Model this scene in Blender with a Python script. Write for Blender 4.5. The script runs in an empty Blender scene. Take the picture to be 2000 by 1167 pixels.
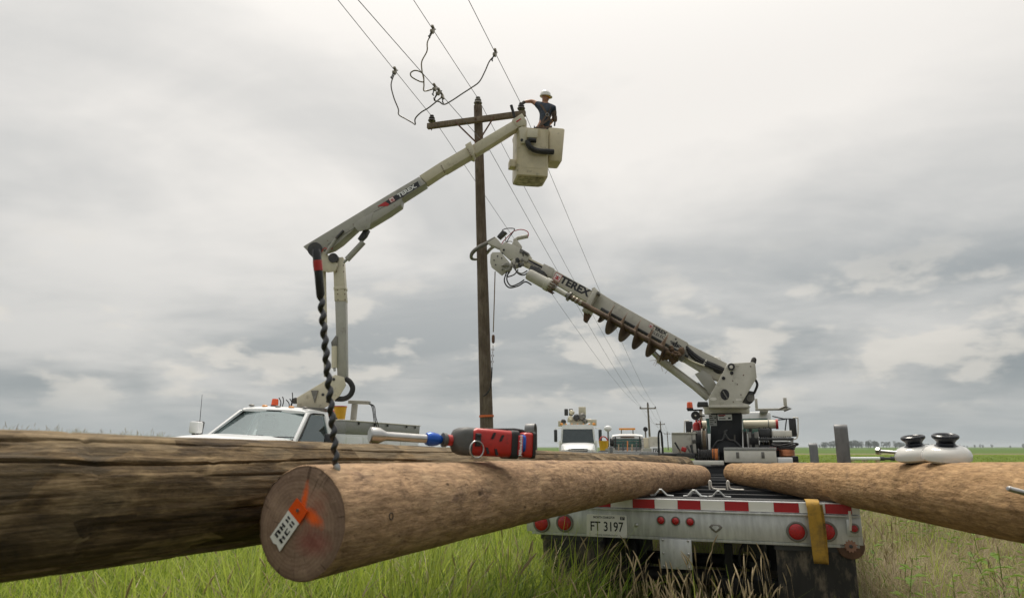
import bpy, bmesh, math, random
import numpy as np
from mathutils import Vector, Matrix, Euler, noise as mnoise
random.seed(7)
rng = np.random.default_rng(11)
R = math.radians
scene = bpy.context.scene
C = scene.collection

# ------------------------------------------------------------------ camera
CAM_H, PITCH, FPX = 1.5, R(12.2), 1333.0
cam = bpy.data.cameras.new('camera')
cam.lens = 24.0; cam.sensor_width = 36.0; cam.clip_end = 6000; cam.clip_start = 0.05
cam.dof.use_dof = True; cam.dof.focus_distance = 9.0; cam.dof.aperture_fstop = 4.5
camo = bpy.data.objects.new('camera', cam); C.objects.link(camo)
camo.location = (0, 0, CAM_H); camo.rotation_euler = (math.pi/2 + PITCH, 0, 0)
scene.camera = camo

# ------------------------------------------------------------------ light
SUN_EL, SUN_AZ = R(64), R(-8)          # azimuth measured from +Y towards +X: veiled sun high ahead, a little left
sun = bpy.data.lights.new('sun', 'SUN'); sun.energy = 2.5; sun.angle = R(18); sun.color = (1, .93, .82)
suno = bpy.data.objects.new('sun', sun); C.objects.link(suno)
sd = Vector((math.sin(SUN_AZ)*math.cos(SUN_EL), math.cos(SUN_AZ)*math.cos(SUN_EL), math.sin(SUN_EL)))
suno.rotation_euler = sd.to_track_quat('Z', 'Y').to_euler()
suno.location = sd*50
scene.view_settings.view_transform = 'Standard'
scene.view_settings.look = 'None'
scene.view_settings.exposure = 0.0
scene.view_settings.gamma = 1.0

# ------------------------------------------------------------------ world: overcast sky with low cumulus
w = bpy.data.worlds.new('World'); scene.world = w; w.use_nodes = True
nt = w.node_tree; nt.nodes.clear()
def N(t, **kw):
    n = nt.nodes.new(t)
    for k, v in kw.items(): setattr(n, k, v)
    return n
def L(a, b): nt.links.new(a, b)
def math_n(op, a, b=None, clamp=False):
    n = N('ShaderNodeMath', operation=op); n.use_clamp = clamp
    for i, v in enumerate((a, b)):
        if v is None: continue
        if isinstance(v, (int, float)): n.inputs[i].default_value = v
        else: L(v, n.inputs[i])
    return n.outputs[0]
def maprange(v, a, b, c=0., d=1.):
    n = N('ShaderNodeMapRange', interpolation_type='SMOOTHSTEP')
    L(v, n.inputs[0])
    for i, q in enumerate((a, b, c, d)): n.inputs[1+i].default_value = q
    return n.outputs[0]
def mixc(f, a, b, bt='MIX'):
    n = N('ShaderNodeMix', data_type='RGBA', blend_type=bt)
    if isinstance(f, (int, float)): n.inputs[0].default_value = f
    else: L(f, n.inputs[0])
    for i, v in ((6, a), (7, b)):
        if isinstance(v, tuple): n.inputs[i].default_value = v + (1,)
        else: L(v, n.inputs[i])
    return n.outputs[2]
tc = N('ShaderNodeTexCoord')
sep = N('ShaderNodeSeparateXYZ'); L(tc.outputs['Generated'], sep.inputs[0])
zc = math_n('MAXIMUM', sep.outputs[2], 0.0)
den = math_n('ADD', zc, 0.16)
comb = N('ShaderNodeCombineXYZ')
L(math_n('DIVIDE', sep.outputs[0], den), comb.inputs[0]); L(math_n('DIVIDE', sep.outputs[1], den), comb.inputs[1])
def noise(vec, scale, detail=5, rough=.5, dist=0., off=(0, 0, 0), scl=(1, 1, 1)):
    mp = N('ShaderNodeMapping'); L(vec, mp.inputs[0]); mp.inputs[1].default_value = off; mp.inputs[3].default_value = scl
    n = N('ShaderNodeTexNoise'); L(mp.outputs[0], n.inputs['Vector'])
    n.inputs['Scale'].default_value = scale; n.inputs['Detail'].default_value = detail
    n.inputs['Roughness'].default_value = rough; n.inputs['Distortion'].default_value = dist
    return n.outputs[0]
n1 = noise(comb.outputs[0], .62, 5, .5, .6, (4.1, 2.6, 0))
n2 = noise(comb.outputs[0], 2.4, 7, .6, .4, (7.7, 1.4, 0), (.7, 1, 1))
deck = math_n('ADD', math_n('MULTIPLY', n1, .76), math_n('MULTIPLY', n2, .24))
high = maprange(zc, .04, .56)
# the cloud deck thins towards the veiled sun and glows there
dt = N('ShaderNodeVectorMath', operation='DOT_PRODUCT'); L(tc.outputs['Generated'], dt.inputs[0]); dt.inputs[1].default_value = tuple(sd)
glow = maprange(dt.outputs['Value'], .38, 1.0)
bright = math_n('ADD', math_n('MULTIPLY', maprange(deck, .35, .65), .52), math_n('ADD', math_n('MULTIPLY', glow, .74), math_n('MULTIPLY', high, .12)), True)
stratus = mixc(bright, (.285, .32, .34), (.93, .895, .845))
# an overcast sky is about three times brighter overhead than at the horizon
zen = N('ShaderNodeVectorMath', operation='SCALE'); L(stratus, zen.inputs[0]); L(maprange(zc, .45, 1.0, 1.0, 1.9), zen.inputs['Scale']); stratus = zen.outputs[0]
# low cumulus puffs near the horizon: own coordinates so they keep a flat base
comb2 = N('ShaderNodeCombineXYZ')
az = math_n('ARCTAN2', sep.outputs[0], sep.outputs[1])
L(az, comb2.inputs[0]); L(math_n('MULTIPLY', zc, 2.2), comb2.inputs[1])
c1 = noise(comb2.outputs[0], 8.6, 9, .52, .05, (1.93, .62, 0))
band = math_n('MULTIPLY', maprange(zc, .015, .07), maprange(zc, .30, .17))
big = noise(comb2.outputs[0], 1.6, 3, .5, 0, (3.88, 1.2, 0))
puff = math_n('MULTIPLY', maprange(math_n('ADD', c1, math_n('MULTIPLY', math_n('SUBTRACT', big, .5), .45)), .535, .655), band)
cum = mixc(math_n('MULTIPLY', puff, .58), stratus, (.82, .775, .70))
hz = mixc(maprange(zc, .11, .0, 0, .75), cum, (.45, .485, .49))
sky = N('ShaderNodeTexSky'); sky.sky_type = 'NISHITA'; sky.sun_disc = False
sky.sun_elevation = SUN_EL; sky.sun_rotation = SUN_AZ; sky.air_density = 1.4; sky.dust_density = 4.0
skys = mixc(1.0, sky.outputs[0], (.09, .09, .09), 'MULTIPLY')
fin = mixc(.94, skys, hz)
bg = N('ShaderNodeBackground'); L(fin, bg.inputs[0]); bg.inputs[1].default_value = 1.0
out = N('ShaderNodeOutputWorld'); L(bg.outputs[0], out.inputs[0])

# ------------------------------------------------------------------ measuring: a pixel of the photograph -> a point at a chosen distance
cp, sp = math.cos(PITCH), math.sin(PITCH)
def ray(px, py):
    u = (px-1000)/FPX; v = (583.5-py)/FPX
    return Vector((u, cp - v*sp, sp + v*cp))
CAMP = Vector((0, 0, CAM_H))
def P(px, py, Y):
    d = ray(px, py); return CAMP + d*(Y/d.y)
def PT(px, py, t): return CAMP + ray(px, py)*t
class Frame:
    def __init__(s, o, ex, up=(0, 0, 1)):
        s.o = Vector(o); s.ex = Vector(ex).normalized()
        u = Vector(up); s.ey = (u - s.ex*u.dot(s.ex)).normalized(); s.ez = s.ex.cross(s.ey)
        s.M = Matrix((s.ex, s.ey, s.ez)).transposed().to_4x4(); s.M.translation = s.o
    def q(s, px, py, off=0.):
        d = ray(px, py); o = s.o + s.ez*off
        k = (o-CAMP).dot(s.ez)/d.dot(s.ez)
        p = CAMP + d*k - s.o
        return (p.dot(s.ex), p.dot(s.ey))
    def w(s, x, y, z): return s.o + s.ex*x + s.ey*y + s.ez*z

# ------------------------------------------------------------------ materials
MATS = {}
def mat(name, col, rough=.5, metal=0., var=.12, scale=5., bump=0., bscale=40., dirt=None, damt=0., dscale=3., spec=.5, coat=0., stretch=(1, 1, 1), objrand=0., trans=0.):
    m = bpy.data.materials.new(name); m.use_nodes = True; t = m.node_tree; b = t.nodes['Principled BSDF']
    tcn = t.nodes.new('ShaderNodeTexCoord'); mp = t.nodes.new('ShaderNodeMapping'); mp.inputs[3].default_value = stretch
    t.links.new(tcn.outputs['Object'], mp.inputs[0])
    n = t.nodes.new('ShaderNodeTexNoise'); n.inputs['Scale'].default_value = scale; n.inputs['Detail'].default_value = 6; n.inputs['Roughness'].default_value = .62
    t.links.new(mp.outputs[0], n.inputs['Vector'])
    r = t.nodes.new('ShaderNodeValToRGB')
    c = Vector(col)
    r.color_ramp.elements[0].position = .3; r.color_ramp.elements[1].position = .7
    r.color_ramp.elements[0].color = (*[max(0, x*(1-var)) for x in c], 1); r.color_ramp.elements[1].color = (*[min(1, x*(1+var)) for x in c], 1)
    t.links.new(n.outputs[0], r.inputs[0]); co = r.outputs[0]
    if dirt:
        n2 = t.nodes.new('ShaderNodeTexNoise'); n2.inputs['Scale'].default_value = dscale; n2.inputs['Detail'].default_value = 9; n2.inputs['Roughness'].default_value = .7
        t.links.new(mp.outputs[0], n2.inputs['Vector'])
        mr = t.nodes.new('ShaderNodeMapRange'); mr.inputs[1].default_value = .68-.33*damt; mr.inputs[2].default_value = .82-.25*damt; mr.inputs[4].default_value = .85
        t.links.new(n2.outputs[0], mr.inputs[0])
        mx = t.nodes.new('ShaderNodeMix'); mx.data_type = 'RGBA'; mx.inputs[7].default_value = (*dirt, 1)
        t.links.new(mr.outputs[0], mx.inputs[0]); t.links.new(co, mx.inputs[6]); co = mx.outputs[2]
    if objrand:
        oi = t.nodes.new('ShaderNodeObjectInfo'); hs = t.nodes.new('ShaderNodeHueSaturation')
        a = t.nodes.new('ShaderNodeMapRange'); a.inputs[3].default_value = 1-objrand; a.inputs[4].default_value = 1+objrand
        t.links.new(oi.outputs['Random'], a.inputs[0]); t.links.new(a.outputs[0], hs.inputs['Value'])
        h2 = t.nodes.new('ShaderNodeMapRange'); h2.inputs[3].default_value = .5-.03*objrand; h2.inputs[4].default_value = .5+.035*objrand
        ml = t.nodes.new('ShaderNodeMath'); ml.operation = 'FRACT'; m9 = t.nodes.new('ShaderNodeMath'); m9.operation = 'MULTIPLY'; m9.inputs[1].default_value = 7.31
        t.links.new(oi.outputs['Random'], m9.inputs[0]); t.links.new(m9.outputs[0], ml.inputs[0]); t.links.new(ml.outputs[0], h2.inputs[0]); t.links.new(h2.outputs[0], hs.inputs['Hue'])
        t.links.new(co, hs.inputs['Color']); co = hs.outputs[0]
    t.links.new(co, b.inputs['Base Color'])
    b.inputs['Roughness'].default_value = rough; b.inputs['Metallic'].default_value = metal
    b.inputs['Specular IOR Level'].default_value = spec; b.inputs['Coat Weight'].default_value = coat
    if trans: b.inputs['Transmission Weight'].default_value = trans
    if bump:
        n3 = t.nodes.new('ShaderNodeTexNoise'); n3.inputs['Scale'].default_value = bscale; n3.inputs['Detail'].default_value = 4
        t.links.new(mp.outputs[0], n3.inputs['Vector'])
        bp = t.nodes.new('ShaderNodeBump'); bp.inputs['Strength'].default_value = bump; bp.inputs['Distance'].default_value = .01
        t.links.new(n3.outputs[0], bp.inputs['Height']); t.links.new(bp.outputs[0], b.inputs['Normal'])
    MATS[name] = m; return m
MUD = (.09, .065, .04)
mat('paint_grey_white', (.50, .475, .405), .42, var=.09, dirt=(.17, .145, .11), damt=.34, dscale=2.2, bump=.05)
mat('boom_beige', (.60, .545, .41), .45, var=.10, scale=3.5, dirt=(.22, .18, .12), damt=.32, dscale=5)
mat('boom_grey', (.37, .355, .31), .42, var=.12, scale=3.5, dirt=(.12, .10, .08), damt=.34, dscale=5)
mat('bucket_plastic', (.60, .52, .355), .38, var=.10, dirt=(.16, .13, .085), damt=.36, dscale=6)
mat('bucket_scuffed', (.52, .45, .31), .5, var=.1, dirt=(.05, .045, .03), damt=.75, dscale=9)
mat('white_paint', (.80, .80, .79), .28, var=.03, dirt=(.5, .47, .42), damt=.15, coat=.3)
mat('black_paint', (.012, .013, .015), .5, var=.2, dirt=(.05, .045, .04), damt=.25, spec=.35)
mat('black_rubber', (.017, .016, .016), .65, var=.25, dirt=(.10, .085, .065), damt=.25)
mat('black_plastic', (.022, .022, .024), .45, var=.2)
mat('tyre', (.02, .019, .018), .8, var=.3, dirt=(.12, .095, .065), damt=.5, dscale=5)
mat('mud_flap_rubber', (.018, .017, .016), .6, var=.3, dirt=(.24, .195, .135), damt=.62, dscale=4.5, stretch=(2.6, 2.6, .9))
mat('galvanised', (.56, .57, .56), .4, .45, var=.2, scale=9, dirt=(.17, .16, .13), damt=.2, dscale=4, stretch=(3, 1, .7), bump=.04)
mat('steel', (.42, .42, .41), .35, .9, var=.15, scale=12)
mat('dark_steel', (.06, .06, .06), .5, .5, var=.3, scale=8, dirt=(.13, .1, .07), damt=.35)
mat('worn_steel', (.20, .19, .17), .5, .6, var=.25, scale=10, dirt=(.09, .06, .04), damt=.35)
mat('rusty', (.14, .075, .045), .75, .25, var=.4, scale=14, dirt=(.05, .035, .025), damt=.5)
mat('auger_steel', (.15, .098, .058), .5, .35, var=.4, scale=5, dirt=(.07, .04, .022), damt=.75, dscale=4)
mat('mud', (.11, .066, .034), .9, var=.45, scale=12, bump=.8, bscale=25)
mat('aluminium', (.72, .685, .61), .42, .2, var=.08, scale=8, dirt=(.25, .23, .19), damt=.2, bump=.03)
mat('tread_plate', (.36, .355, .335), .42, .55, var=.2, scale=55, bump=.5, bscale=120)
mat('red_lens', (.42, .006, .010), .18, var=.25, scale=70, bump=.5, bscale=180, coat=.4)
mat('red_paint', (.42, .022, .018), .4, var=.15)
mat('red_tape', (.38, .012, .018), .35, var=.12, dirt=(.10, .03, .03), damt=.25)
mat('white_tape', (.74, .73, .67), .35, var=.06, dirt=(.30, .27, .22), damt=.35)
mat('orange_lens', (.80, .10, .015), .22, var=.08, coat=.5)
mat('amber_lens', (.75, .30, .05), .25, var=.1)
mat('yellow_strap', (.42, .24, .025), .75, var=.15, scale=20, dirt=(.045, .035, .02), damt=.7, dscale=6, bump=.3, bscale=260)
mat('bit_steel', (.07, .07, .072), .33, .75, var=.3, scale=60)
mat('yellow_plastic', (.75, .42, .02), .4, var=.08, dirt=(.25, .15, .03), damt=.2)
mat('cream_tube', (.74, .68, .52), .35, var=.04)
mat('plate_white', (.78, .77, .71), .35, var=.03, dirt=(.45, .42, .36), damt=.2)
mat('ink', (.012, .012, .014), .5, var=.1)
mat('decal_white', (.80, .80, .78), .4, var=.02)
mat('decal_black', (.018, .018, .022), .4, var=.1)
mat('decal_red', (.45, .018, .022), .4, var=.05)
mat('decal_grey', (.33, .33, .31), .4, var=.05)
mat('porcelain_grey', (.22, .20, .18), .2, var=.12, coat=.5)
mat('porcelain_brown', (.045, .032, .028), .2, var=.2, coat=.6)
mat('porcelain_white', (.66, .645, .60), .17, var=.03, coat=.7, dirt=(.5, .45, .38), damt=.15)
mat('porcelain_black', (.010, .011, .015), .22, var=.2, spec=.35)
mat('conductor', (.10, .10, .10), .5, .4, var=.1)
mat('jumper_sheath', (.07, .058, .038), .5, var=.25)
mat('jumper_sheath_clear', (.17, .13, .055), .4, var=.25)
mat('brass', (.28, .25, .2), .4, .8, var=.3, scale=20)
mat('skin', (.46, .235, .15), .5, var=.1)
mat('navy_shirt', (.034, .047, .070), .85, var=.45, scale=14, bump=.9, bscale=18)
mat('navy_trousers', (.020, .027, .042), .85, var=.25, scale=9)
mat('glove', (.09, .075, .06), .8, var=.3)
mat('hard_hat_white', (.80, .79, .75), .25, var=.03, coat=.3)
mat('webbing', (.10, .065, .045), .8, var=.3)
mat('hi_vis', (.85, .45, .02), .5, var=.05)
mat('milled_red', (.46, .020, .014), .36, var=.10, scale=20, dirt=(.14, .02, .015), damt=.25, dscale=14)
mat('tool_grey', (.085, .085, .08), .55, var=.2, scale=25)
mat('blue_anodised', (.010, .085, .42), .3, .3, var=.1)
mat('chrome_socket', (.50, .49, .47), .32, .95, var=.12, scale=20)
mat('orange_rope', (.62, .21, .06), .8, var=.25, scale=30)
mat('copper', (.42, .17, .08), .4, .7, var=.2)
mat('rope', (.23, .17, .11), .9, var=.3, scale=60)
mat('concrete_band', (.68, .15, .04), .6, var=.1)
mat('tan_wood', (.36, .26, .16), .8, var=.2)
mat('interior', (.05, .06, .06), .8, var=.2)
mat('interior_light', (.32, .33, .32), .8, var=.2)
def glass_mat(name, tint, rough=.04, alpha_t=.65):
    m = bpy.data.materials.new(name); m.use_nodes = True; t = m.node_tree; t.nodes.clear()
    o = t.nodes.new('ShaderNodeOutputMaterial'); mx = t.nodes.new('ShaderNodeMixShader'); tr = t.nodes.new('ShaderNodeBsdfTransparent'); gl = t.nodes.new('ShaderNodeBsdfGlossy')
    fr = t.nodes.new('ShaderNodeFresnel'); fr.inputs[0].default_value = 1.6; gl.inputs[1].default_value = rough; gl.inputs[0].default_value = (.82, .94, .95, 1)
    ad = t.nodes.new('ShaderNodeMath'); ad.operation = 'ADD'; ad.inputs[1].default_value = alpha_t; ad.use_clamp = True
    tr.inputs[0].default_value = (*tint, 1)
    t.links.new(fr.outputs[0], ad.inputs[0]); t.links.new(ad.outputs[0], mx.inputs[0]); t.links.new(tr.outputs[0], mx.inputs[1]); t.links.new(gl.outputs[0], mx.inputs[2]); t.links.new(mx.outputs[0], o.inputs[0])
    MATS[name] = m; return m
mat('green_pane', (.035, .115, .095), .12, var=.15, coat=.5); mat('dark_pane', (.028, .04, .042), .1, var=.2, coat=.6)
glass_mat('windscreen', (.74, .84, .84), .03, .16)
glass_mat('side_glass', (.45, .52, .50), .03, .08)
glass_mat('green_glass', (.16, .28, .25), .04, .06)

# ------------------------------------------------------------------ mesh building
class MB:
    """collects shapes in world space; build() links them as ONE mesh object"""
    def __init__(s, M=None): s.v = []; s.f = []; s.M = M or Matrix.Identity(4)
    def add(s, vs, fs, M=None):
        T = s.M @ M if M is not None else s.M
        b = len(s.v); s.v += [T @ Vector(v) for v in vs]; s.f += [tuple(b+i for i in f) for f in fs]; return s
    def box(s, c, d, rot=None):
        x, y, z = (q/2 for q in d)
        vs = [(-x, -y, -z), (x, -y, -z), (x, y, -z), (-x, y, -z), (-x, -y, z), (x, -y, z), (x, y, z), (-x, y, z)]
        fs = [(0, 3, 2, 1), (4, 5, 6, 7), (0, 1, 5, 4), (1, 2, 6, 5), (2, 3, 7, 6), (3, 0, 4, 7)]
        T = Matrix.Translation(c)
        if rot: T = T @ Euler(rot).to_matrix().to_4x4()
        return s.add(vs, fs, T)
    def bx(s, x0, x1, y0, y1, z0, z1): return s.box(((x0+x1)/2, (y0+y1)/2, (z0+z1)/2), (x1-x0, y1-y0, z1-z0))
    def hexa(s, p):   # 8 points: bottom loop then top loop
        return s.add(p, [(0, 3, 2, 1), (4, 5, 6, 7), (0, 1, 5, 4), (1, 2, 6, 5), (2, 3, 7, 6), (3, 0, 4, 7)])
    def prism(s, poly, z0, z1, M=None):
        n = len(poly); a = sum(poly[i][0]*poly[(i+1) % n][1]-poly[(i+1) % n][0]*poly[i][1] for i in range(n))
        if a < 0: poly = poly[::-1]
        if z0 > z1: z0, z1 = z1, z0
        vs = [(x, y, z0) for x, y in poly] + [(x, y, z1) for x, y in poly]
        fs = [tuple(range(n))[::-1], tuple(range(n, 2*n))] + [(i, (i+1) % n, n+(i+1) % n, n+i) for i in range(n)]
        return s.add(vs, fs, M)
    def tube(s, pts, rad, n=8, caps=True, closed=False):
        pts = [Vector(p) for p in pts]; m = len(pts)
        if not hasattr(rad, '__len__'): rad = [rad]*m
        vs = []; prev = None
        for i, p in enumerate(pts):
            a = pts[(i-1) % m] if (i or closed) else p; b = pts[(i+1) % m] if (i < m-1 or closed) else p
            t = (b-a).normalized()
            if prev is None:
                u = t.orthogonal().normalized()
            else:
                u = (prev - t*prev.dot(t)).normalized()
            prev = u; v = t.cross(u)
            vs += [p + (u*math.cos(2*math.pi*k/n) + v*math.sin(2*math.pi*k/n))*rad[i] for k in range(n)]
        fs = []
        for i in range(m if closed else m-1):
            j = (i+1) % m
            fs += [(i*n+k, i*n+(k+1) % n, j*n+(k+1) % n, j*n+k) for k in range(n)]
        if caps and not closed: fs += [tuple(range(n))[::-1], tuple((m-1)*n+k for k in range(n))]
        return s.add(vs, fs)
    def cyl(s, a, b, r, n=16, r2=None): return s.tube([a, b], [r, r if r2 is None else r2], n)
    def lathe(s, prof, o, axis, n=20):
        """prof: (distance along axis, radius)"""
        ax = Vector(axis).normalized(); u = ax.orthogonal().normalized(); v = ax.cross(u); o = Vector(o)
        vs = []; fs = []; m = len(prof)
        for h, r in prof: vs += [o + ax*h + (u*math.cos(2*math.pi*k/n)+v*math.sin(2*math.pi*k/n))*max(r, 1e-4) for k in range(n)]
        for i in range(m-1): fs += [(i*n+k, i*n+(k+1) % n, (i+1)*n+(k+1) % n, (i+1)*n+k) for k in range(n)]
        fs += [tuple(range(n))[::-1], tuple((m-1)*n+k for k in range(n))]
        return s.add(vs, fs)
    def torus(s, o, axis, r, rr, n=24, k=8):
        ax = Vector(axis).normalized(); u = ax.orthogonal().normalized(); v = ax.cross(u); o = Vector(o)
        return s.tube([o+(u*math.cos(2*math.pi*i/n)+v*math.sin(2*math.pi*i/n))*r for i in range(n)], rr, k, closed=True)
    def ball(s, c, r, n=12, m=8, sc=(1, 1, 1)):
        vs = []; fs = []
        for i in range(m+1):
            th = math.pi*i/m
            for k in range(n):
                ph = 2*math.pi*k/n
                vs.append((c[0]+r*sc[0]*math.sin(th)*math.cos(ph), c[1]+r*sc[1]*math.sin(th)*math.sin(ph), c[2]+r*sc[2]*math.cos(th)))
        for i in range(m): fs += [(i*n+k, (i+1)*n+k, (i+1)*n+(k+1) % n, i*n+(k+1) % n) for k in range(n)]
        return s.add(vs, fs)
    def build(s, name, material, parent=None, bevel=0., smooth=35, seg=2, jitter=0.):
        me = bpy.data.meshes.new(name)
        inv = WM[parent].inverted() if parent is not None else Matrix.Identity(4)
        me.from_pydata([inv @ Vector(v) for v in s.v], [], s.f)
        bm = bmesh.new(); bm.from_mesh(me)
        bmesh.ops.remove_doubles(bm, verts=bm.verts, dist=1e-5)
        if bevel:
            es = [e for e in bm.edges if len(e.link_faces) == 2 and e.calc_face_angle(0) > R(28)]
            bmesh.ops.bevel(bm, geom=es, offset=bevel, segments=seg, affect='EDGES', clamp_overlap=True, profile=.5)
        if jitter:
            for v in bm.verts: v.co += mnoise.noise_vector(v.co*3.1)*jitter
        bmesh.ops.recalc_face_normals(bm, faces=bm.faces)
        bm.to_mesh(me); bm.free()
        me.polygons.foreach_set('use_smooth', [True]*len(me.polygons))
        me.set_sharp_from_angle(angle=R(smooth))
        me.materials.append(MATS[material] if isinstance(material, str) else material)
        o = bpy.data.objects.new(name, me); C.objects.link(o)
        if parent is not None: o.parent = parent; WM[o] = WM[parent]
        else: WM[o] = Matrix.Identity(4)
        return o
WM = {}
def tag(o, label, cat, group=None):
    o['label'] = label; o['category'] = cat
    if group: o['group'] = group
    return o
def thing(name, label, cat, loc=(0, 0, 0), rotz=0., group=None, rot=None):
    o = bpy.data.objects.new(name, None); C.objects.link(o); o.empty_display_size = .2
    o.location = loc; o.rotation_euler = rot or (0, 0, rotz)
    WM[o] = Matrix.Translation(loc) @ Euler(o.rotation_euler).to_matrix().to_4x4()
    return tag(o, label, cat, group)
def rebase(o):
    """top-level mesh built in world space: move its origin to its own base"""
    me = o.data; n = len(me.vertices); a = np.empty(n*3); me.vertices.foreach_get('co', a); a = a.reshape(-1, 3)
    b = np.array([(a[:, 0].min()+a[:, 0].max())/2, (a[:, 1].min()+a[:, 1].max())/2, a[:, 2].min()])
    me.vertices.foreach_set('co', (a-b).ravel()); o.location = b; WM[o] = Matrix.Translation(b); me.update(); return o
TXT = {}
def text_polys(body, size, bold=0., xs=1.):
    key = (body, size, bold, xs)
    if key not in TXT:
        cu = bpy.data.curves.new('lettering', 'FONT'); cu.body = body; cu.size = size; cu.offset = bold; cu.align_x = 'CENTER'; cu.align_y = 'CENTER'; cu.fill_mode = 'FRONT'; cu.resolution_u = 3
        o = bpy.data.objects.new('lettering', cu); C.objects.link(o); bpy.context.view_layer.update()
        me = o.evaluated_get(bpy.context.evaluated_depsgraph_get()).to_mesh()
        TXT[key] = ([(v.co.x*xs, v.co.y, 0) for v in me.vertices], [tuple(p.vertices) for p in me.polygons])
        bpy.data.objects.remove(o); bpy.data.curves.remove(cu)
    return TXT[key]
def lettering(body, size, M, material, parent, bold=0., xs=1., name='lettering'):
    mb = MB(M); v, f = text_polys(body, size, bold, xs); mb.add(v, f); return mb.build(name, material, parent)
def mframe(o, ex, ey):
    ex = Vector(ex).normalized(); ey = Vector(ey); ey = (ey-ex*ey.dot(ex)).normalized(); ez = ex.cross(ey)
    M = Matrix((ex, ey, ez)).transposed().to_4x4(); M.translation = Vector(o); return M
def helixpts(a, b, r, turns, n, ph=0.):
    a = Vector(a); b = Vector(b); ax = (b-a).normalized(); u = ax.orthogonal().normalized(); v = ax.cross(u)
    return [a+(b-a)*(i/n)+(u*math.cos(ph+2*math.pi*turns*i/n)+v*math.sin(ph+2*math.pi*turns*i/n))*r for i in range(n+1)]
def smoothpath(pts, k=6):
    pts = [Vector(p) for p in pts]; out_ = []
    for i in range(len(pts)-1):
        p0 = pts[max(i-1, 0)]; p1 = pts[i]; p2 = pts[i+1]; p3 = pts[min(i+2, len(pts)-1)]
        for j in range(k):
            t = j/k
            out_.append(.5*((2*p1)+(p2-p0)*t+(2*p0-5*p1+4*p2-p3)*t*t+(3*p1-p0-3*p2+p3)*t**3))
    return out_+[pts[-1]]
def wheel(mbs, c, ax, r, w_, dual=False): pass
def add_wheel(parent, c, axis, r, wd, M):
    """tyre with tread grooves, rim and hub; c in the frame M"""
    t = MB(M); c = Vector(c); ax = Vector(axis)
    t.lathe([(-wd/2, r*.6), (-wd/2, r*.9), (-wd*.42, r*.975), (-wd*.2, r), (-wd*.17, r*.975), (-wd*.05, r*.975), (-wd*.02, r), (wd*.02, r), (wd*.05, r*.975), (wd*.17, r*.975), (wd*.2, r), (wd*.42, r*.975), (wd/2, r*.9), (wd/2, r*.6)], c, ax, 28)
    o = t.build('wheel', 'tyre', parent)
    h = MB(M); h.lathe([(wd*.1, r*.6), (wd*.5, r*.6), (wd*.47, r*.52), (wd*.2, r*.42), (wd*.3, r*.2), (wd*.5, r*.18), (wd*.5, .01)], c, ax, 20)
    h.build('rim', 'worn_steel', o)
    return o
# ================================================================== the setting
def sstep(a, b, x):
    t = np.clip((x-a)/(b-a), 0, 1); return t*t*(3-2*t)
def terrain(x, y):
    x = np.asarray(x, float); y = np.asarray(y, float)
    z = .16*sstep(-1.4, -3.2, x + .26*(y-12)*0)*sstep(5.5, 8.5, y)
    z = z + .95*sstep(-6.2, -15, x+.05*y)*sstep(6, 18, y)*(1-.85*sstep(60, 200, y))
    z = z + .05*np.sin(x*.9+.3*y)*np.sin(y*.7)*sstep(1, 4, np.hypot(x, y))*(np.hypot(x, y) < 40)
    return z
def sheet(name, xs, ys, zf, material, dz=0.):
    X, Y = np.meshgrid(xs, ys); Z = zf(X, Y)+dz
    v = np.stack([X.ravel(), Y.ravel(), Z.ravel()], 1); nx = len(xs); ny = len(ys)
    i = np.arange(nx*ny).reshape(ny, nx)
    f = np.stack([i[:-1, :-1].ravel(), i[:-1, 1:].ravel(), i[1:, 1:].ravel(), i[1:, :-1].ravel()], 1)
    me = bpy.data.meshes.new(name); me.from_pydata(v.tolist(), [], f.tolist())
    me.polygons.foreach_set('use_smooth', [True]*len(me.polygons)); me.materials.append(MATS[material])
    o = bpy.data.objects.new(name, me); C.objects.link(o); o['kind'] = 'structure'; return o
def ground_mat(name, ramp, s1, s2, stretch=(1, 1, 1), bump=.5):
    m = bpy.data.materials.new(name); m.use_nodes = True; t = m.node_tree; b = t.nodes['Principled BSDF']
    tcn = t.nodes.new('ShaderNodeTexCoord'); mp = t.nodes.new('ShaderNodeMapping'); mp.inputs[3].default_value = stretch; t.links.new(tcn.outputs['Object'], mp.inputs[0])
    a = t.nodes.new('ShaderNodeTexNoise'); a.inputs['Scale'].default_value = s1; a.inputs['Detail'].default_value = 8; t.links.new(mp.outputs[0], a.inputs['Vector'])
    c = t.nodes.new('ShaderNodeTexNoise'); c.inputs['Scale'].default_value = s2; c.inputs['Detail'].default_value = 8; c.inputs['Roughness'].default_value = .7; t.links.new(mp.outputs[0], c.inputs['Vector'])
    mm = t.nodes.new('ShaderNodeMath'); mm.operation = 'MULTIPLY_ADD'; mm.inputs[1].default_value = .5; t.links.new(a.outputs[0], mm.inputs[0])
    m2 = t.nodes.new('ShaderNodeMath'); m2.operation = 'MULTIPLY'; m2.inputs[1].default_value = .5; t.links.new(c.outputs[0], m2.inputs[0]); t.links.new(m2.outputs[0], mm.inputs[2])
    r = t.nodes.new('ShaderNodeValToRGB'); e = r.color_ramp.elements
    while len(e) < len(ramp): e.new(.5)
    for k, (p, col) in enumerate(ramp): e[k].position = p; e[k].color = (*col, 1)
    t.links.new(mm.outputs[0], r.inputs[0]); t.links.new(r.outputs[0], b.inputs['Base Color']); b.inputs['Roughness'].default_value = .95; b.inputs['Specular IOR Level'].default_value = .1
    bp = t.nodes.new('ShaderNodeBump'); bp.inputs['Strength'].default_value = bump; bp.inputs['Distance'].default_value = .15; t.links.new(c.outputs[0], bp.inputs['Height']); t.links.new(bp.outputs[0], b.inputs['Normal'])
    MATS[name] = m; return m
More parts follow.
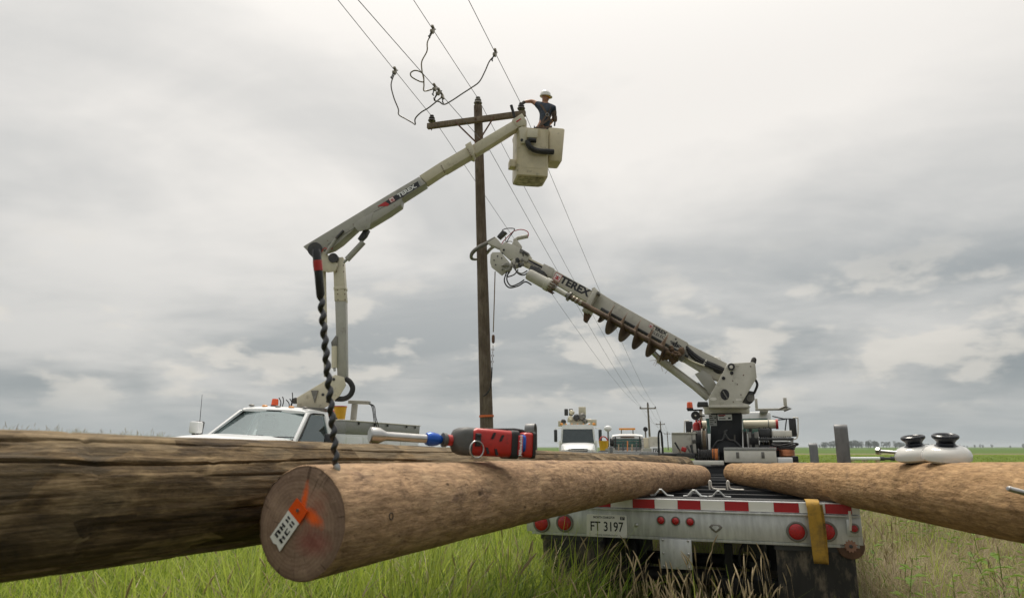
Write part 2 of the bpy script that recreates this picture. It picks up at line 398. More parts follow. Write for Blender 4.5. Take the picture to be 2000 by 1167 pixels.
ground_mat('ground_soil', [(.3, (.035, .034, .016)), (.5, (.06, .065, .02)), (.7, (.10, .09, .04))], .35, 4)
ground_mat('crop_green', [(.3, (.085, .125, .012)), (.5, (.14, .185, .02)), (.7, (.20, .23, .04))], .03, .9, (1, .5, 1))
ground_mat('far_crop', [(.3, (.055, .10, .016)), (.55, (.085, .14, .022)), (.7, (.12, .165, .04))], .006, .1, (.4, 1, 1))
ground_mat('track_dirt', [(.3, (.20, .16, .10)), (.6, (.30, .25, .17))], .05, .8)
g = np.sinh(np.linspace(-1, 1, 181)*6.6)/math.sinh(6.6)*3500
sheet('ground', g, g, terrain, 'ground_soil')
flat = lambda X, Y: terrain(X, Y)+0*X
ge = lambda a, b, n: np.linspace(a, b, n)
sheet('crop_field', ge(-40, 260, 61), ge(40, 138, 40), flat, 'crop_green', .03)
sheet('dirt_track', ge(-60, 420, 61), ge(140, 152, 5), flat, 'track_dirt', .05)
sheet('far_field', ge(-1500, 2600, 60), np.concatenate([ge(154, 400, 12), ge(450, 1900, 14)]), flat, 'far_crop', .04)

# distant shelter belts along the horizon: masses of crowns nobody could count
mat('far_leaves', (.065, .085, .070), .9, var=.25, scale=.15, objrand=0)
def tree_line(name, x0, x1, Y, n, hmin, hmax, gaps, seed):
    rs = np.random.default_rng(seed); mb = MB(); vs = []; fs = []
    for i in range(n):
        x = rs.uniform(x0, x1)
        if any(a < x < b for a, b in gaps): continue
        y = Y+rs.uniform(-15, 15); h = rs.uniform(hmin, hmax)*(.6+.5*abs(math.sin(x*.021+seed)))
        mb.tube([(x, y, 0), (x+rs.uniform(-.4, .4), y, h*.6)], [.35, .15], 5)
        for k in range(110):
            a = rs.uniform(0, 6.28); rr = rs.uniform(.2, 1)**.6; zz = rs.uniform(-.9, 1)
            c = Vector((x+math.cos(a)*rr*h*.33*math.sqrt(max(.1, 1-zz*zz*.8)), y+math.sin(a)*rr*h*.3, h*.62+zz*h*.36)); s_ = rs.uniform(.04, .085)*h
            d1 = Vector(rs.normal(size=3)).normalized()*s_; d2 = Vector(rs.normal(size=3)).normalized()*s_
            b = len(vs); vs += [c-d1, c+d2, c+d1, c-d2]; fs.append((b, b+1, b+2, b+3))
    mb.add(vs, fs); o = mb.build(name, 'far_leaves'); o['kind'] = 'stuff'
    o['label'] = 'hazy dark line of far trees on the horizon'; o['category'] = 'tree line'; return o
o = tree_line('tree_line', 330, 475, 760, 120, 4, 8, [(402, 410)], 3); o['label'] = 'hazy belt of far trees on the horizon left of the white insulators'
o = tree_line('tree_line', 515, 720, 820, 46, 2.5, 5.5, [(560, 585), (620, 640)], 5); o['label'] = 'thin scattered far trees on the horizon at the right edge'
# white pipe lying in the field
t = thing('irrigation_pipe', 'white pipe lying across the green field beyond the trailer stakes', 'pipe', (P(1690, 884, 62).x, 62, 0))
a = P(1656, 884, 62); b = P(1722, 884, 62)
mb = MB(); mb.cyl((a.x, 62, .47), (b.x, 62.4, .47), .15, 18); mb.build('pipe', 'white_paint', t)
mb = MB(); mb.lathe([(-.05, .18), (.35, .18), (.35, .12), (1.0, .12), (1.0, .19), (1.25, .19)], (b.x, 62.4, .47), (1, .01, 0), 16); mb.build('valve', 'dark_steel', t)
for k in range(3):
    mb = MB(); q = a.lerp(b, .12+.38*k); mb.hexa([(q.x-.12, 61.8, 0), (q.x+.12, 61.8, 0), (q.x+.12, 62.6, 0), (q.x-.12, 62.6, 0), (q.x-.08, 61.9, .32), (q.x+.08, 61.9, .32), (q.x+.08, 62.5, .32), (q.x-.08, 62.5, .32)]); mb.build('support_block', 'tan_wood', t)

# ================================================================== utility poles lying on the trailer
def log_mat(name, ramp, spots, spotcol, grain=18., patch=None, patchcol=None, crack=0., blocks=0., knots=(), fine=.5, mottle=0.):
    m = bpy.data.materials.new(name); m.use_nodes = True; t = m.node_tree; b = t.nodes['Principled BSDF']
    tcn = t.nodes.new('ShaderNodeTexCoord')
    def nz(scl, s, det=7, ro=.6, dist=0.):
        mp = t.nodes.new('ShaderNodeMapping'); mp.inputs[3].default_value = scl; t.links.new(tcn.outputs['Object'], mp.inputs[0])
        n = t.nodes.new('ShaderNodeTexNoise'); n.inputs['Scale'].default_value = s; n.inputs['Detail'].default_value = det; n.inputs['Roughness'].default_value = ro; n.inputs['Distortion'].default_value = dist
        t.links.new(mp.outputs[0], n.inputs['Vector']); return n.outputs[0]
    def mix(f, a, c, bt='MIX'):
        n = t.nodes.new('ShaderNodeMix'); n.data_type = 'RGBA'; n.blend_type = bt
        if isinstance(f, float): n.inputs[0].default_value = f
        else: t.links.new(f, n.inputs[0])
        for i, q in ((6, a), (7, c)):
            if isinstance(q, tuple): n.inputs[i].default_value = (*q, 1)
            else: t.links.new(q, n.inputs[i])
        return n.outputs[2]
    def mr(v, a, c, d=0., e=1.):
        n = t.nodes.new('ShaderNodeMapRange'); t.links.new(v, n.inputs[0])
        for i, q in enumerate((a, c, d, e)): n.inputs[i+1].default_value = q
        return n.outputs[0]
    g1 = nz((2.6, 22, 22) if blocks else ((5, 13, 13) if mottle else (1.6, 30, 30)), 1.4, 8, .7, .6); g2 = nz((1.6, 3.2, 3.2) if blocks else (1, 1.6, 1.6), 3.2, 7, .65, .5)
    mm = t.nodes.new('ShaderNodeMath'); mm.operation = 'MULTIPLY_ADD'; mm.inputs[1].default_value = .45; t.links.new(g1, mm.inputs[0])
    m2 = t.nodes.new('ShaderNodeMath'); m2.operation = 'MULTIPLY'; m2.inputs[1].default_value = .55; t.links.new(g2, m2.inputs[0]); t.links.new(m2.outputs[0], mm.inputs[2])
    r = t.nodes.new('ShaderNodeValToRGB'); e = r.color_ramp.elements
    while len(e) < len(ramp): e.new(.5)
    for k, (p, col) in enumerate(ramp): e[k].position = p; e[k].color = (*col, 1)
    t.links.new(mm.outputs[0], r.inputs[0]); co = r.outputs[0]
    if patch:
        co = mix(mr(nz((1.2, 2.2, 2.2), 4.3, 7, .6, .5), patch, patch+.12, 0, .7), co, patchcol)
    if blocks:   # scraped and charred patches with hard ends
        vo = t.nodes.new('ShaderNodeTexVoronoi'); vo.distance = 'CHEBYCHEV'; mp = t.nodes.new('ShaderNodeMapping'); mp.inputs[3].default_value = (2.6, 8, 8); t.links.new(tcn.outputs['Object'], mp.inputs[0]); t.links.new(mp.outputs[0], vo.inputs['Vector']); vo.inputs['Scale'].default_value = 1.
        sp_ = t.nodes.new('ShaderNodeSeparateColor'); t.links.new(vo.outputs['Color'], sp_.inputs[0])
        co = mix(mr(sp_.outputs[0], .25, 1, 0, blocks), co, (.22, .19, .15), 'MULTIPLY'); co = mix(mr(sp_.outputs[1], .45, 1, 0, blocks*.55), co, (.36, .28, .17))
    if mottle:
        mo_ = nz((1.5, 2.6, 2.6), 9., 6, .65, .8)
        co = mix(mr(mo_, .40, .62, 0, mottle), co, tuple(min(1, c_*1.55) for c_ in ramp[1][1])); co = mix(mr(nz((1.1, 2.0, 2.0), 6.2, 6, .65, 1.2), .56, .70, 0, mottle), co, tuple(c_*.6 for c_ in ramp[1][1]))
    fg = nz((9, 60, 60) if mottle else (2.2, 95, 95), 1.3, 5, .7, .4)
    co = mix(mr(fg, .42, .60, fine, 0.), co, tuple(c_*.55 for c_ in ramp[0][1])); co = mix(mr(fg, .55, .75, 0., fine*.8), co, tuple(min(1, c_*1.25) for c_ in ramp[2][1]))
    for (kx, ky, kz, kr) in knots:
        vd = t.nodes.new('ShaderNodeVectorMath'); vd.operation = 'DISTANCE'; mpk = t.nodes.new('ShaderNodeMapping'); mpk.inputs[3].default_value = (.6, 1, 1); t.links.new(tcn.outputs['Object'], mpk.inputs[0]); t.links.new(mpk.outputs[0], vd.inputs[0]); vd.inputs[1].default_value = (kx*.6, ky, kz)
        wv = t.nodes.new('ShaderNodeMath'); wv.operation = 'MULTIPLY_ADD'; wv.inputs[1].default_value = .045; t.links.new(nz((1, 1, 1), 22, 4, .6), wv.inputs[0]); t.links.new(vd.outputs['Value'], wv.inputs[2])
        sn = t.nodes.new('ShaderNodeMath'); sn.operation = 'SINE'; ms = t.nodes.new('ShaderNodeMath'); ms.operation = 'MULTIPLY'; ms.inputs[1].default_value = 620.; t.links.new(wv.outputs[0], ms.inputs[0]); t.links.new(ms.outputs[0], sn.inputs[0])
        lo = mix(mr(sn.outputs[0], -1, 1), tuple(c_*.6 for c_ in ramp[1][1]), tuple(c_*.95 for c_ in ramp[1][1]))
        co = mix(mr(wv.outputs[0], kr*.55, kr*1.25, .5, 0.), co, lo); co = mix(mr(wv.outputs[0], kr*.28, kr*.40, .85, 0.), co, (.13, .075, .05))
    if spots:
        vo = t.nodes.new('ShaderNodeTexVoronoi'); mp = t.nodes.new('ShaderNodeMapping'); mp.inputs[3].default_value = (6, 10, 10); t.links.new(tcn.outputs['Object'], mp.inputs[0]); t.links.new(mp.outputs[0], vo.inputs['Vector']); vo.inputs['Scale'].default_value = 1.1
        t_n = nz((1, 1, 1), 14, 4, .6)
        ad = t.nodes.new('ShaderNodeMath'); ad.operation = 'MULTIPLY_ADD'; ad.inputs[1].default_value = .25; t.links.new(t_n, ad.inputs[0]); t.links.new(vo.outputs['Distance'], ad.inputs[2])
        co = mix(mr(ad.outputs[0], spots, spots+.06, .8, 0.), co, spotcol)
    if mottle:
        co = mix(mr(nz((9, 26, 26), 1.6, 6, .75, .5), .60, .70, 0, .75), co, tuple(c_*.42 for c_ in ramp[0][1])); co = mix(mr(nz((4, 8, 8), 2.2, 7, .75, .5), .62, .68, 0, .6), co, tuple(min(1, c_*1.2) for c_ in ramp[2][1]))
    # fine dark pores and short checks
    co = mix(mr(nz((16, 34, 34) if mottle else (5, 60, 60), 1.4, 5, .7), .60, .70, 0, .7), co, tuple(c_*.35 for c_ in ramp[0][1]))
    t.links.new(co, b.inputs['Base Color']); b.inputs['Roughness'].default_value = .82; b.inputs['Specular IOR Level'].default_value = .25
    bp = t.nodes.new('ShaderNodeBump'); bp.inputs['Strength'].default_value = .8; bp.inputs['Distance'].default_value = .010
    t.links.new(g1, bp.inputs['Height']); bp2 = t.nodes.new('ShaderNodeBump'); bp2.inputs['Strength'].default_value = .7; bp2.inputs['Distance'].default_value = .014
    t.links.new(nz((3, 12, 12), 3, 6, .7), bp2.inputs['Height']); t.links.new(bp.outputs[0], bp2.inputs['Normal']); t.links.new(bp2.outputs[0], b.inputs['Normal'])
    MATS[name] = m; return m
log_mat('log_weathered', [(.37, (.034, .021, .010)), (.47, (.140, .092, .043)), (.58, (.33, .232, .120))], 0, None, patch=.56, patchcol=(.050, .038, .022), blocks=.95, knots=((1.86, .02, .20, .075), (1.06, -.09, .18, .05), (2.75, -.03, .19, .045)), fine=.42)
log_mat('log_brown', [(.34, (.18, .105, .056)), (.5, (.355, .228, .130)), (.64, (.52, .36, .215))], .17, (.06, .035, .02), patch=.54, patchcol=(.115, .068, .055), fine=.35, mottle=.8)
log_mat('log_tan', [(.34, (.195, .112, .050)), (.5, (.375, .232, .114)), (.64, (.54, .36, .19))], .15, (.09, .055, .03), patch=.56, patchcol=(.19, .12, .075), fine=.4, mottle=.7)

def build_log(name, label, a, b, ra, rb, material, n=120, m=260, bend=(0, 0), cracks=(), grooves=(), seed=0., rough=1., tip_round=.0, pits=0, flakes=()):
    a = Vector(a); b = Vector(b); L_ = (b-a).length
    M = mframe(a, b-a, (0, 0, 1))       # local x along the pole, y up, z towards camera-side
    xs = np.linspace(0, 1, m)**1.25; th = np.linspace(0, 2*math.pi, n, endpoint=False)
    vs = []; rp = random.Random(int(seed*100)); PT_ = [(rp.uniform(.05, L_), rp.uniform(0, 6.28), rp.uniform(.008, .026), rp.uniform(.003, .009)*rp.choice((1, 1, 1, -.6))) for _ in range(pits)]
    for s_ in xs:
        x = s_*L_; r0 = ra+(rb-ra)*s_; near = [q for q in PT_ if abs(q[0]-x) < .09]; nf = [q for q in flakes if q[0]-.05 < x < q[1]+.05]
        cy = bend[0]*math.sin(math.pi*s_); cz = bend[1]*math.sin(math.pi*s_)
        for tt in th:
            nx = mnoise.noise(Vector((x*1.1+seed, math.cos(tt)*1.2, math.sin(tt)*1.2)))
            n2 = mnoise.noise(Vector((x*5+seed, math.cos(tt)*5, math.sin(tt)*5)))
            n3 = mnoise.noise(Vector((x*2.0+seed*2, math.cos(tt)*13, math.sin(tt)*13)))
            r = r0*(1+.030*nx*rough+.011*n2*rough+.007*n3*rough)
            for (ang, s0, s1, wd, dp, wob) in cracks:
                if s0 < x < s1:
                    ac = ang+wob*mnoise.noise(Vector((x*.8, ang*3, seed)))
                    dd = ((tt-ac+math.pi) % (2*math.pi)-math.pi)*r0
                    fade = min(1, (x-s0)/.25, (s1-x)/.25)
                    r -= dp*fade*max(0, 1-abs(dd)/wd)
            for (x0, wd, dp) in grooves:
                xx = x0+.02*mnoise.noise(Vector((math.cos(tt)*2, math.sin(tt)*2, seed)))
                r -= dp*math.exp(-((x-xx)/wd)**2)
            if tip_round and x > L_-tip_round:
                q = (x-(L_-tip_round))/tip_round; r *= math.sqrt(max(.02, 1-.45*q*q))
            xo = x
            for (x0, a0, sz, dp) in near:
                dd = ((tt-a0+math.pi) % (2*math.pi)-math.pi)*r0; r -= dp*math.exp(-((x-x0)/(sz*1.3))**2-(dd/sz)**2)
            if s_ == 0: r *= .985-.012*abs(mnoise.noise(Vector((math.cos(tt)*6, math.sin(tt)*6, seed))))
            for (x0, x1, a0, a1, dp) in nf:
                wob = .02*mnoise.noise(Vector((tt*9, x0*7, seed))); wa = .05*mnoise.noise(Vector((x*9, a0*7, seed)))
                q_ = min((x-x0-wob)/.012, (x1+wob-x)/.04, ((tt-a0-wa)*r0)/.006, ((a1+wa-tt)*r0)/.006)
                if q_ > 0: r -= dp*min(1, q_)
            vs.append(M @ Vector((xo, cy+r*math.cos(tt), cz+r*math.sin(tt))))
    i = np.arange(m*n).reshape(m, n); j = np.roll(i, -1, 1)
    fs = np.stack([i[:-1].ravel(), j[:-1].ravel(), j[1:].ravel(), i[1:].ravel()], 1).tolist()
    fs.append(list(range((m-1)*n, m*n)))
    root = thing(name, label, 'log', a, 0, 'wooden poles lying on the trailer')
    root.matrix_world = M; WM[root] = M.copy()
    mb = MB(); mb.v = vs; mb.f = [tuple(f) for f in fs]
    sh = mb.build('shaft', material, root, smooth=60)
    return root, M, sh, vs[:n]
# fitted to the photograph: three poles that overhang the trailer's tail
rf = random.Random(21)
FLA = []
for _ in range(46):
    x0_ = rf.uniform(.9, 5.2); a0_ = rf.uniform(.35, 2.5); FLA.append((x0_, x0_+rf.uniform(.12, .5), a0_, a0_+rf.uniform(.12, .45), rf.uniform(.002, .006)*rf.choice((1, 1, -.8))))
FLB = []
for _ in range(26):
    x0_ = rf.uniform(.05, 3.5); a0_ = rf.uniform(.0, 2.4); FLB.append((x0_, x0_+rf.uniform(.06, .25), a0_, a0_+rf.uniform(.12, .4), rf.uniform(.0012, .003)*rf.choice((1, -1))))
A0 = Vector((-1.98, .52, 1.37)); A1 = P(1336, 911, 9.25)
Bb = PT(588, 1019, 2.10); B1 = PT(1372, 929, 8.0)
C1 = PT(1432, 923, 8.0); C2 = PT(2000, 980, 3.02); C0 = C2+(C2-C1)*.47
logA, MA, _, ringA = build_log('weathered_pole', 'dark weathered wooden pole with long cracks, leftmost of the lying poles', A0, A1, .205, .135, 'log_weathered', n=320, m=420,
    cracks=[(.92, .3, 3.4, .0055, .032, .10), (1.05, 2.6, 4.9, .005, .024, .1), (1.42, 1.25, 1.62, .005, .014, .05), (1.62, 1.0, 1.5, .005, .016, .15), (1.80, 2.0, 2.9, .0055, .024, .14), (2.02, 2.1, 3.3, .007, .034, .1), (2.5, .9, 2.2, .006, .02, .2), (.60, 1.0, 6, .005, .012, .2), (1.3, 3.8, 8, .005, .014, .2), (2.72, 1.2, 3.0, .007, .024, .15), (1.25, 1.9, 2.6, .0045, .012, .1)],
    grooves=[(1.05, .004, .006), (1.62, .006, .005), (2.02, .004, .006), (4.4, .006, .008), (6.2, .006, .008)], seed=3.1, rough=1.7, pits=90, flakes=FLA)
logB, MBm, _, ringB = build_log('cut_pole', 'light brown wooden pole with sawn butt, paint mark and tag facing the camera', Bb, B1, .171, .120, 'log_brown', n=140, m=320, bend=(.035, 0),
    cracks=[(.5, 2.2, 3.1, .008, .008, .1)], grooves=[(.36, .008, .007), (5.55, .12, .012)], seed=8.4, rough=1.1, tip_round=.25, pits=190, flakes=FLB)
logC, MC, _, ringC = build_log('tan_pole', 'tan wooden pole on the right with two white insulators resting on it', C1, C0, .112, .205, 'log_tan', n=140, m=320, bend=(.0, 0),
    cracks=[(5.6, 3.0, 5.0, .008, .006, .2)], grooves=[(.16, .05, .006), (1.35, .1, .008)], seed=5.7, rough=1.6, pits=190)
# close the butts with separate sawn end faces
def endgrain(name, light, dark, paint=True):
    m = bpy.data.materials.new(name); m.use_nodes = True; t = m.node_tree; b = t.nodes['Principled BSDF']
    tcn = t.nodes.new('ShaderNodeTexCoord'); sp_ = t.nodes.new('ShaderNodeSeparateXYZ'); t.links.new(tcn.outputs['Object'], sp_.inputs[0])
    def m_(op, a, c=None):
        n = t.nodes.new('ShaderNodeMath'); n.operation = op
        for i, q in enumerate((a, c)):
            if q is None: continue
            if isinstance(q, (int, float)): n.inputs[i].default_value = q
            else: t.links.new(q, n.inputs[i])
        return n.outputs[0]
    def nz(s, det=5, ro=.6):
        n = t.nodes.new('ShaderNodeTexNoise'); n.inputs['Scale'].default_value = s; n.inputs['Detail'].default_value = det; n.inputs['Roughness'].default_value = ro; t.links.new(tcn.outputs['Object'], n.inputs['Vector']); return n.outputs[0]
    def mix(f, a, c):
        n = t.nodes.new('ShaderNodeMix'); n.data_type = 'RGBA'
        t.links.new(f, n.inputs[0])
        for i, q in ((6, a), (7, c)):
            if isinstance(q, tuple): n.inputs[i].default_value = (*q, 1)
            else: t.links.new(q, n.inputs[i])
        return n.outputs[2]
    def mr(v, a, c, d=0., e=1.):
        n = t.nodes.new('ShaderNodeMapRange'); t.links.new(v, n.inputs[0])
        for i, q in enumerate((a, c, d, e)): n.inputs[i+1].default_value = q
        return n.outputs[0]
    y = m_('ADD', sp_.outputs[1], .02); z = m_('ADD', sp_.outputs[2], .01)
    rr = m_('SQRT', m_('ADD', m_('MULTIPLY', y, y), m_('MULTIPLY', z, z)))
    rr = m_('ADD', rr, m_('MULTIPLY', nz(9, 4), .022))
    ring = m_('SINE', m_('MULTIPLY', rr, 520.)); ring2 = m_('SINE', m_('MULTIPLY', rr, 190.))
    f = m_('ADD', m_('MULTIPLY', m_('ADD', m_('MULTIPLY', ring, 1.0), m_('MULTIPLY', ring2, .5)), .042), m_('ADD', m_('MULTIPLY', nz(11, 9, .75), .9), m_('MULTIPLY', nz(60, 5, .7), .25)))
    co = mix(mr(f, .32, .88), dark, light)
    co = mix(mr(rr, .150, .166, 0, .35), co, tuple(q*.6 for q in dark))
    an = m_('ARCTAN2', y, z); cb_ = t.nodes.new('ShaderNodeCombineXYZ'); t.links.new(m_('MULTIPLY', an, 7.), cb_.inputs[0]); t.links.new(m_('MULTIPLY', rr, 6.), cb_.inputs[1]); n9 = t.nodes.new('ShaderNodeTexNoise'); n9.inputs['Scale'].default_value = 1.3; n9.inputs['Detail'].default_value = 5; t.links.new(cb_.outputs[0], n9.inputs['Vector'])
    co = mix(m_('MULTIPLY', mr(n9.outputs[0], .60, .68, 0, .7), mr(rr, .04, .11)), co, tuple(q*.4 for q in dark))
    co = mix(mr(nz(24, 8, .8), .56, .72, 0, .6), co, tuple(min(1, q*1.35) for q in light))
    if paint:
        def blob(cy, cz, s1, s2, ang, thr, col, co, amt):
            dy = m_('SUBTRACT', sp_.outputs[1], cy); dz = m_('SUBTRACT', sp_.outputs[2], cz)
            ca, sa = math.cos(ang), math.sin(ang)
            p_ = m_('ADD', m_('MULTIPLY', dy, ca/s1), m_('MULTIPLY', dz, sa/s1)); q_ = m_('ADD', m_('MULTIPLY', dy, -sa/s2), m_('MULTIPLY', dz, ca/s2))
            d = m_('SQRT', m_('ADD', m_('MULTIPLY', p_, p_), m_('MULTIPLY', q_, q_)))
            d = m_('ADD', d, m_('MULTIPLY', nz(30, 8, .8), 1.3))
            return mix(mr(d, thr-.1, thr+.75, amt, 0.), co, col)
        PZ = -1.
        co = blob(-.055, .055, .045, .075, 0., 1.05, (.22, .03, .03), co, .55)
        co = blob(.040, .050, .085, .075, .5, .75, (.40, .09, .05), co, .4)
        co = blob(.055, .010, .060, .013, .12, 1.15, (.80, .12, .015), co, .95)
        co = blob(.020, .042, .020, .052, .5, 1.15, (.80, .12, .015), co, .95)
    t.links.new(co, b.inputs['Base Color']); b.inputs['Roughness'].default_value = .85; b.inputs['Specular IOR Level'].default_value = .2
    bp = t.nodes.new('ShaderNodeBump'); bp.inputs['Strength'].default_value = .6; bp.inputs['Distance'].default_value = .004; t.links.new(f, bp.inputs['Height']); t.links.new(bp.outputs[0], b.inputs['Normal'])
    MATS[name] = m
endgrain('end_grain_painted', (.38, .265, .185), (.165, .102, .070)); endgrain('end_grain', (.29, .21, .14), (.13, .085, .05), False)
def end_face(root, M, ring, material):
    mb = MB(); n = len(ring); inv = M.inverted(); loc = [inv @ v for v in ring]; vs = []; fs = []
    rings = 10
    for k in range(rings+1):
        q = 1-k/rings if k < rings else .02
        for p in loc: vs.append(M @ Vector((-.0015-.006*(1-q**3)*(.6+.4*mnoise.noise(Vector((p.y*30*q, p.z*30*q, 2)))) + (.004 if k == 0 else 0), p.y*q*(.985 if k == 1 else 1), p.z*q*(.985 if k == 1 else 1))))
    for k in range(rings): fs += [(k*n+i, (k+1)*n+i, (k+1)*n+(i+1) % n, k*n+(i+1) % n) for i in range(n)]
    fs.append(tuple(rings*n+i for i in range(n)))
    mb.add(vs, fs); return mb.build('end_face', material, root, smooth=60)
end_face(logA, MA, ringA, 'end_grain'); ef = end_face(logB, MBm, ringB, 'end_grain_painted'); ef['label'] = 'sawn end with orange and red paint marks'
end_face(logC, MC, ringC, 'end_grain')
# the tag nailed on the sawn butt: local plane y up, z towards the viewer's right (normal -x)
def face_pt(px, py, off=.0):
    d = ray(px, py); nrm = (MBm.to_3x3() @ Vector((-1, 0, 0))); o = MBm.translation + nrm*off
    return CAMP + d*((o-CAMP).dot(nrm)/d.dot(nrm))
nrm = MBm.to_3x3() @ Vector((-1, 0, 0))
ta = face_pt(541, 1056, .011); tb = face_pt(586, 991, .011)
TM = mframe((ta+tb)/2, tb-ta, nrm.cross(tb-ta)); TL = (tb-ta).length*1.20; TW = TL*.38
mb = MB(TM); mb.prism([(-TL/2, -TW/2), (-TL/2+.006, -TW*.1), (-TL/2, TW*.1), (-TL/2+.004, TW/2), (TL*.22, TW/2), (TL*.22, -TW/2)], -.001, .001); tg = mb.build('tag', 'plate_white', logB)
mb = MB(TM); mb.prism([(TL*.2, -TW/2-.001), (TL*.2, TW/2+.001), (TL/2, TW/2), (TL/2, -TW/2)], -.0016, .0016); mb.build('tag_end', 'orange_lens', tg)
mb = MB(TM)
for (x0, x1, y0, y1) in [(-.36, -.31, .08, .34), (-.31, -.24, .29, .34), (-.27, -.22, .08, .30), (-.18, -.14, .08, .34), (-.14, -.06, .18, .23), (-.10, -.06, .08, .34), (-.36, -.31, -.34, -.08), (-.31, -.22, -.20, -.16), (-.26, -.22, -.34, -.12), (-.17, -.13, -.34, -.08), (-.13, -.05, -.34, -.29), (-.13, -.05, -.13, -.08), (.02, .055, -.30, -.06), (.09, .125, -.30, -.06), (.02, .055, .06, .30), (.09, .125, .1, .30)]:
    mb.bx(x0*TL, x1*TL, y0*TW, y1*TW, .002, .0026)
mb.build('print', 'ink', tg)
mb = MB(TM); mb.cyl((TL*.36, 0, .0), (TL*.36, 0, .006), .005, 10); mb.build('nail', 'steel', tg)
# bored hole in the cut pole's flank: black plug, the hole's shade put into its colour
def log_hit(M, ra, rb, Ln, px, py):
    """where the sight line of a pixel meets the pole's flank"""
    inv = M.inverted(); o = inv @ CAMP; d = inv.to_3x3() @ ray(px, py)
    x = 2.; 
    for _ in range(12):
        r = ra+(rb-ra)*np.clip(x/Ln, 0, 1)
        A_ = d.y**2+d.z**2; B_ = 2*(o.y*d.y+o.z*d.z); C_ = o.y**2+o.z**2-r*r
        disc = B_*B_-4*A_*C_
        t_ = (-B_-math.sqrt(max(disc, 0)))/(2*A_); x = (o+d*t_).x
    p = o+d*t_; return M @ p, (M.to_3x3() @ Vector((0, p.y, p.z)).normalized())
hp, hn = log_hit(MBm, .171, .120, (B1-Bb).length, 763, 1007)
mb = MB(); mb.lathe([(-.02, .011), (.0035, .012), (.0035, .0095), (-.018, .009)], hp, hn, 14); mb.build('bored_hole', 'ink', logB)
# threaded bolt through the tan pole at the right edge
hp, hn = log_hit(MC, .112, .205, (C0-C1).length, 2025, 968)
e1 = PT(1968, 953, 2.62); e2 = e1.lerp(hp, 1.12)
t = thing('threaded_bolt', 'threaded steel bolt sticking out of the tan pole at the right edge', 'bolt', e2)
ax = (e1-e2).normalized(); Ln = (e1-e2).length
prof = []
k = 0
while k*.0035 < Ln-.01:
    prof += [(k*.0035, .0105), (k*.0035+.00175, .0088)]; k += 1
prof += [(Ln-.004, .0088), (Ln, .006)]
mb = MB(); mb.lathe(prof, e2, ax, 12); mb.build('shank', 'steel', t, smooth=20)
# ================================================================== things lying on the poles
def log_top(M, ra, rb, Ln, x, side=0.):
    r = ra+(rb-ra)*x/Ln
    return M @ Vector((x, r*math.cos(side), r*math.sin(side)))
LB = (B1-Bb).length
# --- long auger bit standing in the cut pole
base = PT(655, 907, 2.24); top = PT(618, 487, 2.20)
hit, hn = log_hit(MBm, .171, .120, LB, 655, 922); base = hit + Vector((0, .03, -.015)); 
t = thing('auger_bit', 'long black ship auger bit with red band standing upright in the cut pole', 'drill bit', base)
ax = (top-base); Ln = ax.length; ax.normalize(); u = ax.orthogonal().normalized(); v = ax.cross(u)
mb = MB(); mb.tube([base+ax*(.02), base+ax*(Ln*.80)], .0045, 10)
n = 300; turns = 11.5
vs = []; fs = []
for i in range(n+1):
    h = Ln*(.03+.77*i/n); a = 2*math.pi*turns*i/n
    for da, r_, dh in ((-1.5, .006, 0), (-.6, .0135, -.003), (.0, .0160, 0), (.6, .0135, .003), (1.5, .006, 0)):
        vs.append(base+ax*(h+dh)+(u*math.cos(a+da)+v*math.sin(a+da))*r_)
for i in range(n): fs += [(i*5+k, i*5+k+1, (i+1)*5+k+1, (i+1)*5+k) for k in range(4)] + [(i*5+4, i*5, (i+1)*5, (i+1)*5+4)]
mb.tube(helixpts(base+ax*.03, base+ax*(Ln*.80), .0040, 13.5, 280), .0094, 8); mb.build('flute', 'bit_steel', t, smooth=50)
mb = MB(); mb.lathe([(Ln*.78, .006), (Ln*.80, .0135), (Ln*.985, .0135), (Ln, .0105)], base, ax, 16); mb.build('shank', 'black_plastic', t)
mb = MB(); mb.lathe([(Ln*.905, .0137), (Ln*.906, .0146), (Ln*.95, .0146), (Ln*.951, .0137)], base, ax, 16); mb.build('red_band', 'red_paint', t)
mb = MB(); mb.lathe([(-.02, .001), (.012, .010), (.03, .012), (.042, .008)], base, ax, 12); mb.build('cutting_tip', 'steel', t)
# --- cordless impact wrench lying on the cut pole
e0 = PT(724, 849, 2.86); e1 = PT(1030, 869, 3.20)
TMx = mframe(e0, e1-e0, (0, 0, 1)); T = (e1-e0).length
def tx(px): return (px-724)/(1030-724)*T
t = thing('impact_wrench', 'red and black cordless impact wrench with long socket lying on the cut pole', 'power tool', (e0+e1)/2-Vector((0, 0, .07)))
Z = lambda prof, name, m, par=t, n=24, y=0., z=0.: MB(TMx).lathe(prof, (0, y, z), (1, 0, 0), n).build(name, m, par)
so = Z([(tx(722), .012), (tx(722), .029), (tx(724), .034), (tx(738), .034), (tx(748), .022), (tx(752), .019), (tx(827), .018), (tx(827), .01)], 'socket', 'chrome_socket')
Z([(tx(824), .012), (tx(825), .026), (tx(830), .030), (tx(838), .030), (tx(843), .027), (tx(845), .027), (tx(851), .020), (tx(856), .010)], 'socket_collar', 'blue_anodised')
Z([(tx(850), .009), (tx(862), .009)], 'drive_shank', 'steel')
ch = Z([(tx(855), .012), (tx(856), .031), (tx(862), .031), (tx(864), .022), (tx(876), .022)], 'chuck', 'tool_grey')
Z([(tx(864.5), .0215), (tx(865), .0245), (tx(873), .0245), (tx(873.5), .0215)], 'chuck_ring', 'red_paint', ch)
mb = MB(TMx); q0, q1, q2, q3 = tx(874), tx(888), tx(900), tx(914)
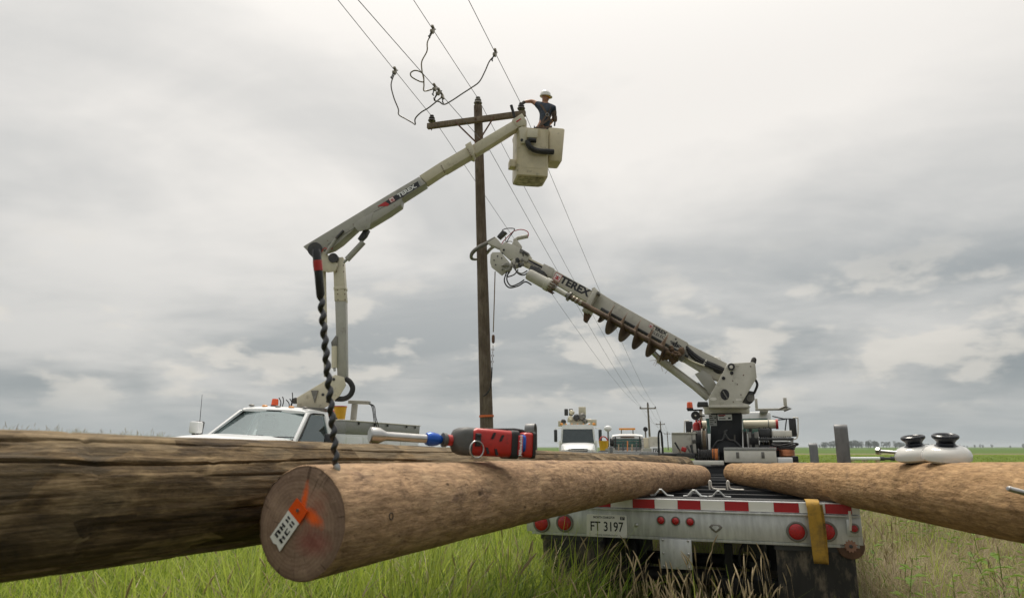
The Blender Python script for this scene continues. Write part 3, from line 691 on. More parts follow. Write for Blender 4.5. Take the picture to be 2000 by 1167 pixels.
def loft(mb, secs, n=8):
    """secs: (x, cy, half_h, half_w, corner) rounded-rectangle sections across the local x axis"""
    vs = []; fs = []; per = 0
    for (x, cy, hh, hw, cr) in secs:
        loop = []
        for (sy, sz, a0) in ((1, 1, 0), (-1, 1, 90), (-1, -1, 180), (1, -1, 270)):
            for k in range(4):
                a = R(a0+30*k); loop.append((x, cy+sy*(hh-cr)+cr*math.cos(a), sz*(hw-cr)+cr*math.sin(a)))
        per = len(loop); vs += loop
    for i in range(len(secs)-1): fs += [(i*per+k, i*per+(k+1) % per, (i+1)*per+(k+1) % per, (i+1)*per+k) for k in range(per)]
    fs += [tuple(range(per))[::-1], tuple((len(secs)-1)*per+k for k in range(per))]
    mb.add(vs, fs); return mb
loft(mb, [(q0, 0, .032, .030, .029), (tx(880), 0, .050, .046, .03), (tx(890), 0, .059, .055, .03), (tx(899), 0, .062, .058, .03), (tx(921), 0, .061, .056, .03)]); mb.build('gear_case', 'tool_grey', t)
mb = MB(TMx); loft(mb, [(tx(905), .0, .052, .060, .022), (tx(913), 0, .060, .064, .022), (tx(960), 0, .060, .066, .022), (tx(985), 0, .059, .064, .022), (tx(991), .0, .052, .058, .022)]); bd = mb.build('motor_housing', 'milled_red', t)
for (x0, yy, sl) in ((941, .030, .6), (958, .022, .6), (935, -.036, -.5), (953, -.04, -.5)):
    mb = MB(TMx); c = tx(x0); mb.hexa([(c-.006, yy-.014, -.069), (c+.006, yy-.014, -.069), (c+.006+sl*.02, yy+.014, -.069), (c-.006+sl*.02, yy+.014, -.069), (c-.006, yy-.014, -.060), (c+.006, yy-.014, -.060), (c+.006+sl*.02, yy+.014, -.060), (c-.006+sl*.02, yy+.014, -.060)]); mb.build('vent_slot', 'ink', bd)
    mb = MB(TMx); mb.hexa([(c-.006, yy-.014, .060), (c+.006, yy-.014, .060), (c+.006+sl*.02, yy+.014, .060), (c-.006+sl*.02, yy+.014, .060), (c-.006, yy-.014, .0695), (c+.006, yy-.014, .0695), (c+.006+sl*.02, yy+.014, .0695), (c-.006+sl*.02, yy+.014, .0695)]); mb.build('vent_slot', 'ink', bd)
mb = MB(TMx); loft(mb, [(tx(982), -.002, .059, .066, .022), (tx(986), -.002, .064, .070, .022), (tx(997), -.002, .064, .070, .022), (tx(1000), -.002, .057, .064, .022)]); mb.build('end_cap', 'black_rubber', t)
mb = MB(TMx); loft(mb, [(tx(999), -.005, .050, .045, .03), (tx(1012), -.005, .050, .05, .03)]); mb.build('battery_neck', 'black_plastic', t)
for zz in (-1, 1):
    mb = MB(TMx); loft(mb, [(tx(994.), .0, .045, .012, .011), (tx(1003), 0, .045, .012, .011)]); 
    for i_, v_ in enumerate(mb.v): mb.v[i_] = v_ + TMx.to_3x3() @ Vector((0, -.004, zz*.064))
    bg_ = mb.build('badge', 'decal_red', t)
    if zz > 0: lettering('Milwaukee', .022, TMx @ Matrix.Translation((tx(998.5), -.004, .0765)) @ Euler((0, 0, math.pi/2)).to_matrix().to_4x4(), 'decal_white', bg_, .0006)
mb = MB(TMx); loft(mb, [(tx(1003), .005, .040, .074, .02), (tx(1010), .005, .040, .074, .02)]); mb.build('latch', 'blue_anodised', t)
mb = MB(TMx); loft(mb, [(tx(1008), .0, .050, .064, .015), (tx(1013), 0, .056, .068, .015), (tx(1027), 0, .056, .068, .015), (tx(1031), 0, .050, .062, .015)]); bt = mb.build('battery', 'milled_red', t)
mb = MB(TMx); loft(mb, [(tx(1026), .0, .060, .072, .015), (tx(1032), 0, .060, .072, .015), (tx(1034), 0, .05, .062, .015)]); mb.build('bumper', 'black_rubber', bt)
mb = MB(TMx); mb.tube([(tx(940), .058, 0), (tx(985), .064, 0), (tx(1000), .066, 0), (tx(1018), .063, 0), (tx(1031), .056, 0)], [.006, .008, .009, .009, .007], 8); mb.build('guard_bar', 'black_rubber', t)
# pistol grip pointing away from the camera
mb = MB(TMx); mb.tube([(tx(965), -.01, -.05), (tx(970), -.015, -.10), (tx(978), -.02, -.17)], [.026, .023, .027], 12); mb.build('grip', 'black_rubber', t)
mb = MB(TMx); mb.bx(tx(908), tx(918), -.02, .036, .060, .075); mb.bx(tx(909), tx(917), .02, .034, .056, .082); hk = mb.build('ring_mount', 'black_plastic', t, bevel=.003)
mb = MB(TMx); mb.torus((tx(909.5), -.034, .077), (.15, .0, 1), .036, .0033, 28, 8); mb.build('ring', 'steel', hk)
# seat the tool on the pole: its lowest point meets the pole's crest below it
# --- two pin insulators and a bolt on the tan pole
def pin_insulator(o, up, label, s, h=1.):
    up = Vector(up).normalized()
    t = thing('pin_insulator', label, 'insulator', o, 0, 'pin insulators on the tan pole')
    sc_ = lambda pr: [(a_*h, b_*s) for a_, b_ in pr]
    MB().lathe(sc_([(0, .030), (0, .106), (.012, .122), (.034, .124), (.054, .117), (.072, .100), (.080, .078), (.081, .02)]), o, up, 32).build('skirt', 'porcelain_white', t)
    MB().lathe(sc_([(.072, .068), (.080, .060), (.088, .048), (.098, .045), (.110, .052), (.122, .066), (.128, .069), (.136, .067), (.141, .058), (.138, .050), (.130, .044)]), o, up, 28).build('wire_groove', 'porcelain_black', t)
    MB().lathe(sc_([(-.014, .03), (-.014, .07), (.004, .075)]), o, up, 24).build('base_ring', 'porcelain_black', t)
LC = (C0-C1).length
def c_at(px, py, side):
    p, n_ = log_hit(MC, .112, .205, LC, px, py); return p, n_
def crest(px):
    """crest of the tan pole seen above a pixel column"""
    best = None
    for k in range(200):
        x = LC*k/199; p = log_top(MC, .112, .205, LC, x)
        u_ = p.x/(Vector(p)-CAMP).dot(Vector((0, cp, sp))); d_ = abs(1000+FPX*u_-px)
        if best is None or d_ < best[0]: best = (d_, p, x)
    return best[1]
p1 = crest(1810); p2 = crest(1834)
pin_insulator(p1+Vector((-.01, .07, .008)), (-.14, -.06, 1), 'white insulator with black top, left of the pair on the tan pole', .92, .98)
pin_insulator(p2+Vector((.0, -.08, .006)), (-.05, -.16, 1), 'white insulator with black top, right of the pair on the tan pole', .94, 1.0)
q1 = PT(1714, 880, 4.0); q2 = p1+Vector((-.06, .02, .045))
t = thing('hex_bolt', 'steel hex bolt leaning on the left white insulator', 'bolt', q2)
ax = (q1-q2); Ln = ax.length
MB().lathe([(0, .009), (Ln-.012, .009)], q2, ax, 12).build('shank', 'steel', t)
MB().lathe([(Ln-.016, .02), (Ln+.004, .022), (Ln+.006, .012)], q2, ax, 6).build('head', 'steel', t, smooth=20)
# ================================================================== the pole trailer (local: x right, y forward, z up, tail at y = 0)
THD = R(20)
tr = thing('pole_trailer', 'galvanised pole trailer with number plate and red lamps, tail towards the camera', 'trailer', (1.27, 5.365, 0), -THD)
TR = WM[tr]; TRI = TR.inverted()
def tl(px, py, y=0.):
    """local x, z where a sight line meets the trailer's tail plane"""
    o = TRI @ CAMP; d = TRI.to_3x3() @ ray(px, py); k = (y-o.y)/d.y; p = o+d*k; return p.x, p.z
def tb_(*a, name, m, bevel=0., par=tr):
    mb = MB(TR); mb.bx(*a); return mb.build(name, m, par, bevel=bevel)
W2 = 1.22
tb_(-W2, W2, -.012, .01, .838, 1.02, name='bumper_plate', m='galvanised', bevel=.002)
tb_(-W2, W2, -.030, .06, 1.021, 1.034, name='lip', m='galvanised', bevel=.002)
tb_(-W2, W2, -.004, .05, 1.036, 1.112, name='tape_rail', m='galvanised', bevel=.003)
tb_(-W2+.04, W2-.02, .0, .09, .815, .836, name='bottom_flange', m='galvanised', bevel=.002)
tb_(-W2, W2, .052, .12, 1.05, 1.118, name='tail_channel', m='black_paint', bevel=.004)
x = -W2+.01; k = 0
while x < W2-.02:
    x1 = min(x+.170, W2-.005)
    o = tb_(x+.0015, x1-.0015, -.0065, -.0045, 1.041, 1.106, name='reflective_strip', m='red_tape' if k % 2 else 'white_tape')
    x = x1; k += 1
def lamp(px, py, r, name='tail_lamp'):
    lx, lz = tl(px, py, -.012)
    o = MB(TR).lathe([(0, r*1.32), (.008, r*1.32), (.012, r*1.22), (.012, r*1.05), (.004, r*1.02)], (lx, -.0125, lz), (0, -1, 0), 28).build('lamp_rim', 'worn_steel', None)
    WM[o] = Matrix.Identity(4)
    q = MB(TR).lathe([(.0, r*1.02), (.012, r*1.0), (.018, r*.8), (.021, r*.4), (.0215, .004)], (lx, -.0125, lz), (0, -1, 0), 28).build(name, 'red_lens', tr)
    # the rim belongs to the lamp
    me = o.data
    for v_ in me.vertices: v_.co = TRI @ v_.co
    o.parent = q; WM[o] = TR
    return q
for px, py in ((1058, 1021), (1103, 1020), (1556, 1037), (1614, 1037)): lamp(px, py, .053)
for px, py in ((1291, 1015), (1319.5, 1016.5), (1348, 1018)): lamp(px, py, .0255, 'marker_lamp')
# number plate
lx, lz = tl(1185.5, 1025.5)
mb = MB(TR); 
pl_ = []
for (sx, sz, a0) in ((1, 1, 0), (-1, 1, 90), (-1, -1, 180), (1, -1, 270)):
    for kk in range(4): pl_.append((sx*(.1585-.012)+.012*math.cos(R(a0+30*kk)), sz*(.083-.012)+.012*math.sin(R(a0+30*kk))))
PM = mframe(TR @ Vector((lx, -.016, lz)), TR.to_3x3() @ Vector((1, 0, 0)), (0, 0, 1))
mb = MB(PM); mb.prism(pl_, -.002, .0015); np_ = mb.build('number_plate', 'plate_white', tr, bevel=.001)
def ptxt(body, x_, y_, s_, b=0., xs=1.): lettering(body, s_, PM @ Matrix.Translation((x_, y_, .0024)), 'ink', np_, b, xs)
ptxt('FT 3197', 0, -.008, .098, .0012, .80)
ptxt('NORTH DAKOTA', -.02, .062, .022, .0006, .95); ptxt('*', -.097, .060, .024); ptxt('*', .062, .060, .024)
ptxt('* PEACE GARDEN STATE *', 0, -.068, .0145, .0002, 1.05)
mb = MB(PM); mb.bx(.108, .143, .048, .072, .0018, .0024); st = mb.build('year_sticker', 'ink', np_)
lettering('27', .022, PM @ Matrix.Translation((.1255, .060, .0034)), 'decal_white', np_, .0004)
# bolts, badge, hitch plate
lx, lz = tl(1243, 1024); MB(TR).lathe([(0, .016), (.004, .016), (.006, .011), (.014, .011), (.016, .006)], (lx, -.0125, lz), (0, -1, 0), 12).build('bolt', 'steel', tr)
x0, z1 = tl(1288, 1049, -.018); x1, z0 = tl(1353, 1112, -.018)
tb_(x0, x1, -.021, -.0135, z0, z1-.005, name='hitch_plate', m='galvanised', bevel=.002)
for fx in (.1, .9):
    for fz in (.07, .5, .93): MB(TR).lathe([(0, .009), (.003, .009), (.007, .005)], (x0+(x1-x0)*fx, -.022, z0+(z1-z0)*fz), (0, -1, 0), 10).build('rivet', 'steel', tr)
lx, lz = tl(1398, 1030); BM = mframe(TR @ Vector((lx, -.0135, lz)), TR.to_3x3() @ Vector((1, 0, 0)), (0, 0, 1))
mb = MB(BM); mb.prism([(-.048, .008), (-.03, .026), (.03, .026), (.048, .008), (.03, -.014), (0, -.032), (-.03, -.014)], 0, .003); bd = mb.build('maker_badge', 'worn_steel', tr, bevel=.001)
mb = MB(BM); mb.prism([(-.026, .004), (-.015, .017), (.015, .017), (.026, .004), (0, -.02)], .0035, .005); mb.build('badge_gem', 'galvanised', bd)
# right corner bracket with side lamp, handle rod and strap winch
x0, z1 = tl(1652, 1013, -.02); x1, z0 = tl(1681, 1046, -.02)
tb_(x0, x1+.01, -.03, -.02, z0, z1, name='corner_bracket', m='galvanised', bevel=.002)
lx, lz = tl(1668, 1031, -.03); 
MB(TR).lathe([(0, .034), (.006, .033), (.008, .024)], (lx, -.0305, lz), (0, -1, 0), 20).build('lamp_rim', 'worn_steel', tr)
MB(TR).lathe([(.004, .024), (.012, .022), (.016, .004)], (lx, -.0305, lz), (0, -1, 0), 20).build('side_lamp', 'red_lens', tr)
a = tl(1659, 997, -.06); b = tl(1661, 1035, -.06); MB(TR).tube([(a[0], -.06, a[1]), (a[0], -.062, (a[1]+b[1])/2), (b[0], -.05, b[1])], .009, 10).build('handle_rod', 'aluminium', tr)
lx, lz = tl(1662, 1066, -.02)
wn = MB(TR).lathe([(0, .065), (.008, .088), (.02, .092), (.20, .092), (.205, .06)], (lx, .0, lz), (0, 1, 0), 24).build('strap_winch', 'rusty', tr)
mat('rust_light', (.36, .20, .14), .6, .4, var=.3, scale=30)
gear = []
for i in range(24): a = 2*math.pi*i/24; rr_ = .045 if i % 2 else .033; gear.append((rr_*math.cos(a), rr_*math.sin(a)))
MB(mframe(TR @ Vector((lx, -.004, lz)), TR.to_3x3() @ Vector((1, 0, 0)), (0, 0, 1))).prism(gear, 0, .010).build('ratchet_gear', 'rust_light', wn)
MB(TR).lathe([(.0, .012), (.018, .012), (.02, .006)], (lx, -.014, lz), (0, -1, 0), 10).build('axle_end', 'dark_steel', wn)
# mud flaps with a slight sag, tyres, axles
for (xa, xb) in ((-1.10, -.62), (.655, 1.165)):
    vs = []; fs = []; n1_, n2_ = 9, 14
    for j in range(n2_+1):
        for i in range(n1_+1):
            zz = .815-.62*j/n2_; vs.append((xa+(xb-xa)*i/n1_, .03+.018*math.sin(i*1.1)*j/n2_+.03*(j/n2_)**2, zz))
    for j in range(n2_): fs += [(j*(n1_+1)+i, j*(n1_+1)+i+1, (j+1)*(n1_+1)+i+1, (j+1)*(n1_+1)+i) for i in range(n1_)]
    k0 = len(vs); vs += [(x_, y_+.009, z_) for x_, y_, z_ in vs]; fs += [tuple(k0+i for i in f[::-1]) for f in fs]
    fl = MB(TR).add(vs, fs).build('mud_flap', 'mud_flap_rubber', tr)
    tb_(xa-.01, xb+.01, .018, .029, .78, .815, name='flap_bar', m='dark_steel', par=fl)
for y in (1.0, 1.95):
    for sx in (-1, 1):
        for k_ in (.98, .70): add_wheel(tr, (sx*k_, y, .40), (sx, 0, 0), .40, .24, TR)
    MB(TR).cyl((-1.0, y, .40), (1.0, y, .40), .065, 14).build('axle', 'dark_steel', tr)
# frame rails, cross members, deck
for sx in (-1, 1):
    tb_(sx*.48-.05, sx*.48+.05, .122, 6.0, .74, .99, name='frame_rail', m='black_paint', bevel=.006)
    tb_(sx*(W2-.035)-.033, sx*(W2-.035)+.033, .122, 6.0, .98, 1.10, name='side_rail', m='galvanised', bevel=.004)
for i, y in enumerate((.62, 1.15, 1.75, 2.4, 3.1, 3.9, 4.7, 5.4, 5.95)):
    mb = MB(TR); mb.bx(-W2+.07, W2-.07, y-.004, y+.004, .992, 1.085); mb.bx(-W2+.07, W2-.07, y+.004, y+.07, 1.078, 1.085); mb.bx(-W2+.07, W2-.07, y+.004, y+.06, .992, .999)
    mb.build('cross_member', 'black_paint' if i % 3 else 'dark_steel', tr, bevel=.001)
tb_(-W2+.07, W2-.07, .13, 6.0, .9902, .9915, name='deck_plate', m='dark_steel')
def hook(px, py, y, s=1., ztop=None):
    x_, z_ = tl(px, py, y)
    zb = 1.094 if y > .5 else 1.127
    MB(TR).tube([(x_-.10*s, y+.02, zb), (x_-.06*s, y+.01, zb+.004), (x_-.008*s, y, zb+.06*s), (x_+.008*s, y, zb+.06*s), (x_+.06*s, y+.01, zb+.004), (x_+.12*s, y+.02, zb)], .0075, 8).build('rope_hook', 'galvanised', tr)
hook(1290, 958, .10, .8); hook(1355, 960, .10, .8); hook(1357, 948, .62, .8); hook(1402, 948, .62, .8)
for px_, y_ in ((1387, 1.75), (1422, 1.75)):
    x_, z_ = tl(px_, 936, y_)
    MB(TR).tube(smoothpath([(x_-.01, y_, 1.089), (x_-.012, y_, 1.16), (x_+.004, y_, 1.165), (x_+.02, y_, 1.10), (x_+.14, y_, 1.092)], 5), .0085, 8).build('rope_hook', 'aluminium', tr)
# stakes: bent flat bar with a rounded top
def stake(x_, y_, z0, z1, wd, dp):
    mb = MB(mframe(TR @ Vector((x_, y_, 0)), TR.to_3x3() @ Vector((1, 0, 0)), (0, 0, 1)))
    prof = [(-dp/2, z0)] + [(-dp/2, z1-dp/2)] + [(-dp/2*math.cos(R(a)), z1-dp/2+dp/2*math.sin(R(a))) for a in range(20, 180, 20)] + [(dp/2, z1-dp/2), (dp/2, z0)]
    inn = [(p*.72, min(q, z1-dp*.2)) for p, q in prof][::-1]
    poly = prof + [(q*.74, r_-.012 if r_ > z0 else r_) for q, r_ in prof[::-1]]
    M2 = mframe(TR @ Vector((x_, y_, 0)), TR.to_3x3() @ Vector((0, 1, 0)), (0, 0, 1))
    mb = MB(M2); mb.prism(poly, -wd/2, wd/2); return mb.build('stake', 'worn_galv', tr, bevel=.002)
mat('worn_galv', (.20, .20, .20), .5, .5, var=.25, scale=7, dirt=(.07, .065, .06), damt=.4, stretch=(1, 1, .35))
stake(1.245, 1.0, .95, 1.685, .10, .075); stake(-1.285, .30, .95, 1.70, .085, .10); stake(1.275, 5.4, .95, 1.55, .11, .09)
for (x_, y_) in ((1.252, 1.0), (-1.252, .30), (1.252, 5.4)): tb_(x_-.03, x_+.03, y_-.09, y_-.065, .93, 1.09, name='stake_pocket', m='galvanised', bevel=.003)
# tail jack under the bumper, hung on the frame
jx, _ = tl(1481, 1085, .3)
mb = MB(TR); mb.lathe([(.50, .02), (.50, .075), (.53, .08), (.56, .062), (.60, .062), (.62, .085), (.66, .085), (.68, .062), (.80, .062), (.815, .09), (.90, .09)], (jx, .3, 0), (0, 0, 1), 18); mb.bx(jx-.06, jx+.06, .25, .35, .88, .995); jk = mb.build('tail_jack', 'black_paint', tr)
MB(TR).tube(smoothpath([(jx-.08, .3, .80), (jx-.13, .28, .72), (jx-.13, .27, .62), (jx-.07, .29, .52)], 6), .009, 8).build('air_hose', 'black_rubber', jk)
tb_(jx-.30, jx+.26, .34, .42, .40, .52, name='under_run_beam', m='black_paint', bevel=.006)
for sx in (-.22, .20): tb_(jx+sx-.03, jx+sx+.03, .35, .41, .521, .76, name='beam_bracket', m='black_paint')
# drawbar to the truck in front
mb = MB(TR); mb.hexa([(-.5, 5.9, .78), (.5, 5.9, .78), (.06, 7.1, .70), (-.06, 7.1, .70), (-.5, 5.9, .90), (.5, 5.9, .90), (.06, 7.1, .84), (-.06, 7.1, .84)]); mb.build('drawbar', 'black_paint', tr, bevel=.01)
# yellow webbing strap thrown over the tan pole and hanging behind the bumper
t = thing('cargo_strap', 'dirty yellow webbing strap hanging over the trailer bumper under the tan pole', 'strap', TR @ Vector((.9, -.1, .75)))
sx0, _ = tl(1590, 1000, -.07)
sc = TR @ Vector((sx0, -.07, 1.0)); inv = MC.inverted()
lx_ = (inv @ sc).x; wd = .088
path = []
for k in range(0, 19):      # over the pole's crest, camera side last
    a = R(-150+k*14); r_ = .112+(.205-.112)*lx_/LC+.012
    path.append(MC @ Vector((lx_, r_*math.cos(a), r_*math.sin(a))))
strapc = TR.to_3x3() @ Vector((1, 0, 0))
hang = [TR @ Vector((sx0, -.075, z_)) for z_ in (1.09, 1.0, .9, .8, .74, .70)]
def ribbon(mb, pts, side, wd, th=.003):
    vs = []; fs = []; m_ = len(pts)
    for i, p in enumerate(pts):
        t_ = (pts[min(i+1, m_-1)]-pts[max(i-1, 0)]).normalized(); s_ = (side-t_*side.dot(t_)).normalized(); n_ = t_.cross(s_)*th
        vs += [p-s_*wd/2-n_, p+s_*wd/2-n_, p+s_*wd/2+n_, p-s_*wd/2+n_]
    for i in range(m_-1): fs += [(i*4+k, i*4+(k+1) % 4, i*4+4+(k+1) % 4, i*4+4+k) for k in range(4)]
    fs += [(0, 3, 2, 1), tuple((m_-1)*4+k for k in range(4))]
    mb.add(vs, fs)
mb = MB(); ribbon(mb, smoothpath([TR @ Vector((sx0-.005, -.040, 1.125)), TR @ Vector((sx0-.005, .03, 1.128)), TR @ Vector((sx0-.008, .10, 1.126)), TR @ Vector((sx0-.008, .128, 1.10))], 4), strapc, wd); mb.build('rail_turn', 'yellow_strap', t)
loop = smoothpath([TR @ Vector((sx0-.005, -.041, 1.126)), TR @ Vector((sx0-.005, -.072, 1.11)), TR @ Vector((sx0, -.085, 1.06)), TR @ Vector((sx0+.004, -.085, .92)), TR @ Vector((sx0+.008, -.088, .80)), TR @ Vector((sx0+.012, -.085, .735)), TR @ Vector((sx0+.015, -.065, .715)), TR @ Vector((sx0+.022, -.045, .735)), TR @ Vector((sx0+.025, -.045, .85)), TR @ Vector((sx0+.022, -.05, .99)), TR @ Vector((sx0+.015, -.052, 1.10))], 5)
mb = MB(); ribbon(mb, loop, strapc, wd); mb.build('hanging_loop', 'yellow_strap', t)
# ================================================================== the power line
log_mat('pole_wood', [(.30, (.066, .049, .033)), (.48, (.165, .125, .088)), (.66, (.27, .215, .16))], 0, None, patch=.60, patchcol=(.08, .06, .042))
log_mat('crossarm_wood', [(.28, (.10, .075, .048)), (.48, (.21, .16, .11)), (.68, (.31, .25, .18))], 0, None, patch=.6, patchcol=(.10, .078, .055))
PY = 14.3
ptop = P(933.5, 207, PY); pmid = P(951, 838, PY)
dirp = (pmid-ptop); kk = ptop.z/(ptop.z-pmid.z); pbase = ptop+dirp*kk
LH = R(15.6); ldir = Vector((math.sin(LH), math.cos(LH), 0)); lside = Vector((math.cos(LH), -math.sin(LH), 0))
def insulator(mb, o, s=1., up=Vector((0, 0, 1))):
    mb.lathe([(0, .03*s), (.0, .075*s), (.015*s, .085*s), (.035*s, .08*s), (.05*s, .05*s), (.062*s, .045*s), (.075*s, .068*s), (.09*s, .065*s), (.10*s, .04*s), (.112*s, .034*s), (.122*s, .046*s), (.14*s, .046*s), (.15*s, .03*s)], o, up, 18)
def pole_thing(name, label, base, top, rb, rt, arm_c, arm_half, detail=True, group='utility poles of the line'):
    base = Vector(base); top = Vector(top); ax = (top-base).normalized()
    M = mframe(base, ax, lside); t = thing(name, label, 'utility pole', base, 0, group); t.matrix_world = M; WM[t] = M.copy()
    n, m = (40, 90) if detail else (10, 4); Ln = (top-base).length; vs = []
    for i in range(m+1):
        x = Ln*i/m; r0 = rb+(rt-rb)*i/m
        for k in range(n):
            a = 2*math.pi*k/n; r_ = r0
            if detail: r_ *= 1+.03*mnoise.noise(Vector((x*.8, math.cos(a)*1.5, math.sin(a)*1.5)))+.012*mnoise.noise(Vector((x*1.5, math.cos(a)*9, math.sin(a)*9)))
            vs.append(M @ Vector((x, r_*math.cos(a), r_*math.sin(a))))
    fs = [(i*n+k, i*n+(k+1) % n, (i+1)*n+(k+1) % n, (i+1)*n+k) for i in range(m) for k in range(n)] + [tuple(range(n))[::-1], tuple(m*n+k for k in range(n))]
    MB().add(vs, fs).build('shaft', 'pole_wood', t, smooth=50)
    return t
def arm_parts(t, armc, half, front, detail=True, hts=(.105, .095), tops=None):
    mb = MB(mframe(armc, lside, (0, 0, 1))); mb.bx(-half, half, -hts[0]/2-.01, hts[0]/2+.01, -hts[1]/2, hts[1]/2); arm = mb.build('crossarm', 'crossarm_wood', t, bevel=.006 if detail else 0, jitter=.002 if detail else 0)
    return arm
mp = pole_thing('utility_pole', 'tall weathered wooden utility pole with crossarm beside the raised bucket', pbase-Vector((0, 0, .15)), ptop, .148, .094, None, None)
armc = P(934, 245, PY)-ldir*(.112+.055)
armc = ptop+(pbase-ptop).normalized()*.42-ldir*.147
al = P(834, 254, PY)
half = 1.16
arm = arm_parts(mp, armc-lside*.02, half, 1)
# diagonal braces: flat bars from the arm to the shaft
lowp = ptop+(pbase-ptop).normalized()*.98-ldir*.125
for sx, fr in ((-1, .40), (1, .36)):
    a = armc+lside*(sx*half*fr)-ldir*.052-Vector((0, 0, .03)); b = lowp
    F = mframe(a, b-a, -ldir.cross(b-a)); mb = MB(F); mb.box(((b-a).length/2, 0, 0), ((b-a).length+.05, .035, .010)); mb.build('brace', 'rusty', mp, bevel=.002)
for off in (0, ):
    MB().lathe([(0, .022), (.012, .022), (.016, .012), (.05, .011)], armc-ldir*.048, -ldir, 8).build('through_bolt', 'rusty', mp)
MB().lathe([(0, .02), (.012, .02), (.016, .011), (.045, .011)], ptop+(pbase-ptop).normalized()*.17-ldir*.092, -ldir, 8).build('through_bolt', 'rusty', mp)
ins = []
for sx in (-.93, .90):
    o = armc+lside*(sx*half)+Vector((0, 0, .061)); mb = MB(); insulator(mb, o+Vector((0, 0, .05)), 1.05); i_ = mb.build('insulator', 'porcelain_brown', mp)
    MB().cyl(o-Vector((0, 0, .17)), o+Vector((0, 0, .06)), .011, 8).build('pin', 'rusty', i_); ins.append(o+Vector((0, 0, .05+.118*1.05)))
mb = MB(); insulator(mb, ptop+Vector((0, 0, .05)), 1.15); i_ = mb.build('insulator', 'porcelain_grey', mp); MB().cyl(ptop-Vector((0, 0, .05)), ptop+Vector((0, 0, .07)), .016, 8).build('pin', 'rusty', i_)
itop = ptop+Vector((0, 0, .05+.117*1.15))
# neutral bracket lower on the shaft
nb = ptop+(pbase-ptop).normalized()*1.07; nbo = nb+lside*.19
mb = MB(); mb.cyl(nb+lside*.08, nbo, .012, 8); bk = mb.build('neutral_bracket', 'rusty', mp)
MB().lathe([(-.045, .03), (-.045, .036), (-.015, .036), (-.008, .026), (.008, .026), (.015, .036), (.045, .036)], nbo, (0, 0, 1), 14).build('spool', 'porcelain_brown', bk)
# orange tape band
bb = P(951, 812, PY); q = (bb.z-pbase.z)/(ptop.z-pbase.z); bb = pbase+(ptop-pbase)*q; MB().lathe([(-.022, .130), (-.022, .152), (.022, .152), (.022, .130)], bb, ptop-pbase, 28).build('orange_band', 'concrete_band', mp)
# far poles along the line
far = []
for px, py0, py1, D, lab in ((1265, 788, 882, 112, 'first of the distant utility poles, right of the white truck'), (1289.5, 823, 884, 205, 'second distant utility pole behind the derrick truck'), (1303, 843, 886, 305, 'smallest and farthest utility pole on the line')):
    tp = P(px, py0, D); bs = Vector((tp.x+.15, D, -.1))
    t = pole_thing('utility_pole', lab, bs, tp, .16+.0006*D*.4, .11+.0006*D*.4, None, None, False)
    c = tp-Vector((0, 0, .75)); mb = MB(mframe(c-ldir*.2, lside, (0, 0, 1))); mb.box((0, 0, 0), (2.6, .15+.0003*D, .12)); mb.build('crossarm', 'crossarm_wood', t)
    tops = []
    for sx in (-1.2, 1.2):
        mb = MB(); insulator(mb, c-ldir*.2+lside*sx+Vector((0, 0, .07)), 1.8); mb.build('insulator', 'porcelain_brown', t); tops.append(c-ldir*.2+lside*sx+Vector((0, 0, .3)))
    mb = MB(); insulator(mb, tp, 1.8); mb.build('insulator', 'porcelain_brown', t)
    far.append((tops[0], tp+Vector((0, 0, .2)), tops[1], tp-Vector((0, 0, 1.5))))
# conductors: sagging spans, drawn as one object each from the unseen pole behind the camera to the far poles
def sag(a, b, s, n): return [a+(b-a)*(i/n)-Vector((0, 0, 4*s*(i/n)*(1-i/n))) for i in range(n+1)]
def solve_back(start, px_top):
    """heading of the span towards the camera, so that it leaves the picture's top edge where the photograph shows it"""
    best = None
    for k in range(-80, 81):
        h = LH+R(k*.15); e = start-Vector((math.sin(h), math.cos(h), 0))*92
        for p in sag(start, e, .9, 92)[1:20]:
            d = p-CAMP; f_ = d.dot(Vector((0, cp, sp)))
            if f_ <= .5: continue
            py = 583.5-FPX*(d.dot(Vector((0, -sp, cp))))/f_; px = 1000+FPX*d.x/f_
            if py < 0:
                e_ = abs(px-px_top)
                if best is None or e_ < best[0]: best = (e_, e)
                break
    return best[1]
wire_pts = []
for k, (st, pxt, lab, r_) in enumerate(((ins[0], 634, 'thin overhead wire on the left end of the crossarm', .0065), (itop, 801, 'thin overhead wire on top of the pole', .0065), (ins[1], 913, 'thin overhead wire held by the worker at the right insulator', .0065), (nbo+lside*.036, 682, 'thin lower overhead wire carrying the clamp cluster', .0065))):
    e = solve_back(st, pxt); back = sag(st, e, .9, 92)
    pts = back[::-1]
    cur = st
    for fp in far:
        nx = fp[k]; pts += sag(cur, nx, .9, 24)[1:]; cur = nx
    rad = [r_+max(0, (p.y-20))*.00009 for p in pts]
    o = rebase(MB().tube(pts, rad, 5).build('overhead_wire', 'conductor')); tag(o, lab, 'wire', 'overhead wires of the line'); wire_pts.append(back)
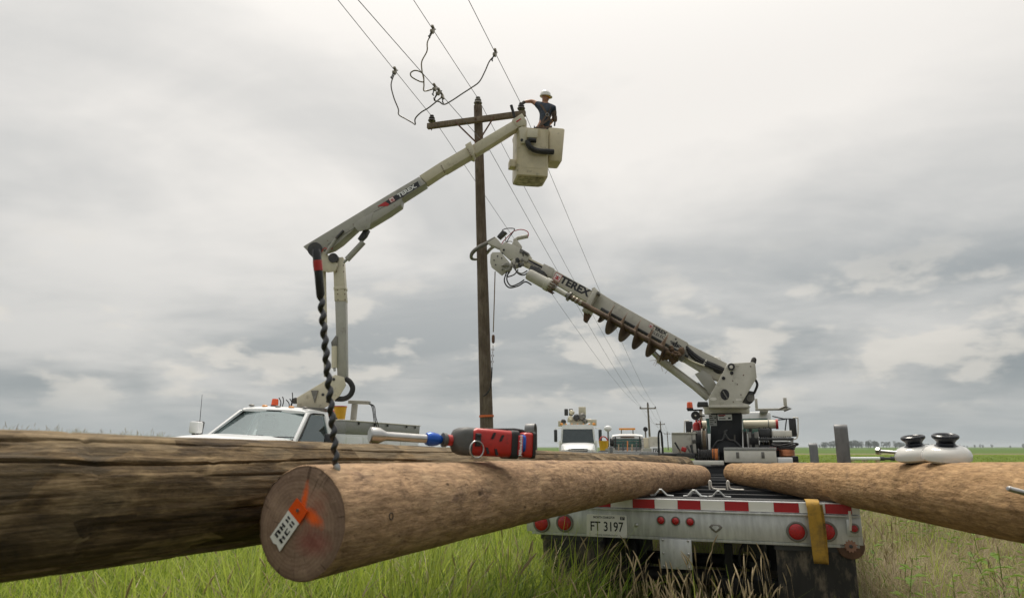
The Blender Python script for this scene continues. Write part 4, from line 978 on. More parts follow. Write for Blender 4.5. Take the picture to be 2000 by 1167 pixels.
# ================================================================== grounding jumpers clipped on the wires
def on_wire(k, px, py):
    best = None
    bk = wire_pts[k]
    for i in range(0, 14):
        for j in range(40):
            p = bk[i].lerp(bk[i+1], j/40); d = p-CAMP; f_ = d.dot(Vector((0, cp, sp)))
            q = (1000+FPX*d.x/f_, 583.5-FPX*d.dot(Vector((0, -sp, cp)))/f_); e = (q[0]-px)**2+(q[1]-py)**2
            if best is None or e < best[0]: best = (e, p, bk[i+1]-bk[i])
    return best[1], best[2].normalized()
def clamp(t, p, wd_, tilt, s=1.):
    """C-shaped screw clamp: body, jaw, screw and eye"""
    M = mframe(p, wd_, Vector((math.sin(tilt), -.2, math.cos(tilt)))); mb = MB(M)
    mb.prism([(-.03*s, .035*s), (.05*s, .05*s), (.055*s, .02*s), (.01*s, .015*s), (.01*s, -.015*s), (.05*s, -.02*s), (.045*s, -.06*s), (-.035*s, -.055*s), (-.05*s, 0)], -.018*s, .018*s)
    b = mb.build('clamp', 'brass', t, bevel=.004*s)
    mb = MB(M); mb.tube([(.03*s, -.05*s, 0), (.05*s, -.14*s, 0)], .010*s, 8); mb.box((.05*s, -.15*s, 0), (.06*s, .014*s, .014*s)); mb.tube([(-.03*s, .02*s, 0), (-.10*s, .06*s, .01*s)], [.014*s, .010*s], 8); mb.build('clamp_screw', 'dark_steel', b)
    return b
nwire = {}
def jumper(label, wire, cpx, px_pts, m, npx, depth0, depth1):
    p, wd_ = on_wire(wire, *cpx); q, wq = on_wire(3, *npx)
    t = thing('jumper_cable', label, 'jumper cable', q)
    pts = [p-Vector((0, 0, .05))]; n = len(px_pts)
    for i, (x_, y_) in enumerate(px_pts):
        f_ = (i+1)/(n+1); pts.append(P(x_, y_, p.y+(q.y-p.y)*f_))
    pts.append(q-Vector((0, 0, .02)))
    MB().tube(smoothpath(pts, 7), .0125, 8).build('cable', m, t)
    clamp(t, p, wd_, .2, 1.25); clamp(t, q, wq, -.3+.3*wire, 1.15); return t
jumper('black jumper cable clamped to the leftmost wire', 0, (762, 146), [(764, 165), (769, 190), (778, 213), (779, 224), (792, 232), (806, 240), (811, 243), (811, 232), (822, 220), (838, 210)], 'jumper_sheath', (847, 203), 0, 0)
jumper('looped yellowish jumper cable clamped to the top wire', 1, (840, 62), [(835, 82), (834, 100), (824, 120), (824, 137), (827, 160), (806, 152), (802, 143), (812, 138), (826, 145), (828, 165), (829, 178)], 'jumper_sheath_clear', (831, 186), 0, 0)
jumper('black jumper cable clamped to the rightmost wire', 2, (966, 104), [(956, 120), (947, 140), (936, 160), (920, 172), (903, 183), (885, 195), (868, 204), (858, 199), (848, 195)], 'jumper_sheath', (838, 195), 0, 0)
# ================================================================== bucket truck (local: y forward, x to its right, z up; windscreen base at y = 0)
TRUCK = (-4.60, 11.97, math.pi-R(15))
bt_ = thing('bucket_truck', 'white bucket truck with raised jointed boom, left behind the poles', 'truck', (TRUCK[0], TRUCK[1], .17), rot=(0, -R(3), TRUCK[2]))
BT = WM[bt_]
def bb_(*a, name, m, bevel=0., par=bt_, seg=2):
    return MB(BT).bx(*a).build(name, m, par, bevel=bevel, seg=seg)
def loft_y(M, secs):
    """sections along y: list of (y, [(x,z)...]) with equal counts -> closed loft"""
    mb = MB(M); n = len(secs[0][1]); vs = [(x, y, z) for y, loop in secs for x, z in loop]; fs = []
    for i in range(len(secs)-1): fs += [(i*n+k, i*n+(k+1) % n, (i+1)*n+(k+1) % n, (i+1)*n+k) for k in range(n)]
    fs += [tuple(range(n))[::-1], tuple((len(secs)-1)*n+k for k in range(n))]
    return mb.add(vs, fs)
def arch(w0, w1, z0, z1, cr=.14, k=3, crown=.03):
    """rounded-top section symmetric in x: bottom half width w0 at z0, top half width w1 at z1"""
    r = [(w0, z0), (w0+(w1-w0)*.35, z0+(z1-z0)*.4), (w0+(w1-w0)*.8, z0+(z1-z0)*.82)]
    r += [(w1-cr*.3, z1-cr*.25), (w1-cr*1.2, z1), (w1*.45, z1+crown)]
    return r + [(-x, z) for x, z in r[::-1]]
# hood and nose
hd = loft_y(BT, [(-.05, arch(.98, .90, .62, 1.50, .12)), (.25, arch(.98, .90, .62, 1.50, .12)), (.7, arch(.97, .89, .62, 1.475, .14)), (1.05, arch(.96, .87, .62, 1.44, .16)), (1.22, arch(.94, .82, .62, 1.34, .2))]).build('hood', 'white_paint', bt_, smooth=40)
bb_(-.62, .62, 1.18, 1.245, .78, 1.14, name='grille', m='black_plastic', bevel=.02)
for z in (.86, .96, 1.06): bb_(-.60, .60, 1.235, 1.262, z-.018, z+.018, name='grille_bar', m='aluminium', bevel=.006)
for sx in (-1, 1): MB(BT).box((sx*.76, 1.2, .98), (.24, .10, .26)).build('headlight', 'side_glass', bt_, bevel=.03)
bb_(-1.0, 1.0, 1.2, 1.36, .45, .70, name='front_bumper', m='aluminium', bevel=.03)
# cab lower body and greenhouse
loft_y(BT, [(-.051, arch(.98, .94, .55, 1.46, .05)), (-1.28, arch(.98, .94, .55, 1.46, .05))]).build('cab_body', 'white_paint', bt_, bevel=.0)
roof = loft_y(BT, [(-.655, arch(.70, .655, 1.945, 1.985, .06, crown=.012)), (-.72, arch(.715, .68, 1.94, 2.02, .07, crown=.02)), (-.9, arch(.73, .70, 1.93, 2.035, .08, crown=.025)), (-1.22, arch(.73, .70, 1.93, 2.02, .08, crown=.02)), (-1.30, arch(.73, .69, 1.93, 1.99, .08, crown=.01))]).build('roof', 'white_paint', bt_, smooth=45)
def bar(a, b, wx, wy): # pillar between two points with rectangular section
    a = Vector(a); b = Vector(b); h = [Vector((-wx, -wy, 0)), Vector((wx, -wy, 0)), Vector((wx, wy, 0)), Vector((-wx, wy, 0))]
    return [a+q for q in h]+[b+q for q in h]
for sx in (-1, 1):
    MB(BT).hexa(bar((sx*.875, -.06, 1.46), (sx*.685, -.68, 1.965), .028, .05)).build('a_pillar', 'white_paint', bt_, bevel=.012)
    MB(BT).hexa(bar((sx*.90, -1.22, 1.46), (sx*.70, -1.23, 1.96), .035, .075)).build('b_pillar', 'white_paint', bt_, bevel=.012)
    MB(BT).hexa(bar((sx*.925, -.10, 1.452), (sx*.925, -1.02, 1.452), .035, .0) if False else [Vector(q) for q in ((sx*.88, -1.02, 1.44), (sx*.955, -1.02, 1.44), (sx*.955, -.10, 1.44), (sx*.88, -.10, 1.44), (sx*.885, -1.02, 1.475), (sx*.945, -1.02, 1.475), (sx*.945, -.10, 1.475), (sx*.885, -.10, 1.475))]).build('window_sill', 'black_plastic', bt_, bevel=.006)
    pts = [(sx*.905, -.17, 1.475), (sx*.905, -1.14, 1.475), (sx*.715, -1.16, 1.95), (sx*.72, -.74, 1.95)]
    sw = MB(BT).add(pts+[(x-sx*.008, y, z) for x, y, z in pts], [(0, 1, 2, 3), (7, 6, 5, 4), (0, 4, 5, 1), (1, 5, 6, 2), (2, 6, 7, 3), (3, 7, 4, 0)]).build('side_window', 'side_glass', bt_)
    MB(BT).tube([(sx*.905, -.115, 1.47), (sx*.745, -.66, 1.935), (sx*.735, -.76, 1.955), (sx*.73, -1.14, 1.955), (sx*.735, -1.17, 1.93), (sx*.915, -1.16, 1.47)], .013, 6).build('window_seal', 'black_rubber', sw)
# windscreen: curved sheet
vs = []; fs = []; nu, nv = 12, 6
for j in range(nv+1):
    for i in range(nu+1):
        u_ = -1+2*i/nu; q = j/nv; hw = .845+(.665-.845)*q
        vs.append((u_*hw, .04-.70*q-.16*u_*u_*(1-.3*q), 1.485+.485*q))
fs = [(j*(nu+1)+i, j*(nu+1)+i+1, (j+1)*(nu+1)+i+1, (j+1)*(nu+1)+i) for j in range(nv) for i in range(nu)]
ws = MB(BT).add(vs, fs).build('windscreen', 'windscreen', bt_)
edge = [vs[i] for i in range(nu+1)]+[vs[j*(nu+1)+nu] for j in range(1, nv+1)]+[vs[nv*(nu+1)+i] for i in range(nu-1, -1, -1)]+[vs[j*(nu+1)] for j in range(nv-1, 0, -1)]
MB(BT).tube(edge, .014, 6, closed=True).build('windscreen_seal', 'black_rubber', ws)
for x0_ in (.25, -.35): MB(BT).tube([(x0_, .09, 1.50), (x0_-.25, -.0, 1.525), (x0_-.52, -.03, 1.53)], .010, 6).build('wiper', 'black_plastic', ws)
bb_(-.72, .72, -1.28, -1.24, 1.46, 1.94, name='cab_rear_panel', m='interior_light')
bb_(-.80, .80, -.45, -.16, 1.30, 1.475, name='dashboard', m='interior', bevel=.05)
for sx in (-.4, .4):
    s_ = MB(BT).bx(sx-.22, sx+.22, -1.18, -1.04, 1.1, 1.62).build('seat', 'interior', bt_, bevel=.05); MB(BT).bx(sx-.12, sx+.12, -1.17, -1.07, 1.63, 1.80).build('head_rest', 'interior', s_, bevel=.03)
MB(BT).torus((-.4, -.55, 1.46), (0, -.5, .8), .17, .015, 20, 6).build('steering_wheel', 'black_plastic', bt_)
MB(BT).box((0, -.56, 1.86), (.22, .03, .07)).build('inner_mirror', 'black_plastic', bt_, bevel=.01)
for i in range(5):
    x_ = -.56+.28*i; MB(BT).ball((x_, -.76, 2.055), .05, 10, 6, (1.2, .8, .45)).build('clearance_lamp', 'amber_lens' if i % 2 else 'worn_steel', bt_)
def mirror(sx, dy=0.):
    m_ = MB(BT).hexa(bar((sx*1.17, -.14+dy, 1.36 if sx > 0 else 1.40), (sx*1.17, -.18+dy, 1.72 if sx > 0 else 1.62), .085, .05)).build('mirror', 'black_plastic', bt_, bevel=.03)
    MB(BT).tube([(sx*.94, -.16+dy*.6, 1.44), (sx*1.10, -.15+dy, 1.44)], .04, 8).build('mirror_arm', 'black_plastic', m_)
mirror(1); mirror(-1, -.50)
p = BT.inverted() @ P(383, 834, 11.9)
MB(BT).box((p.x, p.y, p.z), (.19, .14, .20)).build('spot_lamp_housing', 'white_paint', bt_, bevel=.03); MB(BT).cyl((p.x, p.y, p.z-.08), (.88, p.y, 1.40), .02, 8).build('spot_lamp_bracket', 'black_plastic', bt_)
a = BT.inverted() @ P(390, 828, 12.0); b = BT.inverted() @ P(395, 770, 12.0); MB(BT).tube([a-Vector((0, 0, .2)), a, b], [.008, .006, .003], 6).build('antenna', 'black_plastic', bt_)
def beacon(parent, c, r, h, M):
    b_ = MB(M).lathe([(0, r*1.1), (.03, r*1.1), (.03, r*1.02)], c, (0, 0, 1), 20).build('beacon', 'black_plastic', parent)
    MB(M).lathe([(.031, r), (h*.55, r*.97), (h*.9, r*.9), (h, r*.75), (h+.004, .01)], c, (0, 0, 1), 20).build('beacon_lens', 'orange_lens', b_)
q = BT.inverted() @ P(535, 796, 12.9); beacon(bt_, (q.x, -.95, 2.05), .065, .15, BT)
# wheels
for y in (.62, -3.6):
    for sx in (-1, 1): add_wheel(bt_, (sx*(.86 if y > 0 else .92), y, .41-.01), (sx, 0, 0), .41, .26, BT)
bb_(-.45, -.35, -5.0, 1.1, .55, .75, name='chassis_rail', m='black_paint'); bb_(.35, .45, -5.0, 1.1, .55, .75, name='chassis_rail', m='black_paint')
# service body: lower boxes in white, upper tread plate with lids, doors
Y0, Y1 = -1.42, -5.0
for sx in (-1, 1):
    s0, s1 = sorted((sx*.62, sx*1.06))
    bb_(s0, s1, Y1, Y0, .76, 1.62, name='side_cabinet', m='white_paint', bevel=.012)
    up = bb_(s0, s1, Y1, Y0, 1.622, 1.86, name='upper_box', m='tread_plate', bevel=.006)
    bb_(s0-.012, s1+.012, Y1-.012, Y0+.012, 1.862, 1.885, name='box_lid', m='aluminium', bevel=.004, par=up)
    for k_, (ya, yb) in enumerate(((-1.48, -2.1), (-2.16, -3.1), (-3.95, -4.9))):
        dr = MB(BT).bx(sx*1.062-.006, sx*1.062+.006, yb, ya, .92 if k_ < 2 else .95, 1.57).build('cabinet_door', 'white_paint', bt_, bevel=.004)
        MB(BT).bx(sx*1.074-.008, sx*1.074+.008, (ya+yb)/2-.06, (ya+yb)/2+.06, 1.36, 1.40).build('handle', 'dark_steel', dr)
    for yh in (-1.9, -2.6, -3.2, -4.2, -4.7): MB(BT).box((sx*1.075, yh, 1.83), (.02, .05, .05)).build('latch', 'dark_steel', up)
bb_(-.61, .61, Y1, Y0, .76, .86, name='bed_floor', m='tread_plate'); bb_(-1.06, 1.06, Y1-.04, Y1-.002, .76, 1.2, name='tailgate', m='tread_plate', bevel=.006)
bb_(-.61, .61, Y0-.05, Y0-.003, .862, 1.60, name='bulkhead', m='tread_plate')
p0 = BT.inverted() @ P(692, 800, 14.3)
# boom rest with hoses, at the back of the bed
mb = MB(BT); mb.bx(p0.x-.05, p0.x+.05, p0.y-.05, p0.y+.05, .86, p0.z+.12); mb.box((p0.x-.10, p0.y, p0.z+.16), (.45, .14, .07)); mb.build('boom_rest', 'boom_grey', bt_, bevel=.01)
for k_ in range(3):
    MB(BT).tube(smoothpath([(p0.x-.25, p0.y, p0.z+.15), (p0.x-.38-.03*k_, p0.y, p0.z+.10), (p0.x-.45-.05*k_, p0.y+.05*k_, p0.z-.12), (p0.x-.5-.05*k_, p0.y, p0.z-.35)], 6), .009, 6).build('hose', 'black_rubber', bt_)
q = BT.inverted() @ P(647, 812, 13.6); bb_(q.x-.09, q.x+.09, q.y-.09, q.y+.09, 1.60, q.z-.02, name='beacon_post', m='black_plastic'); beacon(bt_, (q.x, q.y, q.z-.02), .06, .14, BT)
# ------------------------------------------------ the jointed boom, standing in a plane across the line of sight
AY = 13.85
FA = Frame((-3.4, AY, 0), (1, .02, 0))
def tr_(pts, z0, z1, name, m, par, F=FA, bevel=.01, jitter=0):
    mb = MB(F.M); mb.prism([F.q(x, y, (z0+z1)/2) for x, y in pts], z0, z1); return mb.build(name, m, par, bevel=bevel)
pd = MB(BT).lathe([(.86, .26), (1.98, .26), (1.98, .30), (2.02, .30)], (-.05, -1.75, 0), (0, 0, 1), 28).build('pedestal', 'white_paint', bt_)
MB(BT).lathe([(2.021, .36), (2.06, .36), (2.06, .34), (2.09, .34)], (-.05, -1.75, 0), (0, 0, 1), 32).build('turntable', 'worn_steel', bt_)
tu = None
for z0, z1 in ((.16, .19), (-.19, -.16)):
    o = tr_([(580, 794), (580, 776), (655, 731), (672, 736), (676, 752), (664, 772), (641, 792), (632, 797)], z0, z1, 'turret_plate', 'boom_beige', bt_)
tr_([(590, 793), (590, 782), (640, 752), (646, 785), (632, 793)], -.158, .158, 'turret_web', 'boom_grey', bt_)
tr_([(572, 779), (580, 776), (580, 787), (573, 788)], -.1, .1, 'swing_motor', 'dark_steel', bt_)
MB(FA.M).tube(smoothpath([(*FA.q(675, 739, .1), .1), (*FA.q(684, 746, .1), .1), (*FA.q(689, 758, .1), .1), (*FA.q(684, 771, .1), .1), (*FA.q(672, 778, .1), .1), (*FA.q(655, 778, .1), .1)], 6), .055, 10).build('hose_guard', 'black_rubber', bt_)
c0 = FA.q(616, 771, .2); MB(FA.M).prism([FA.q(608, 762, .2), FA.q(622, 762, .2), FA.q(615, 786, .2)], .191, .23).build('gusset', 'worn_steel', bt_)
for px, py in ((631, 770), (648, 758), (652, 740), (640, 783)): MB(FA.M).lathe([(0, .028), (.02, .028), (.024, .012)], (*FA.q(px, py, .19), .19), (0, 0, 1), 12).build('pin', 'dark_steel', bt_)
lb = tr_([(661, 742), (656.5, 590), (677, 590), (679, 742)], -.10, .10, 'lower_boom', 'boom_grey', bt_)
tr_([(655.5, 590), (652.5, 506), (672, 504), (677.5, 590)], -.105, .105, 'lower_boom_insert', 'boom_beige', lb)
for y_ in (518, 530, 566, 574, 585):
    for x_ in (656, 670): MB(FA.M).lathe([(0, .012), (.008, .012)], (*FA.q(x_+(y_-500)*.05, y_, .106), .106), (0, 0, 1), 8).build('bolt', 'rusty', lb)
tr_([(654, 562), (676.5, 560), (677, 566), (654, 568)], -.112, .112, 'strap_band', 'boom_beige', lb, bevel=.003)
MB(FA.M).tube([(*FA.q(637, 735, -.05), -.05), (*FA.q(634.5, 630, -.05), -.05)], .045, 10).build('levelling_rod', 'boom_grey', bt_); MB(FA.M).tube([(*FA.q(634.5, 630, -.05), -.05), (*FA.q(632, 525, -.05), -.05)], .05, 10).build('levelling_rod_insulator', 'boom_beige', bt_)
cy = MB(FA.M).tube([(*FA.q(654, 724, .13), .13), (*FA.q(652.5, 716, .13), .13)], .025, 10).build('cylinder_rod', 'steel', bt_); MB(FA.M).tube([(*FA.q(653, 718, .13), .13), (*FA.q(653, 676, .13), .13)], .055, 14).build('lift_cylinder', 'boom_beige', bt_)
tr_([(647, 668), (656, 655), (659, 657), (659, 676), (648, 676)], .09, .13, 'cylinder_lug', 'worn_steel', bt_, bevel=.004)
# elbow
ep = FA.q(625, 495, .0)
tr_([(611, 500), (618, 486), (630, 488), (661, 516), (655, 530), (640, 532), (612, 522)], .14, .17, 'elbow_plate', 'boom_beige', bt_); tr_([(611, 500), (618, 486), (630, 488), (661, 516), (655, 530), (640, 532), (612, 522)], -.17, -.14, 'elbow_plate', 'boom_beige', bt_)
MB(FA.M).lathe([(-.2, .10), (.2, .10)], (*FA.q(655, 508, 0), 0), (0, 0, 1), 20).build('elbow_pin', 'dark_steel', bt_); MB(FA.M).lathe([(-.21, .12), (-.21, .15), (.21, .15), (.21, .12)], (*FA.q(620, 492, 0), 0), (0, 0, 1), 24).build('elbow_drum', 'dark_steel', bt_)
# upper boom: own frame, leaning a little towards the pole
u0 = P(605, 486, AY-.02); u1 = P(1022, 237, 13.60)
FU = Frame(u0, u1-u0)
ub = tr_([(597, 485), (760, 386), (821, 350), (834, 363), (790, 391), (700, 447), (668, 476), (652, 487), (612, 501)], -.15, .15, 'upper_boom', 'boom_grey', bt_, FU, .006)
tr_([(700, 436), (788, 386), (785, 404), (762, 420), (722, 444), (700, 448)], -.135, .152, 'boom_cover', 'boom_grey', ub, FU, .006)
tr_([(690, 440), (728, 417), (722, 446), (700, 452)], .153, .163, 'gusset', 'boom_grey', ub, FU, .003)
tr_([(821, 348), (866, 319), (872, 336), (834, 361)], -.138, .138, 'boom_insert', 'boom_beige', ub, FU); tr_([(864.5, 320), (921, 287), (927, 305), (871, 338)], -.135, .135, 'boom_insert', 'boom_beige', ub, FU)
for k_ in range(5): MB(FU.M).lathe([(0, .012), (.008, .012)], (*FU.q(862+1.6*k_, 324+3.2*k_, .14), .138), (0, 0, 1), 8).build('bolt', 'rusty', ub)
cl = tr_([(910, 289), (921, 282), (929, 303), (925, 311), (918, 308)], -.165, .165, 'boom_collar', 'boom_beige', ub, FU)
for k_ in range(5): MB(FU.M).lathe([(0, .012), (.008, .012)], (*FU.q(914+1.8*k_, 292+3.4*k_, .165), .165), (0, 0, 1), 8).build('bolt', 'rusty', cl)
ib = tr_([(918, 290), (1004, 239), (1018, 245), (1014, 252), (930, 305)], -.105, .105, 'inner_boom', 'boom_beige', bt_, FU)
tp_ = tr_([(1000, 239), (1020, 226), (1029, 241), (1026, 250), (1014, 252), (1008, 250)], -.12, .12, 'boom_tip', 'boom_beige', ib, FU, .012)
tr_([(1008, 237), (1017, 231), (1018, 233), (1009, 239.5)], .121, .125, 'warning_label', 'decal_red', tp_, FU, 0)
# weld seam, cable tray and stained drips along the lower half of the upper boom
for k_ in range(2):
    MB(FU.M).tube([(*FU.q(640, 478-4*k_, .152), .152), (*FU.q(700, 440-4*k_, .152), .152)] if k_ == 0 else [(*FU.q(730, 414, .154), .154), (*FU.q(790, 383, .154), .154)], .004, 5).build('weld_seam', 'dark_steel', ub)
for px, py in ((640, 470), (668, 458), (690, 438), (712, 440), (740, 405), (770, 401)): MB(FU.M).lathe([(0, .010), (.006, .010)], (*FU.q(px, py, .151), .151), (0, 0, 1), 8).build('bolt', 'rusty', ub)
MB(FU.M).tube(smoothpath([(*FU.q(628, 492, .17), .17), (*FU.q(634, 484, .19), .19), (*FU.q(641, 488, .19), .19), (*FU.q(650, 484, .16), .16)], 5), .009, 6).build('hose', 'red_paint', ub)
# lettering on the upper boom
dz = .1535
mb = MB(FU.M); mb.prism([FU.q(737, 403, dz), FU.q(819, 352, dz), FU.q(823.5, 362, dz), FU.q(757, 402.5, dz)], dz, dz+.002); dk = mb.build('decal', 'decal_black', ub)
mb = MB(FU.M); mb.prism([FU.q(737, 403, dz), FU.q(752.5, 393.5, dz), FU.q(761, 399, dz), FU.q(757, 402.5, dz)], dz+.003, dz+.004); mb.build('decal_red_end', 'decal_red', dk)
mb = MB(FU.M); mb.prism([FU.q(816, 354, dz), FU.q(819.5, 351.8, dz), FU.q(824.5, 361.5, dz), FU.q(820.5, 364, dz)], dz+.003, dz+.004); mb.build('decal_end', 'decal_grey', dk)
def logo(M, s, par):
    """square emblem: white field, red frame, three-pointed mark over a bar"""
    a = MB(M); a.bx(-s/2, s/2, -s/2, s/2, 0, .001); e_ = a.build('emblem', 'decal_white', par)
    a = MB(M); q = s*.5
    for (x0, x1, y0, y1) in ((-q, q, q*.86, q), (-q, q, -q, -q*.86), (-q, -q*.86, -q*.86, q*.86), (q*.86, q, -q*.86, q*.86)): a.bx(x0, x1, y0, y1, .0015, .002)
    a.prism([(-q*.6, q*.5), (-q*.6, -q*.1), (-q*.2, -q*.1), (-q*.2, -q*.3), (-q*.6, -q*.3), (-q*.6, -q*.65), (q*.6, -q*.65), (q*.6, -q*.3), (q*.2, -q*.3), (q*.2, -q*.1), (q*.6, -q*.1), (q*.6, q*.5), (q*.3, q*.05), (0, q*.5), (-q*.3, q*.05)], .0015, .002)
    a.build('emblem_mark', 'decal_red', e_); return e_
cL = FU.q(765.5, 390, dz); logo(FU.M @ Matrix.Translation((cL[0], cL[1], dz+.003)), .105, dk)
cT = FU.q(795, 372.5, dz); lettering('TEREX.', .122, FU.M @ Matrix.Translation((cT[0], cT[1]-.004, dz+.0045)), 'decal_white', dk, .005, 1.16)
# elbow link and lift cylinder of the upper boom
MB(FU.M).tube([(*FU.q(636, 496, .18), .18), (*FU.q(656, 466, .18), .18)], .035, 10).build('link_arm', 'boom_grey', bt_); MB(FU.M).tube([(*FU.q(656, 466, .18), .18), (*FU.q(671, 450, .18), .18)], .028, 10).build('link_end', 'dark_steel', bt_)
MB(FU.M).tube([(*FU.q(672, 502, .2), .0), (*FU.q(705, 467, .2), .0)], .062, 14).build('lift_cylinder', 'boom_grey', bt_); MB(FU.M).tube([(*FU.q(648, 522, .2), .0), (*FU.q(672, 502, .2), .0)], .028, 10).build('cylinder_rod', 'steel', bt_)
tr_([(700, 468), (712, 450), (722, 450), (716, 462), (706, 472)], -.07, .07, 'cylinder_lug', 'dark_steel', bt_, FU, .006)
# small black hoses standing up behind the cab
for (bx_, by_, tx_, ty_) in ((548, 792, 545, 776), (552, 792, 552, 774), (565, 792, 559, 780), (568, 792, 571, 766), (570, 792, 566, 778)):
    a = P(bx_, by_, 13.0); b = P(tx_, ty_, 13.0); MB().tube(smoothpath([a-Vector((0, 0, .1)), a, a.lerp(b, .5)+Vector((.02, 0, 0)), b], 4), .010, 6).build('control_hose', 'black_rubber', bt_)
# --- bucket (basket) with liner edge, side bin, step and bracket
K = thing('tmp', 'tmp tmp tmp tmp', 'tmp'); bpy.data.objects.remove(K)
BKY = 13.62
kc = P(1042, 305, BKY)
KM = mframe(kc, (.985, .17, 0), (0, 0, 1))    # x along the front face, y up, z towards camera
KI = KM.inverted()
def kq(px, py, off=0.):
    nz_ = KM.to_3x3() @ Vector((0, 0, 1)); d = ray(px, py); o = KM.translation+nz_*off; return KI @ (CAMP+d*((o-CAMP).dot(nz_)/d.dot(nz_)))
def rrect(hx, hz, cr, cx=0., cz=0., k=4):
    out_ = []
    for (sx, sz, a0) in ((1, 1, 0), (-1, 1, 90), (-1, -1, 180), (1, -1, 270)):
        for i in range(k): a = R(a0+90*i/(k-1)); out_.append((cx+sx*(hx-cr)+cr*math.cos(a), cz+sz*(hz-cr)+cr*math.sin(a)))
    return out_
def loft_v(M, secs):
    mb = MB(M); n = len(secs[0][1]); vs = [(x, h, z) for h, loop in secs for x, z in loop]; fs = []
    for i in range(len(secs)-1): fs += [(i*n+k, i*n+(k+1) % n, (i+1)*n+(k+1) % n, (i+1)*n+k) for k in range(n)]
    fs += [tuple(range(n))[::-1], tuple((len(secs)-1)*n+k for k in range(n))]
    return mb.add(vs, fs)
kt = kq(1042, 252)[1]; kb = kq(1040, 342)[1]
zc_ = -.31
bk = loft_v(KM, [(kb-.02, rrect(.29, .27, .06, -.02, zc_)), (kb+.0, rrect(.335, .31, .07, -.02, zc_)), (kb+.04, rrect(.345, .315, .07, -.02, zc_)), (kt-.10, rrect(.345, .335, .07, .0, zc_)), (kt-.06, rrect(.355, .345, .07, .0, zc_)), (kt, rrect(.36, .35, .07, .0, zc_)), (kt+.005, rrect(.34, .33, .06, .0, zc_)), (kt-.12, rrect(.32, .31, .05, .0, zc_)), (kb+.10, rrect(.30, .28, .05, -.02, zc_)), (kb+.08, rrect(.28, .26, .05, -.02, zc_))]).build('basket', 'bucket_plastic', bt_, smooth=50)
loft_v(KM, [(kb-.036, rrect(.27, .25, .06, -.02, zc_)), (kb-.021, rrect(.295, .275, .06, -.02, zc_))]).build('scuff_pad', 'bucket_scuffed', bk)
loft_v(KM, [(kb+.16, rrect(.255, .012, .01, -.02, .0)), (kt-.20, rrect(.255, .024, .01, -.0, .012))]).build('raised_panel', 'bucket_plastic', bk)
for x_ in (.20, ): loft_v(KM, [(kt-.42, rrect(.06, .012, .008, x_, .022)), (kt-.02, rrect(.06, .012, .008, x_, .026))]).build('rib', 'bucket_plastic', bk)
# side bin
b0 = kq(1076, 262, -.35); b1 = kq(1104, 325, -.35)
loft_v(KM, [(b1[1]-.01, rrect(.13, .2, .04, .50, -.28)), (b1[1]+.02, rrect(.15, .22, .05, .50, -.28)), (b0[1]-.02, rrect(.185, .25, .05, .53, -.28)), (b0[1], rrect(.175, .24, .05, .53, -.28))]).build('tool_bin', 'bucket_plastic', bt_, smooth=50)
s0 = kq(1000, 318, -.1); MB(KM).box((-.42, s0[1], -.2), (.16, .17, .22)).build('step_box', 'bucket_plastic', bt_, bevel=.015)
# tilt bracket and hose
mb = MB(KM); mb.prism([tuple(kq(x, y, .06)[:2]) for x, y in ((1013, 251), (1020, 247), (1030, 249), (1029, 276), (1024, 281), (1017, 280))], .03, .085); br = mb.build('tilt_bracket', 'boom_beige', bt_, bevel=.01)
mb = MB(KM); mb.prism([tuple(kq(x, y, .1)[:2]) for x, y in ((1029, 253), (1050, 254), (1049, 271), (1029, 270))], .015, .15); mb.build('control_valve_cover', 'boom_beige', bt_, bevel=.02)
MB(KM).lathe([(.0, .03), (.02, .03)], (*kq(1019, 274, .085)[:2], .085), (0, 0, 1), 12).build('bracket_pin', 'ink', br)
hs = [kq(1031, 275, .12), kq(1033, 284, .14), kq(1041, 292, .12), kq(1054, 296, .09), kq(1068, 297, .05), kq(1080, 298, .02)]
pts = smoothpath([(*q_[:2], z_) for q_, z_ in zip(hs, (.12, .14, .13, .11, .08, .05))], 8); MB(KM).tube(pts, [.055+.006*(i % 2) for i in range(len(pts))], 12).build('control_hose', 'black_rubber', bt_)
MB(KM).tube([(*kq(1032, 273, .14)[:2], .14), (*kq(1047, 275, .14)[:2], .14)], .05, 10).build('hose_cap', 'black_rubber', bt_)
# holstered stick behind the bracket
a = P(1006, 232, 13.75); b = P(998.5, 206, 13.75); MB().tube([a-Vector((0, 0, .1)), a, b], [.03, .03, .034], 10).build('gin_stick', 'black_rubber', bt_)
# ================================================================== the lineman in the basket
def skin_mesh(name, chains, radii, material, parent, sub=2, root=0):
    """joints dict -> continuous skinned surface"""
    names_ = list(radii); vs = [radii[n_][0] for n_ in names_]; ix = {n_: i for i, n_ in enumerate(names_)}
    es = [(ix[c[i]], ix[c[i+1]]) for c in chains for i in range(len(c)-1)]
    me = bpy.data.meshes.new(name); inv = WM[parent].inverted(); me.from_pydata([inv @ Vector(v) for v in vs], es, [])
    o = bpy.data.objects.new(name, me); C.objects.link(o)
    md = o.modifiers.new('skin', 'SKIN'); md.use_smooth_shade = True; ms = o.modifiers.new('sub', 'SUBSURF'); ms.levels = sub; ms.render_levels = sub
    for i, n_ in enumerate(names_):
        sv = me.skin_vertices[0].data[i]; r_ = radii[n_][1]; sv.radius = r_ if hasattr(r_, '__len__') else (r_, r_); sv.use_root = (i == root)
    bpy.context.view_layer.update()
    ev = o.evaluated_get(bpy.context.evaluated_depsgraph_get()); m2 = bpy.data.meshes.new_from_object(ev); m2.name = name
    o.modifiers.clear(); o.data = m2; m2.materials.clear(); m2.materials.append(MATS[material]); m2.polygons.foreach_set('use_smooth', [True]*len(m2.polygons))
    o.parent = parent; WM[o] = WM[parent]; return o
PYW = 13.93
floor_p = KM @ Vector((.03, kb+.09, zc_))
